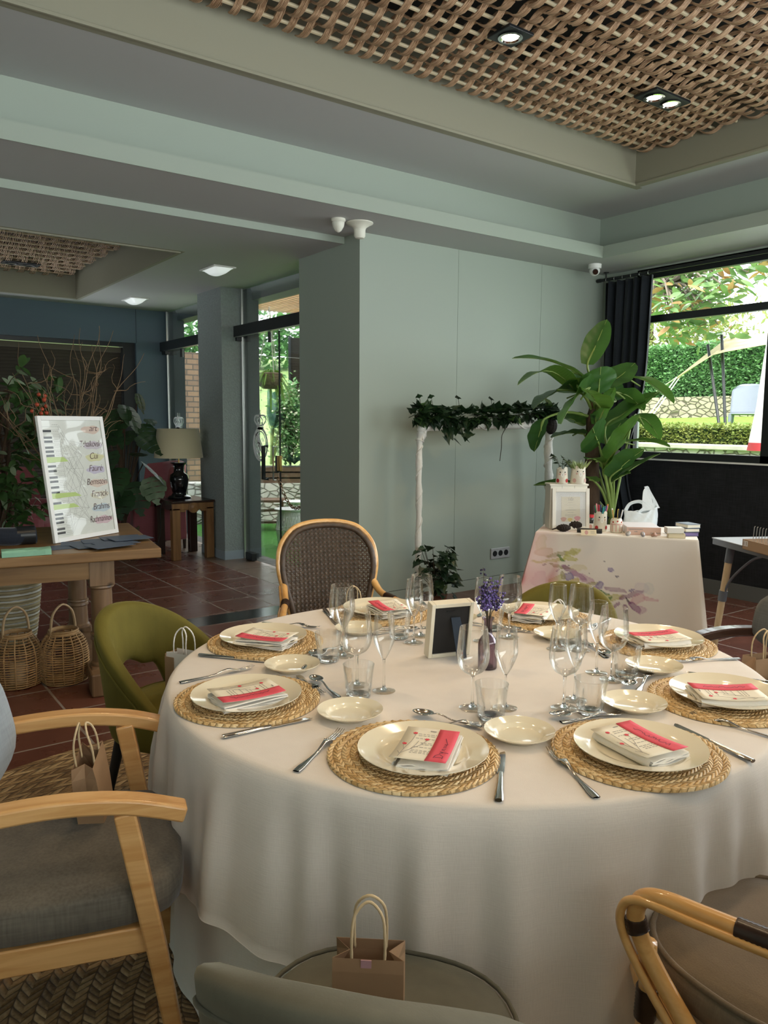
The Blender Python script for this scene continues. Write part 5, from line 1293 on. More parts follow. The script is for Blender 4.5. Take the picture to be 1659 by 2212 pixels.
def bear_pot(label, loc, r, h, facing, red, r_top=None, cat='plant pot', group='bear-faced pots'):
    t = thing('bear_pot', label, cat, loc, 0, group); rt = r_top or r * .9
    MB().lathe([(0, 0), (r * .96, 0), (r, .006), (rt, h), (rt - .005, h), (r * .9, .012), (0, .012)], 36).build('pot', bear_c, t, smooth=50)
    # a curved face: everything sits on the wall of the pot
    def on(a, z, d=.0015): rr = r + (rt - r) * z / h + d; return Vector((rr * math.cos(facing + a), rr * math.sin(facing + a), z))
    def disc(a, z, s, m_, nm, squash=1.0):
        o_ = on(a, z); n_ = Vector((math.cos(facing + a), math.sin(facing + a), 0)); tx = Vector((-n_.y, n_.x, 0))
        MB().poly([o_ + tx * (s * math.cos(b)) + Vector((0, 0, s * squash * math.sin(b))) for b in [2 * PI * i / 14 for i in range(14)]]).build(nm, m_, t, smooth=0)
    for s in (-1, 1):
        n_ = on(s * .62, h - .002, -.003); m = MB(); tx = Vector((-math.sin(facing + s * .62), math.cos(facing + s * .62), 0)); nn = Vector((math.cos(facing + s * .62), math.sin(facing + s * .62), 0))
        P = [n_ + tx * (.018 * math.cos(b)) + Vector((0, 0, .020 * math.sin(b))) for b in [PI * i / 10 for i in range(11)]]
        m.poly(P); m.build('ear', bear_c, t, smooth=0, solid=.005)
        disc(s * .42, h * .80, .0048, face_k, 'eye'); disc(s * .50, h * .66, .007, blush, 'cheek')
        disc(s * .80, h * .22, .013 if red else .014, heart_r if red else blush, 'heart', 1.1)
    disc(0, h * .62, .012, mat('glaze_white', (.82, .80, .72), .25), 'snout', 1.5); disc(0, h * .74, .0045, face_k, 'nose', .7)
    p0, p1 = on(0, h * .70, .002), on(0, h * .56, .002); MB().bar([p0, p1], .0012, .0006, (math.cos(facing), math.sin(facing), 0)).build('mouth', face_k, t, smooth=0)
    return t
fc_ = math.radians(228)
p1 = (4.335, 3.80, BOXTOP); p2 = (4.445, 3.745, BOXTOP)
bear_pot('smaller bear-faced pot with red hearts on the white box', p1, .044, .105, fc_, True)
bear_pot('wider bear-faced pot with pale pattern on the white box', p2, .056, .112, fc_ + .2, False)
ivy = leafmat('ivy_leaf', (.008, .022, .010), (.025, .060, .022), .4, 8, .15); suc = leafmat('succulent_leaf', (.20, .28, .10), (.42, .50, .22), .4, 6, .2); darkstem = mat('dark_stem', (.035, .028, .016), .8)
def ivyleaf(m, c, d, s, rd):
    d = Vector(d).normalized(); up = Vector((rd.uniform(-.6, .6), rd.uniform(-.6, .6), 1)); sd = d.cross(up).normalized(); n_ = sd.cross(d)
    pts = [(0, 0), (.18, .30), (.10, .52), (.45, .40), (.62, .22), (1, 0), (.62, -.22), (.45, -.40), (.10, -.52), (.18, -.30)]
    V = [Vector(c) + d * (s * x) + sd * (s * y) + n_ * (s * .18 * (abs(y) - x * x * .6)) for x, y in pts]; k = len(m.v)
    m.v += [tuple(v) for v in V]
    m.f += [(k, k + 1, k + 2, k + 3, k + 4, k + 5), (k, k + 5, k + 6, k + 7, k + 8, k + 9)]; m.m += [0, 0]
rd = random.Random(12)
t = thing('ivy_sprig', 'dark ivy sprig growing in the smaller bear pot', 'plant', (p1[0], p1[1], BOXTOP + .09)); m, sm_ = MB(), MB()
for k in range(7):
    a = rd.uniform(0, 6.28); L = rd.uniform(.06, .13); e = Vector((math.cos(a) * L * .55, math.sin(a) * L * .55, L)); sm_.tube([(0, 0, -.02), e * .5, e], .0012, 5)
    for u in (.55, .8, 1): ivyleaf(m, e * u, (math.cos(a + rd.uniform(-1, 1)), math.sin(a + rd.uniform(-1, 1)), -.1), rd.uniform(.035, .055), rd)
m.build('leaves', ivy, t, smooth=0); sm_.build('stems', darkstem, t)
t = thing('succulent', 'spiky pale green succulents growing in the wider bear pot', 'plant', (p2[0], p2[1], BOXTOP + .09)); m = MB()
for k in range(60):
    a = rd.uniform(0, 6.28); r = rd.uniform(0, .04); L = rd.uniform(.045, .085); b = Vector((r * math.cos(a), r * math.sin(a), 0)); m.leaf(b, b + Vector((math.cos(a) * L * (.2 + r * 16), math.sin(a) * L * (.2 + r * 16), L)), .011, roll=rd.uniform(0, 3), nu=5, fold=.4)
m.build('leaves', suc, t, smooth=180)
# pen pots
q = TP(1297, 1148); pa = (q.x + .02, q.y + .02, TPZ); bear_pot('taller bear-faced pot holding coloured felt pens on the floral table', pa, .046, .128, fc_ + .1, True, .045, cat='pen pot', group=None)
q = TP(1332, 1151); pb = (q.x + .02, q.y + .02, TPZ)
t = thing('spotted_pot', 'small cream pot with red spots and stripes holding yellow and white pens', 'pen pot', pb)
MB().lathe([(0, 0), (.034, 0), (.040, .006), (.042, .04), (.042, .07), (.038, .092), (.032, .100), (.028, .100), (.036, .07), (.036, .012), (0, .012)], 36).build('pot', bear_c, t, smooth=50)
MB().lathe([(.0425, .056), (.0429, .058), (.0429, .063), (.0425, .065)], 36).build('band', blush, t)
m = MB()
for k in range(10):
    a = k * 2 * PI / 10; m.box((.0405, -.004, .010), (.0432, .004, .055), M=Matrix.Rotation(a, 4, 'Z'))
m.build('stripes', blush, t, smooth=0); m = MB()
for k in range(7):
    a = fc_ + (k - 3) * .75; z_ = .076 + .006 * (k % 2); rr = .0412; n_ = Vector((math.cos(a), math.sin(a), 0)); tx = Vector((-n_.y, n_.x, 0)); c_ = n_ * (rr + .001) + Vector((0, 0, z_)); m.poly([c_ + tx * (.006 * math.cos(b)) + Vector((0, 0, .006 * math.sin(b))) for b in [2 * PI * i / 12 for i in range(12)]])
m.build('spots', heart_r, t, smooth=0)
def pen(label, base, a, lean, L, col, cap):
    t = thing('felt_pen', label, 'pen', base, 0, 'pens in the two pots'); d = Vector((math.cos(a) * lean, math.sin(a) * lean, 1)).normalized()
    MB().cyl((0, 0, 0), d * (L * .72), .0042, n=10).build('barrel', mat('pen_' + label.split()[0], col, .4), t); MB().tube([d * (L * .72), d * (L * .97), d * L], [.0052, .005, .0035], 10).build('cap', mat('pencap_' + label.split()[0], cap, .35), t)
for k, (nm, col) in enumerate((('teal', (.02, .20, .22)), ('navy', (.02, .03, .10)), ('salmon', (.70, .25, .25)), ('plum', (.18, .03, .12)), ('emerald', (.02, .18, .08)), ('crimson', (.45, .02, .05)), ('turquoise', (.03, .30, .30)), ('violet', (.20, .08, .30)), ('orange', (.75, .22, .05)))):
    a = k * 2 * PI / 9; pen(nm + ' felt pen standing in the taller bear pot', (pa[0] + .018 * math.cos(a), pa[1] + .018 * math.sin(a), TPZ + .014), a, .17, .165 + .008 * (k % 3), col, col)
for k, (nm, col) in enumerate((('yellow', (.75, .58, .15)), ('white', (.78, .78, .75)), ('gold', (.55, .36, .08)), ('black', (.03, .03, .03)), ('silver', (.6, .62, .64)))):
    a = k * 2 * PI / 5 + .4; pen(nm + ' pen standing in the small spotted pot', (pb[0] + .010 * math.cos(a), pb[1] + .010 * math.sin(a), TPZ + .014), a, .20, .150 + .006 * (k % 2), col, col)
# small things in front
q = TP(1277, 1134); t = thing('small_jar', 'small clear jar with a red lid beside the framed print', 'jar', (q.x, q.y, TPZ)); MB().lathe([(0, 0), (.022, 0), (.022, .055), (.020, .06), (.0, .06)], 24).build('jar', thin_glass('jar_glass', (.8, .86, .88), (.5, .55, .58)), t); MB().lathe([(.024, .058), (.024, .078), (0, .078)], 24).build('lid', mat('red_lid', (.55, .03, .04), .35), t)
pod = mat('dried_seed_pod', (.020, .014, .011), .85, bump=1.0, bs=70, bd=.008)
def seedpod(label, px, py, r, L, rz):
    q = TP(px, py); t = thing('dried_seed_pod', label, 'seed pod', (q.x, q.y, TPZ + r), rz, 'dried seed pods'); G = []
    for i in range(13):
        u = i / 12; rr = r * math.sin(PI * (.04 + .92 * u)) ** .6; G.append([(-L / 2 + L * u, rr * (1 + .12 * math.sin(j * 5 + i * 3)) * math.cos(2 * PI * j / 16), rr * (1 + .12 * math.sin(j * 5 + i * 3)) * math.sin(2 * PI * j / 16)) for j in range(16)])
    MB().grid(G, False, True).build('body', pod, t, smooth=20); MB().cyl((-L / 2 - .03, 0, -r * .5), (-L / 2 + .01, 0, 0), .004, .006, 8).build('stalk', pod, t)
seedpod('smaller dried dark seed pod at the front corner of the floral table', 1217, 1148, .026, .10, math.radians(-40)); seedpod('larger dried dark seed pod against the framed print', 1238, 1144, .034, .125, math.radians(-55))
q = TP(1275, 1152); t = thing('dark_roll', 'short dark cylinder lying behind the cream card', 'roll', (q.x + .01, q.y + .015, TPZ + .0165), GR); MB().cyl((-.085, 0, 0), (.085, 0, 0), .016).build('roll', black_metal, t)
def card_on(label, px, py, w, h, m_, motif, off=0):
    q = TP(px, py); t = thing('visiting_card', label, 'card', (q.x + off, q.y + off, TPZ), math.radians(-38), 'leaning visiting cards'); Mr = Matrix.Rotation(math.radians(-20), 4, 'X'); c_ = MB().box((-w / 2, 0, 0), (w / 2, .0012, h), M=Mr).build('card', m_, t, smooth=0)
    m = MB(); m.poly([Mr @ Vector((-w * .15 + .012 * math.cos(b), -.0005, h * .5 + h * .38 * math.sin(b))) for b in [2 * PI * i / 14 for i in range(14)]]); m.build('motif', motif, t, smooth=0)
    m = MB(); [m.box((w * .12, -.0006, h * (.3 + .14 * k)), (w * .38, -.0003, h * (.33 + .14 * k)), M=Mr) for k in range(4)]; m.build('print_lines', ink, t, smooth=0)
card_on('cream card with a pink motif leaning on the dark cylinder', 1272, 1156.5, .105, .040, mat('warm_cream_card', (.72, .62, .42), .6), mat('motif_rose', (.55, .30, .26), .6)); card_on('white card with a pink motif in front of the red-lidded jar', 1280, 1145, .078, .046, mat('pale_card', (.74, .74, .70), .5), mat('motif_rose', (.55, .30, .26), .6), .012)
t = thing('guest_book', 'thick white book with a pinkish spine lying flat on the floral table', 'book', (4.484, 3.333, TPZ), math.atan2(3.181 - 3.333, 4.644 - 4.484))
b_ = MB().box((0, 0, 0), (.225, .29, .054)).build('cover', mat('white_book_cover', (.76, .73, .75), .45), t, smooth=0, bevel=.003); MB().box((-.001, -.0012, .001), (.226, .001, .053)).build('spine', mat('pinkish_spine', (.62, .42, .34), .55), t, smooth=0)
m = MB(); rd = random.Random(1)
for x0, x1, z_ in ((.012, .10, .036), (.155, .215, .012), (.05, .06, .02)):
    x_ = x0
    while x_ < x1: ln = rd.uniform(.005, .012); m.box((x_, -.0017, z_), (x_ + ln, -.0012, z_ + .006)); x_ += ln + .002
m.build('spine_print', ink, t, smooth=0)
for k, (px, py, col, lb) in enumerate(((1357, 1157, (.40, .39, .38), 'light grey pebble in front of the white book, nearest the spotted pot'), (1388, 1159, (.34, .32, .33), 'mid grey pebble in front of the white book, middle of three'), (1413, 1160, (.48, .30, .24), 'pinkish pebble in front of the white book, nearest the small boxes'))):
    q = TP(px, py); m = MB(); m.ball((0, 0, .014), .020, 12, sz=.72); m.v = [(x * (1 + .18 * math.sin(5 * x * 60 + k)), y * .8, max(.0, z + .004 * math.sin(x * 150 + k))) for x, y, z in m.v]; o = m.build('pebble', mat('pebble_%d' % k, col, .4, .25), None, (q.x, q.y, TPZ), k, smooth=60); tag(o, lb, 'stone', 'pebbles on the floral cloth')
q = TP(1466, 1162); t = thing('cream_box', 'small open cream box under the white lid near the table edge', 'box', (q.x, q.y + .02, TPZ), GR + .1); MB().box((-.055, -.035, 0), (.055, .035, .003)).box((-.055, -.035, 0), (.055, -.031, .028)).box((-.055, .031, 0), (.055, .035, .028)).box((-.055, -.035, 0), (-.051, .035, .028)).box((.051, -.035, 0), (.055, .035, .028)).build('box', mat('cream_board', (.72, .64, .44), .6), t, smooth=0)
t = thing('white_lid_box', 'small white box resting tilted on the open cream box', 'box', (q.x + .01, q.y + .045, TPZ + .029), GR + .25); MB().box((-.055, -.04, 0), (.055, .04, .038)).build('box', mat('white_board', (.78, .76, .70), .5), t, smooth=0, bevel=.002)
q = TP(1496, 1157)
for k, (col, lb) in enumerate((((.10, .09, .16), 'lowest lilac notebook of the little stack at the table end'), ((.03, .045, .09), 'navy notebook in the middle of the little stack'), ((.16, .20, .26), 'uppermost grey-blue notebook of the little stack'))):
    t = thing('notebook', lb, 'notebook', (q.x, q.y + .04, TPZ + .0005 + .0275 * k), GR + .35 + .12 * k, 'stacked notebooks'); MB().box((-.05, -.07, 0), (.05, .07, .003)).box((-.05, -.07, .0235), (.05, .07, .0265)).box((-.05, .066, 0), (.05, .07, .0265)).build('cover', mat('notebook_%d' % k, col, .4), t, smooth=0); MB().box((-.048, -.067, .003), (.048, .066, .0235)).build('pages', card_m if k else mat('violet_pages', (.2, .16, .34), .6), t, smooth=0)
q = TP(1449, 1153); t = thing('sunglasses_case', 'tiny dark rounded case beside the white lidded box', 'case', (q.x, q.y + .03, TPZ)); MB().ball((0, 0, .0155), .021, 12, sz=.75).build('case', black_metal, t)
# plastic carrier bag
plastic = mat('thin_white_plastic', (.80, .84, .85), .35, bump=.5, bs=18, bd=.02)
_pt = plastic.node_tree; _tl = _pt.nodes.new('ShaderNodeBsdfTranslucent'); _tl.inputs[0].default_value = (.85, .88, .9, 1); _mx = _pt.nodes.new('ShaderNodeMixShader'); _mx.inputs[0].default_value = .35
_pt.links.new(_pt.nodes['Principled BSDF'].outputs[0], _mx.inputs[1]); _pt.links.new(_tl.outputs[0], _mx.inputs[2]); _pt.links.new(_mx.outputs[0], _pt.nodes['Material Output'].inputs[0])
t = thing('plastic_bag', 'crumpled white plastic carrier bag behind the book on the floral table', 'bag', (4.965, 3.575, TPZ), math.radians(-33)); G = []
for i in range(15):
    v = i / 14; row = []
    for j in range(40):
        a = 2 * PI * j / 40; w_ = .128 * (1 - .06 * v) + .006 * math.sin(a * 7 + v * 5); d_ = .060 * (1 - .15 * v) + .006 * math.sin(a * 9 - v * 6)
        ztop = .105 + .055 * max(0, math.cos(a)) ** 2 + .02 * max(0, -math.cos(a)) ** 3 + .006 * math.sin(a * 5)
        row.append((w_ * math.cos(a), d_ * math.sin(a), ztop * v + .001))
    G.append(row)
m = MB().grid(G, False, True); m.f.append(tuple(range(40))); m.m.append(0); m.build('bag', plastic, t, smooth=60, solid=.001)
m = MB(); m.bar(smoothpath([(.118, 0, .13), (.10, .0, .19), (.052, .005, .272), (.040, .005, .278), (.036, 0, .255), (.038, -.02, .19), (.045, -.035, .12)], 6), [.055 - .036 * math.sin(PI * min(1, i / 18)) if i < 19 else .03 + .004 * (i - 19) for i in range(37)], .004, (0, 1, .2)); m.build('handle', plastic, t, smooth=60)
m = MB(); m.bar(smoothpath([(-.118, 0, .11), (-.09, -.01, .165), (-.03, -.015, .185), (.010, -.02, .172), (.012, -.03, .14), (-.035, -.045, .105)], 6), .028, .004, (0, 1, .6)); m.build('handle', plastic, t, smooth=60)

# ------------------------------------------------------------------ grey folding table with a carton
e1, e2 = Vector((-.466, -.885, 0)), Vector((.885, -.466, 0)); KO = Vector((4.875, 2.93, 0)); KR = math.atan2(e2.y, e2.x); gz = .745
grey_top = mat('grey_plastic_top', (.42, .44, .46), .35, var=.06, vs=8); grey_edge = mat('blue_grey_metal_edge', (.115, .13, .15), .45)
t = thing('folding_table', 'grey-topped table with wooden legs and curved metal braces by the window', 'table', KO, KR)
MB().box((0, -1.3, gz - .045), (.62, 0, gz - .006)).build('edge_frame', grey_edge, t, smooth=0, bevel=.003); MB().box((-.004, -1.304, gz - .006), (.624, .004, gz)).build('tabletop', grey_top, t, smooth=0, bevel=.002)
ash = wood('pale_ash', (.50, .36, .20), (.62, .47, .28), 'z', .45, 12)
for x_, sx in ((.05, -1), (.57, 1)):
    for y_, sy in ((-.14, 1), (-1.16, -1)):
        a_, b_ = Vector((x_, y_, gz - .045)), Vector((x_ + sx * .03, y_ + sy * .085, 0)); L_ = lambda u: a_.lerp(b_, u)
        lg = MB().cyl(L_(.1), L_(1), .024, .021, 16).build('leg', ash, t); MB().cyl(L_(0), L_(.15), .0265).cyl(L_(.43), L_(.53), .0275).build('sleeve', grey_edge, lg)
        P = smoothpath([L_(.5), L_(.3) + Vector((0, -sy * .06, 0)), Vector((x_, y_ - sy * .22, gz - .10)), Vector((x_, y_ - sy * .34, gz - .05))], 6); MB().tube(P, .008, 8).build('brace', grey_edge, t)
carton_m = mat('carton_board', (.42, .29, .19), .7)
q = atz(1603, 1186, gz); t = thing('carton_tray', 'shallow open cardboard carton with a white label on the grey table', 'box', (q.x, q.y, gz + .001), math.atan2(e1.y, e1.x))
MB().box((0, 0, 0), (.34, .004, .062)).box((0, .24, 0), (.34, .244, .062)).box((0, 0, 0), (.004, .244, .062)).box((.336, 0, 0), (.34, .244, .062)).box((0, 0, 0), (.34, .244, .004)).build('carton', carton_m, t, smooth=0); MB().box((.010, -.0012, .022), (.055, 0, .055)).build('label', mat('label_white', (.75, .75, .76), .5), t, smooth=0)
m = MB(); [m.box((.014 + .006 * k, -.0018, .028), (.0165 + .006 * k, -.0012, .050)) for k in (0, 1, 4, 5)]; m.build('label_print', ink, t, smooth=0)
m = MB()
for k in range(11):
    for r_ in range(2): m.tube([(.03 + .028 * k, .05 + .10 * r_, .004), (.03 + .028 * k, .05 + .10 * r_, .07), (.036 + .028 * k, .05 + .10 * r_, .135), (.037 + .028 * k, .055 + .10 * r_, .140)], .0022, 6)
o = m.build('metal_pins', steel, None, t.location + Vector((0, 0, .0045)), t.rotation_euler.z); tag(o, 'rows of thin metal pins standing in the cardboard carton', 'pins'); o['kind'] = 'stuff'

# ------------------------------------------------------------------ curtain and pole
t = thing('curtain_pole', 'black curtain pole above the garden window', 'curtain pole', (6.29, 5.10, 2.895))
MB().cyl((0, .0, 0), (0, -4.0, 0), .014).build('pole', black_metal, t); MB().tube([(0, .05, 0), (0, .04, 0), (0, .0, 0)], [.014, .019, .018], 14).build('finial', black_metal, t)
for y_ in (-.06, -1.9): MB().cyl((0, y_, 0), (0, y_, .068), .007).lathe([(0, .063), (.026, .063), (.026, .069), (0, .069)], 16, (0, y_, 0)).build('bracket', black_metal, t)
cur = fabric('black_curtain', (.018, .022, .028), var=.2, scale=160, rough=.8, sheen=.3)
t = thing('curtain', 'black curtain hanging gathered beside the garden window', 'curtain', (6.29, 5.06, 2.875)); G = []
N = 150
for i in range(40):
    v = i / 39; z_ = -.012 - 2.35 * v; wd = .52 - .18 * math.exp(-((v - .74) / .22) ** 2) - .03 * v; row = []
    for j in range(N):
        u = j / (N - 1); ph = u * 2 * PI * 5.5; amp = .030 + .014 * math.sin(u * 9)
        row.append((amp * math.sin(ph + .3 * math.sin(v * 4)) + .006 * math.sin(ph * 2.3 + v * 6), -.02 - wd * u, z_ + (.010 * abs(math.sin(ph / 2)) if i == 0 else 0)))
    G.append(row)
MB().grid(G).build('cloth', cur, t, smooth=180, solid=.003)
for k in range(6): MB().tube([(.017 * math.cos(a), -.03 - .095 * k, .017 + .019 * math.sin(a)) for a in [2 * PI * i / 20 for i in range(20)]], .0025, 6, True).build('ring', steel, t)
MB().box((-.055, -.30, -1.79), (-.048, -.22, -1.62)).build('tie_back', mat('grey_tape', (.22, .22, .20), .7), t, smooth=0)

# ------------------------------------------------------------------ wrapped arch with ivy garland
wrapw = mat('white_wrapping', (.74, .73, .68), .75, bump=.5, bs=30, bd=.012)
AY = 4.86
t = thing('wrapped_arch', 'white wrapped photo arch standing against the grey-green wall', 'arch', (4.6, AY, 0))
Lp = aty(905, 1100, AY).x - 4.6; Rp = aty(1184, 1000, AY).x - 4.6; ZT = aty(1050, 918, AY).z
def wrapped(P, r, name):
    k = len(P); m = MB(); n_ = 14; Q = smoothpath(P, 8); L = len(Q); m.tube(Q, [r * (1 + .13 * math.sin(i * .9 + name.__len__()) + .05 * math.sin(i * 2.3)) for i in range(L)], n_); m.build(name, wrapw, t, smooth=180)
    tw_ = MB(); acc = [Vector(p) for p in Q]; S = []
    for i in range(L * 3):
        p = acc[min(L - 1, i // 3)].lerp(acc[min(L - 1, i // 3 + 1)], (i % 3) / 3); a = i * .42; S.append(p + Vector((math.cos(a), math.sin(a), 0)) * (r * 1.02) if abs(acc[0].z - acc[-1].z) > .3 else p + Vector((0, math.cos(a), math.sin(a))) * (r * 1.02))
    tw_.tube(S, r * .22, 5); tw_.build('wrapping_fold', wrapw, t, smooth=180)
wrapped([(Lp, 0, .02), (Lp - .005, 0, .4), (Lp, 0, .8), (Lp - .006, .0, 1.15), (Lp, 0, ZT - .12)], .024, 'post')
wrapped([(Rp + .02, 0, .02), (Rp + .01, 0, .45), (Rp + .02, 0, .9), (Rp, 0, 1.2), (Rp, 0, ZT - .05)], .036, 'post')
wrapped([(Lp, 0, ZT - .13), (Lp + .03, 0, ZT - .06), (Lp + .09, 0, ZT - .02), (0, 0, ZT), (Rp - .06, 0, ZT + .005), (Rp, 0, ZT - .02)], .036, 'crossbeam')
rd = random.Random(77)
t = thing('ivy_garland', 'dark ivy garland laid along the top of the white arch', 'garland', (4.6, AY, ZT + .035)); m, st_, pl_ = MB(), MB(), MB()
P = smoothpath([(Lp - .06, -.02, .03), (Lp + .1, -.04, .03), (Lp + .4, -.03, .01), (.0, -.05, .035), (.3, -.03, .05), (Rp - .12, -.04, .07), (Rp + .02, -.02, .02)], 12); st_.tube(P, .006, 6)
for i in range(560):
    rr_ = rd.random() ** .6; u = rd.random(); p = P[int(u * (len(P) - 1))]; a = rd.uniform(0, 6.28); s_ = .035 + .055 * math.sin(u * 9) ** 2 * rd.random(); d = Vector((rd.uniform(-1, 1), math.sin(a), math.cos(a) * .75 - .15)); c_ = p + Vector((0, -abs(math.sin(a)) * .055 * rr_, math.cos(a) * .052 * rr_ + .012 + .035 * max(0, u - .6)))
    ivyleaf(m if rd.random() < .85 else pl_, c_, d, rd.uniform(.055, .105), rd)
for k in range(12):
    ivyleaf(m, (Lp + .28 + rd.uniform(-.10, .22), -.05 + rd.uniform(-.03, .03), -.09 + rd.uniform(-.07, .05)), (rd.uniform(-1, 1), -.4, -.6), .095, rd)
for bx_ in (Lp + .02, Lp + .14, Lp + .42, .05):
    q_ = Vector((bx_, -.03, .04)); st_.tube(smoothpath([q_, q_ + Vector((-.03, 0, .06)), q_ + Vector((-.05, 0, .13))], 4), .002, 5); ivyleaf(m, q_ + Vector((-.05, 0, .13)), (-.5, -.3, .5), .06, rd)
x0 = aty(1085, 930, AY).x - 4.6; st_.tube(smoothpath([(x0 + .02, -.05, -.03), (x0 - .05, -.05, -.12), (x0 - .055, -.05, -.22), (x0 - .07, -.05, -.34)], 5), .0032, 5)
m.build('ivy_leaves', ivy, t, smooth=0); pl_.build('pale_leaves', green_m, t, smooth=0); st_.build('stem', darkstem, t)
MB().ball((Rp - .03, -.05, -.04), .055, 10, sz=1.4).build('moss_clump', mat('dark_moss', (.02, .016, .014), .95, bump=1, bs=60, bd=.02), t, smooth=30)
t = thing('potted_ivy', 'bushy potted ivy at the foot of the white arch', 'potted plant', (4.6 + Lp + .02, AY - .19, 0)); m, st_ = MB(), MB()
MB().lathe([(0, 0), (.075, 0), (.10, .16), (.09, .16), (0, .14)], 28).build('pot', mat('brown_clay_pot', (.16, .07, .04), .7), t, smooth=50)
for k in range(46):
    a = rd.uniform(0, 6.28); L = rd.uniform(.12, .40); e = Vector((math.cos(a) * .15 * rd.random() ** .5, math.sin(a) * .11, .13 + L)); st_.tube([(0, 0, .13), e * .5 + Vector((0, 0, .1)), e], .002, 5)
    for q in range(3): ivyleaf(m, e + Vector((rd.uniform(-.03, .03), rd.uniform(-.03, .03), rd.uniform(-.10, .02))), (math.cos(a), math.sin(a), rd.uniform(-.8, .2)), rd.uniform(.055, .095), rd)
for k in range(6): ivyleaf(m, (.12 + .012 * k, -.06, .16 - .025 * k), (1, -.5, -.6), .06, rd)
m.build('ivy_leaves', ivy, t, smooth=0); st_.build('stems', darkstem, t)

# ------------------------------------------------------------------ banana plant
bl_d = NT('banana_leaf'); v_ = bl_d.n('TexWave', {'Vector': bl_d.co(), 'Scale': 10, 'Distortion': 3}).outputs[1]
_c = bl_d.ramp(bl_d.noise(bl_d.co(), 3.5, 4), [(.3, (.018, .058, .018)), (.7, (.050, .135, .030))]); bl_d.base(_c); bl_d.set(Roughness=.33); _t = bl_d.n('BsdfTranslucent', {'Color': bl_d.mix(.5, _c, (.20, .42, .05))}); _m2 = bl_d.n('MixShader', {0: .33, 1: bl_d.p.outputs[0], 2: _t.outputs[0]}); bl_d.link(_m2.outputs[0], bl_d.out.inputs[0]); bl_d.bump(v_, .1, .004); bl_d = bl_d.mat
petiole = mat('petiole_green', (.20, .28, .07), .5, var=.25, vs=6); fibre = mat('fibrous_trunk', (.075, .045, .026), .9, var=.5, vs=14, bump=.9, bs=45, bd=.012, stretch=(1, 1, .25))
BY = 4.10; tb = Vector((aty(1283, 1000, BY).x, BY, 0))
t = thing('banana_plant', 'tall artificial banana plant between the floral table and the window', 'potted plant', tb)
rd = random.Random(6)
MB().tube([(.06, 0, .22), (.04, 0, .5), (.0, 0, .9), (-.025, 0, 1.2), (-.02, 0, 1.55), (.0, 0, 1.72)], [.062, .060, .058, .056, .062, .03], 14).build('trunk', fibre, t)
MB().tube([(.10, -.06, .25), (.11, -.10, .5), (.115, -.11, .74)], [.038, .036, .03], 12).build('shoot', petiole, t)
MB().lathe([(0, 0), (.16, 0), (.20, .30), (.19, .30), (.17, .24), (0, .24)], 36).build('pot', black_metal, t, smooth=50)
up_s = Vector((0, 0, 1.55)); lo_s = Vector((.115, -.11, .74))
LV = [(1269, 788, 1311, 690, .17, 0, 0, .0), (1258, 812, 1106, 774, .13, .05, .05, .0), (1245, 846, 1118, 832, .16, .0, .10, .04), (1276, 836, 1212, 916, .28, -.10, .04, .03), (1262, 848, 1152, 884, .30, .05, .05, .04), (1284, 838, 1372, 784, .26, -.03, -.05, .02), (1292, 852, 1298, 792, .27, -.12, 0, .0), (1340, 812, 1456, 872, .20, .0, 0, .09), (1308, 922, 1424, 846, .23, -.05, 0, .02), (1326, 846, 1392, 888, .17, -.08, 0, .05), (1289, 918, 1328, 836, .21, -.10, 0, .0), (1370, 898, 1426, 952, .16, .05, 0, .08), (1303, 1014, 1382, 896, .33, -.16, 0, .0), (1326, 958, 1448, 966, .15, -.10, 0, .05), (1318, 1032, 1392, 970, .27, -.18, 0, .02), (1322, 1042, 1426, 980, .19, -.14, 0, .02), (1262, 938, 1190, 946, .19, .05, 0, .03), (1262, 918, 1203, 900, .22, .12, 0, .02), (1294, 962, 1280, 924, .24, -.20, 0, .0), (1298, 1000, 1268, 992, .12, -.18, 0, .02), (1327, 1036, 1362, 1022, .13, -.16, 0, .01), (1255, 1062, 1152, 1048, .13, .10, 0, .04), (1284, 1040, 1252, 1030, .13, -.10, 0, .02), (1176, 905, 1154, 976, .19, .12, 0, .02), (1330, 866, 1300, 800, .20, .15, 0, 0), (1272, 870, 1235, 800, .18, .20, 0, 0), (1310, 960, 1350, 900, .20, .12, 0, 0), (1296, 880, 1262, 840, .24, -.14, 0, .02)]
for i, (a1, b1, a2, b2, w_, dy, lift, dr) in enumerate(LV):
    B_ = aty(a1, b1, BY + dy) - tb; T_ = aty(a2, b2, BY + dy * 1.9 + rd.uniform(-.08, .05)) - tb
    src = up_s if b1 < 935 and i not in (8, 11) else lo_s
    st_ = smoothpath([src, src.lerp(B_, .55) + Vector((0, 0, .05)), B_, B_.lerp(T_, .35)], 6); MB().tube(st_, [.013 * (1 - .55 * k / (len(st_) - 1)) for k in range(len(st_))], 8).build('leaf_stalk', petiole, t)
    m = MB(); T2 = T_ + Vector((0, 0, dr)); prof = lambda u: (math.sin(PI * min(1, .10 + u * .90)) ** .62) * (1 if u < .97 else .4)
    bm = MB(); d_ = T2 - B_; bm.tube([B_ + d_ * (k / 9) + Vector((0, 0, (lift + dr * .5) * math.sin(PI * k / 9) - dr * (k / 9) ** 2)) for k in range(10)], [.0062 - .0005 * k for k in range(10)], 6); bm.build('midrib', petiole, t, smooth=180); m.leaf(B_, T2, w_ * 1.2, lift=lift + dr * .5, droop=dr, roll=rd.uniform(-.55, .55) + (.5 if i in (3, 6, 18) else 0), nu=15, fold=.22, prof=prof, wave=.05); m.build('leaf', bl_d, t, smooth=180)
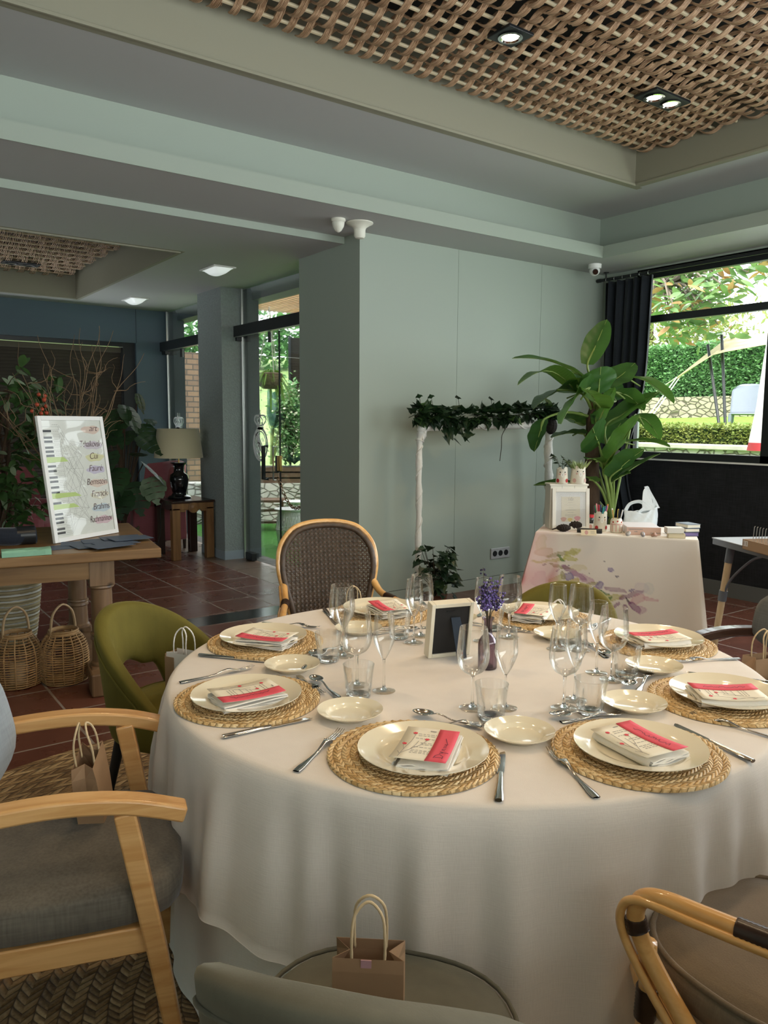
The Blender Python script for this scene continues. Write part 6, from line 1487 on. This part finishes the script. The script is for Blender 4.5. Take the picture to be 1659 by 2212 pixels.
# ------------------------------------------------------------------ garden seen through the east window
def stone(name, a, b, grout, scale=5, bump=1.0):
    t = NT(name); v = t.map((1, 1, 1.7)); vo = t.n('TexVoronoi', {'Vector': v, 'Scale': scale}, feature='DISTANCE_TO_EDGE').outputs[0]; ce = t.n('TexVoronoi', {'Vector': v, 'Scale': scale}).outputs[1]
    e = t.ramp(vo, [(.02, (0, 0, 0)), (.09, (1, 1, 1))]); hs = t.n('SeparateColor', {0: ce}).outputs[0]
    c = t.mix(t.math('ADD', t.math('MULTIPLY', hs, .6), t.math('MULTIPLY', t.noise(t.co(), 14, 4), .4)), a, b); t.base(t.mix(e, grout, c)); t.set(Roughness=.9); t.bump(e, bump, .02); return t.mat
pale_stone = stone('pale_limestone', (.55, .53, .48), (.78, .75, .68), (.24, .21, .17), 7); warm_stone = stone('warm_rubble_stone', (.26, .22, .16), (.42, .37, .29), (.10, .085, .06), 5.5)
lawn = mat('lawn_green', (.16, .34, .03), .9, var=.35, vs=14, bump=.6, bs=80, bd=.02)
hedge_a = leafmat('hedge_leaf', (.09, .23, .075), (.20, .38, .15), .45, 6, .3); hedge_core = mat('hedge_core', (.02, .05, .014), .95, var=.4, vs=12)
hedge_y = leafmat('yellow_green_leaf', (.13, .20, .035), (.32, .36, .09), .5, 6, .3)
def leafcloud(m, n, fn, s0, s1, rd, wf=.55):
    for _ in range(n):
        p, nr = fn(rd); d = (Vector((rd.uniform(-1, 1), rd.uniform(-1, 1), rd.uniform(-.9, .6))) + nr * .4).normalized(); s = rd.uniform(s0, s1); sd = d.cross(Vector((rd.uniform(-1, 1), rd.uniform(-1, 1), 1))).normalized(); k = len(m.v)
        m.v += [tuple(p), tuple(p + d * s * .5 + sd * s * wf * .5), tuple(p + d * s), tuple(p + d * s * .5 - sd * s * wf * .5)]; m.f.append((k, k + 1, k + 2, k + 3)); m.m.append(0)
    return m
struct(MB().box((6.5, -6, -.4), (9.0, 9.6, -.05)).build('ground_garden', lawn, smooth=0))
zt = atx(1470, 959, 9.0).z
o = struct(MB().box((9.0, 1.0, -.4), (9.32, 9.6, zt - .06)).build('wall_garden_low', pale_stone, smooth=0)); struct(MB().box((8.96, 1.0, zt - .06), (9.36, 9.6, zt)).build('trim_13', mat('limestone_coping', (.56, .53, .47), .85, var=.15, vs=5), smooth=0, bevel=.01))
zh = atx(1450, 917, 9.7).z
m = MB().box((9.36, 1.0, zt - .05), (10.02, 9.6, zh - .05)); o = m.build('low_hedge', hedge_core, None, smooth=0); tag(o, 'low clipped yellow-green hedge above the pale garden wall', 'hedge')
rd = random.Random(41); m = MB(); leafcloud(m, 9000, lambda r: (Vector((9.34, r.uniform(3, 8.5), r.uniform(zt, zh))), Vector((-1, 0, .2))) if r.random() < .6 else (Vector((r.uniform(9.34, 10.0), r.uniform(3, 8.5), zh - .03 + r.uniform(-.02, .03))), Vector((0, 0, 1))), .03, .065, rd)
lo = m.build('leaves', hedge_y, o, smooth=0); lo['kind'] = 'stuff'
G = []
for i in range(9):
    X = 10.0 + i * .7; row = []
    for j in range(15):
        Yv = 3 + j * .75; u = i / 8; row.append((X, Yv, zh - .22 + u * (1.62 - zh + .30) + .02 * (Yv - 8) * -1 * u * .9))
    G.append(row)
struct(MB().grid(G).build('ground_lawn', lawn, smooth=180))
z0l, z0r, z1 = atx(1400, 906, 15.4).z, atx(1600, 882, 15.4).z, atx(1500, 860, 15.4).z
struct(MB().box((15.4, 3, .8), (15.80, 17, z1 + .03)).build('wall_garden_upper', warm_stone, smooth=0))
zb, zT = z1 - .08, atx(1500, 747, 16).z
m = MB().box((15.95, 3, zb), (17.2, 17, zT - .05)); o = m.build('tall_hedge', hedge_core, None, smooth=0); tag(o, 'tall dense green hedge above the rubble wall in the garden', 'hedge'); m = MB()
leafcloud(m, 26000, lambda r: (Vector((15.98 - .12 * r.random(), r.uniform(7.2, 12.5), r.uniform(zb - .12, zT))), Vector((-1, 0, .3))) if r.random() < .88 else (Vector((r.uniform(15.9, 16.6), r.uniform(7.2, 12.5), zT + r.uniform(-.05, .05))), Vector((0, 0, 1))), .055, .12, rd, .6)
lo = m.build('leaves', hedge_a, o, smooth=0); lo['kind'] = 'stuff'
gm = black_metal
def ground_z(x, y): u = max(0, min(1, (x - 10) / 5.6)); return zh - .22 + u * (1.62 - zh + .30) - .018 * (y - 8) * u
b0, b1 = atx(1556, 915, 11.6), atx(1529, 745, 12.0); b2, b3 = atx(1568, 915, 11.6), atx(1559, 724, 12.0)
gz0 = lambda p: Vector((p.x, p.y, ground_z(p.x, p.y)))
t = thing('shade_sail', 'cream shade sail stretched from black poles over the lawn', 'shade sail', gz0(b2))
L0 = t.location
for a_, b_ in ((b0, b1), (b2, b3)): MB().cyl(gz0(a_) - L0, b_ - L0, .024, n=12).build('pole', gm, t)
S = lambda px, py, X=11.9: atx(px, py, X) - L0
P00, P01, P10, P11 = S(1462, 815, 11.6), S(1574, 727, 12.6), S(1545, 764, 11.7), S(1690, 738, 11.4); P02 = S(1700, 716, 12.8); G = []
for i in range(11):
    u = i / 10; a_ = P00.lerp(P01, min(1, u * 1.9)) if u < .526 else P01.lerp(P02, (u - .526) / .474); b_ = P00.lerp(P10, min(1, u * 1.9)) if u < .526 else P10.lerp(P11, (u - .526) / .474); G.append([a_.lerp(b_, j / 6) - Vector((0, 0, .03 * math.sin(PI * j / 6))) for j in range(7)])
MB().grid(G).build('sail_cloth', mat('cream_sailcloth', (.56, .47, .28), .8), t, smooth=180, solid=.006)
ro = MB()
for a_, b_ in ((P00, S(1398, 902, 10.6)), (P00 + Vector((.1, 0, .02)), S(1408, 900, 10.6)), (P01, b3 - L0), (P00, S(1418, 845, 12.5))): ro.cyl(a_, b_, .010, n=6)
ro.build('rope', mat('pale_rope', (.62, .60, .54), .8), t)
q = atx(1612, 905, 10.9); t = thing('garden_chair', 'pale grey plastic garden chair back beyond the low hedge', 'chair', (q.x, q.y, ground_z(q.x, q.y) - .12), math.radians(205)); gp = mat('pale_grey_plastic', (.17, .195, .235), .45); G = []
for i in range(15):
    v = i / 14; row = []
    for j in range(15):
        u = -1 + j / 7; w_ = .235 * (1 if v < .8 else (1 - ((v - .8) / .2) ** 3 * .25)); row.append((-.20 - .12 * v + .05 * u * u, u * w_, .43 + v * .44 - .05 * abs(u) ** 5 * v))
    G.append(row)
MB().grid(G).build('backrest', gp, t, smooth=180, solid=.012); pad(MB(), -.22, .24, -.23, .23, .41, .44, 5, .0).build('seat', gp, t)
for sx in (-.2, .2):
    for sy in (-.2, .2): MB().cyl((sx * 1.15, sy * 1.1, 0), (sx, sy, .42), .016, .022, 10).build('leg', gp, t)
q = atx(1640, 985, 8.3); qt = atx(1660, 800, 8.3)
t = thing('closed_parasol', 'folded white parasol with a red hem just outside the window', 'parasol', (qt.x, qt.y, -.05)); MB().cyl((0, 0, 0), (0, 0, 2.7), .02).build('pole', gm, t)
rz_ = lambda zz: atx(1600, zz, 8.3).z + .05
MB().lathe([(.03, 2.5), (.06, 2.2), (.10, rz_(880)), (.155, rz_(955))], 20).build('canopy', mat('white_canvas', (.80, .78, .76), .7), t, smooth=60); MB().lathe([(.155, rz_(955)), (.168, rz_(972))], 20).build('hem', mat('red_canvas', (.45, .04, .05), .7), t)
MB().cyl((0, 0, 0), (0, 0, .06), .25, .2, 20).build('base', gm, t)
# magnolia
mag = leafmat('magnolia_leaf', (.07, .16, .05), (.22, .36, .12), .3, 4, .35); mag_b = leafmat('magnolia_rust_leaf', (.30, .16, .05), (.46, .32, .12), .5, 4, .3)
tq = atx(1360, 860, 12.5); t = thing('magnolia_tree', 'glossy magnolia with rust-backed leaves overhanging the garden window view', 'tree', (tq.x, tq.y, ground_z(tq.x, tq.y) - .05)); L0 = t.location; rd = random.Random(17); lf, lb, br = MB(), MB(), MB()
br.tube([(0, 0, 0), (.05, -.05, 1.5), (.1, -.3, 2.6), (.2, -.9, 3.6)], [.16, .13, .10, .05], 10)
hub = Vector((.1, -.3, 2.4)); ends = []
for k in range(44):
    if k < 30: px, py = rd.uniform(1412, 1580), rd.uniform(572, 672)
    elif k < 35: px, py = rd.uniform(1452, 1500), rd.uniform(690, 728)
    elif k < 39: px, py = rd.uniform(1500, 1560), rd.uniform(682, 705)
    else: px, py = rd.uniform(1600, 1665), rd.uniform(560, 592)
    if k < 30 and px > 1560 and py > 640: px -= 60
    X = rd.uniform(11.2, 12.6); e = atx(px, py, X) - L0; ends.append(e); br.tube(smoothpath([hub, hub.lerp(e, .6) + Vector((0, 0, .35)), e], 5), [.035 * (1 - .075 * s) for s in range(11)], 6)
    for q in range(15 if k < 30 or k > 38 else 9):
        b = e + Vector((rd.gauss(0, .17), rd.gauss(0, .17), rd.gauss(0, .15))); a = rd.uniform(0, 6.28); d = Vector((math.cos(a), math.sin(a), rd.uniform(-.7, .5))).normalized(); L = rd.uniform(.16, .27); (lf if rd.random() < .80 else lb).leaf(b, b + d * L, L * .40, droop=.03, roll=rd.uniform(-1, 1), nu=6)
lf.build('green_leaves', mag, t, smooth=180); lb.build('rust_leaves', mag_b, t, smooth=180); br.build('branches', mat('grey_bark', (.16, .13, .10), .9), t)
t = thing('willow_tree', 'yellow-green feathery tree above the sail in the garden', 'tree', (17.6, 12.6, zT - 1.2)); m = MB(); MB().cyl((0, 0, -.8), (0, 0, 2.4), .12, .05).build('trunk', bark_m, t); leafcloud(m, 2600, lambda r: (Vector((r.gauss(0, .5), r.gauss(-1.0, .9), 1.3 + r.gauss(.5, .45))), Vector((0, 0, -1))), .10, .24, rd, .35); m.build('leaves', hedge_y, t, smooth=0)
# ------------------------------------------------------------------ terrace and garden seen through the glass doors
turf = mat('artificial_turf', (.075, .26, .035), .9, var=.3, vs=30, bump=.8, bs=160, bd=.02)
struct(MB().box((3.80, 5.32, -.10), (7.5, 30, -.03)).box((7.5, 9.7, -.10), (22, 30, -.03)).build('ground_terrace', turf, smooth=0)); struct(MB().box((3.80, 5.32, -.09), (4.02, 10.3, -.012)).build('trim_14', mat('grey_cobble_edge', (.16, .16, .15), .9, var=.4, vs=14, bump=.8, bs=12, bd=.02), smooth=0))
slat_m = wood('cedar_slats', (.42, .24, .12), (.58, .36, .20), 'y', .5, 8)
st_ = thing('slatted_awning', 'slatted cedar ceiling over the terrace outside the doors', 'pergola', (4.1, 6.0, 2.96)); m = MB()
for k in range(58): m.box((.06 + k * .066, .0, 0), (.084 + k * .066, 3.5, .05))
o = m.build('slats', slat_m, st_, smooth=0)
MB().box((0, 0, .05), (3.95, .08, .13)).box((0, 3.42, .05), (3.95, 3.5, .13)).build('joists', black_metal, st_, smooth=0)
G0 = atz(606, 1131, -.03); vd = Vector((G0.x, G0.y, 0)).normalized(); ud = Vector((vd.y, -vd.x, 0)); rz_t = math.atan2(ud.y, ud.x); dist = Vector((G0.x, G0.y)).length
hz = lambda py, d=0: 1.505 + (912 - py) / 1682.5 * (dist + d) * 1.0
def T_(u, v): return G0 + ud * u + vd * v
o = struct(MB().box((-2.2, 0, 0), (2.6, .4, hz(1043) + .03)).build('wall_terrace_stone', pale_stone, None, G0, rz_t, smooth=0)); ztop = hz(1043)
t = thing('slatted_planter', 'brown slatted wooden planter on the pale stone wall outside', 'planter', T_(-.1, .02) + Vector((0, 0, ztop + .032)), rz_t); H_p = hz(1006) - ztop; wdk = wood('weathered_brown_wood', (.10, .055, .03), (.18, .11, .07), 'x', .6, 8)
for k in range(3): MB().box((-.9, 0, k * H_p / 3), (1.4, .03, (k + .72) * H_p / 3)).build('slat', wdk, t, smooth=0)
MB().box((-.9, .03, 0), (1.4, .45, H_p - .02)).build('box', mat('dark_soil', (.03, .02, .014), .9), t, smooth=0)
def TU(px, py, v=.2): 
    d = ray(px, py); P = T_(0, v); s = (P - EYE).dot(vd) / d.dot(vd); return EYE + d * s
pz = ztop + H_p; rd = random.Random(55)
def on_planter(px): q = TU(px, 1000, .22); return Vector((q.x, q.y, pz + .013))
base = on_planter(626); t = thing('flowering_shrub', 'tall pale-flowered shrub in the outdoor planter', 'shrub', base); lf, fl, br = MB(), MB(), MB()
for k in range(34):
    px, py = rd.uniform(606, 646), rd.uniform(838, 985); e = TU(px, py, .22 + rd.uniform(-.15, .15)) - base; br.tube([(0, 0, 0), e * .5, e], .006, 5); leafcloud(lf, 60, lambda r: (e + Vector((r.gauss(0, .10), r.gauss(0, .10), r.gauss(0, .10))), Vector((0, 0, 1))), .05, .10, rd); leafcloud(fl, 16, lambda r: (e + Vector((r.gauss(0, .11), r.gauss(0, .11), r.gauss(0, .11))), Vector((0, 0, 1))), .035, .06, rd, .9)
lf.build('leaves', hedge_a, t, smooth=0); fl.build('flowers', mat('pale_blossom', (.62, .64, .48), .7), t, smooth=0); br.build('stems', bark_m, t)
base = on_planter(585); t = thing('strelitzia', 'upright blue-green strelitzia leaves in the outdoor planter', 'plant', base); bluegreen = leafmat('blue_green_leaf', (.05, .13, .10), (.12, .25, .17), .35, 4, .25); m, br = MB(), MB()
for a1, b1, a2, b2, w_ in ((588, 920, 580, 832, .13), (591, 925, 594, 846, .12), (590, 930, 600, 885, .10), (604, 920, 628, 872, .13), (586, 925, 606, 912, .10), (622, 905, 648, 872, .10), (588, 940, 574, 900, .09)):
    B_, E_ = TU(a1, b1, .15) - base, TU(a2, b2, .12) - base; br.tube(smoothpath([(0, 0, 0), B_ * .6, B_], 5), .016, 6); m.leaf(B_, E_, w_ * 1.9, droop=0, roll=rd.uniform(-.6, .6), nu=10)
m.build('leaves', bluegreen, t, smooth=180); br.build('stalks', petiole, t)
base = on_planter(636); t = thing('ornamental_grass', 'arching tuft of blue-green grass at the edge of the outdoor planter', 'plant', base); m = MB()
for k in range(70): a = rd.uniform(0, 6.28); L = rd.uniform(.25, .5); m.leaf((0, 0, 0), (math.cos(a) * L * .7, math.sin(a) * L * .5, L * .75), .018, droop=.16, roll=rd.uniform(0, 3), nu=7)
m.build('blades', bluegreen, t, smooth=180)
q = TU(583, 840, -1.6); t = thing('hanging_basket', 'wicker hanging basket outside the glass door', 'hanging basket', (q.x, q.y, q.z)); MB().lathe([(0, 0), (.09, .0), (.15, .05), (.165, .19), (.155, .20), (.14, .08), (0, .05)], 28).build('basket', mat('grey_wicker', (.20, .14, .095), .7, var=.4, vs=40, bump=1, bs=70, bd=.01), t, smooth=50)
ro = MB()
for k in range(3): a = k * 2.09 + .4; ro.cyl((.15 * math.cos(a), .15 * math.sin(a), .19), (0, 0, 2.96 - q.z), .006, n=6)
ro.build('ropes', mat('pale_rope', (.62, .60, .54), .8), t)
t2 = thing('trailing_fern', 'bright green fern spilling over the hanging basket', 'plant', (q.x, q.y, q.z + .055)); m = MB().cyl((0, 0, 0), (0, 0, .13), .10, .13, 12)
for k in range(90):
    a = rd.uniform(-2.6, 1.4); L = rd.uniform(.18, .5); m.leaf((0, 0, .12), (math.cos(a) * L * .7, math.sin(a) * L * .5, .10 + .10 * rd.random()), .03, lift=.06, droop=L * rd.uniform(.4, 1.3) * (1 if math.cos(a) > .1 else .4), roll=rd.uniform(0, 3), nu=8)
m.build('fronds', leafmat('lime_fern', (.10, .24, .02), (.26, .44, .06), .5, 5, .35), t2, smooth=180)
white_w = mat('white_wire', (.80, .80, .78), .4)
def stool(label, px, py, v, h, r):
    q = atz(px, py, -.028); t = thing('wire_stool', label, 'side table', (q.x, q.y, -.028), 0, 'white wire side tables on the terrace'); m = MB()
    for k in range(22):
        a = 2 * PI * k / 22; b = a + .5; m.tube([(r * .82 * math.cos(a), r * .82 * math.sin(a), 0), (r * math.cos((a + b) / 2), r * math.sin((a + b) / 2), h * .5), (r * .84 * math.cos(b), r * .84 * math.sin(b), h)], .006, 5); b = a - .5; m.tube([(r * .82 * math.cos(a), r * .82 * math.sin(a), 0), (r * math.cos((a + b) / 2), r * math.sin((a + b) / 2), h * .5), (r * .84 * math.cos(b), r * .84 * math.sin(b), h)], .006, 5)
    for z_, k in ((.005, .82), (h * .5, 1), (h, .84)): m.tube([(r * k * math.cos(2 * PI * i / 28), r * k * math.sin(2 * PI * i / 28), z_) for i in range(28)], .009, 6, True)
    m.build('wire_frame', white_w, t, smooth=180); MB().lathe([(0, h + .008), (r * 1.12, h + .008), (r * 1.14, h + .02), (0, h + .024)], 32).build('tabletop', white_w, t)
stool('nearer white wire side table on the turf outside the door', 627, 1182, 0, .46, .17); stool('farther white wire side table by the stone wall outside the door', 640, 1150, 0, .42, .16)
q = T_(-.35, -.75); t = thing('garden_bench', 'low bench with two thin rails before the stone wall', 'bench', (q.x, q.y, -.03), rz_t)
for z_ in (.40, .27, .10): MB().box((-.7, 0, z_), (.42, .04, z_ + .03)).build('rail', wdk, t, smooth=0)
for x_ in (-.65, .37): MB().box((x_ - .025, .04, 0), (x_ + .025, .08, .44)).build('leg', wdk, t, smooth=0)
MB().box((-.7, .04, .40), (.42, .40, .43)).build('seat', wdk, t, smooth=0)
chain = MB(); A_, B_ = atx(600, 1030, 3.70), atx(655, 1092, 3.70); n = 15
for k in range(n):
    u = (k + .5) / n; c_ = A_.lerp(B_, u) - Vector((0, 0, .14 * math.sin(PI * u))); d = ((A_.lerp(B_, u + .02) - Vector((0, 0, .14 * math.sin(PI * (u + .02))))) - c_).normalized(); s1 = Vector((1, 0, 0)) if k % 2 else d.cross(Vector((1, 0, 0))).normalized()
    chain.tube([c_ + d * (.026 * math.cos(a)) + s1 * (.0145 * math.sin(a)) for a in [2 * PI * i / 14 for i in range(14)]], .0045, 6, True)
o = chain.build('lock_chain', mat('bronze_chain', (.20, .12, .06), .35, .9), None, smooth=180); tag(o, 'bronze chain hanging from the glass door lock', 'chain')
q = TU(641, 900, .95); t = thing('shutter_screen', 'black louvred screen standing on the terrace outside the door', 'screen', (q.x, q.y, -.03), rz_t); MB().box((-.13, 0, 0), (-.09, .05, 2.9)).box((.9, 0, 0), (.95, .05, 2.9)).box((-.13, 0, 1.35), (.95, .05, 1.42)).build('frame', black_metal, t, smooth=0); m = MB()
for k in range(40): m.obox((.4, .03, 1.45 + k * .036), (1.0, .005, .042), rx=.35)
m.build('louvres', mat('dark_louvre', (.02, .014, .010), .6), t, smooth=0)
q = aty(404, 830, 14.2); t = thing('brick_pillar', 'brown brick pillar on the terrace seen past the lamp', 'pillar', (q.x, q.y, -.03)); bk = NT('brown_brick'); _b = bk.n('TexBrick', {'Vector': bk.map((1, 1, 1), (PI / 2, 0, 0)), 'Color1': (.20, .12, .075, 1), 'Color2': (.15, .09, .06, 1), 'Mortar': (.07, .05, .04, 1), 'Scale': 1.0, 'Mortar Size': .012, 'Brick Width': .24, 'Row Height': .1}); bk.base(_b.outputs[0]); bk.set(Roughness=.85); MB().box((-.35, 0, 0), (.6, .5, hz(752, 2))).build('shaft', bk.mat, t, smooth=0)
# grassy slope far behind
sl = MB().grid([[(T_(u, v).x, T_(u, v).y, -.05 if v < 3 else (v - 3) * .22) for v in (2, 3, 8, 14, 22)] for u in (-14, -7, 0, 6)]).build('ground_slope', mat('sunny_slope', (.22, .32, .11), .9, var=.25, vs=3), smooth=180); struct(sl)
t = thing('far_hedge', 'dark green bank of trees far behind the terrace', 'trees', T_(-4, 19) + Vector((0, 0, 3.4)), rz_t); m = MB(); leafcloud(m, 5000, lambda r: (Vector((r.uniform(-8, 9), r.uniform(-.6, .6), r.gauss(1.2, .8))), Vector((0, -1, 0))), .25, .5, rd); m.build('leaves', hedge_a, t, smooth=0)
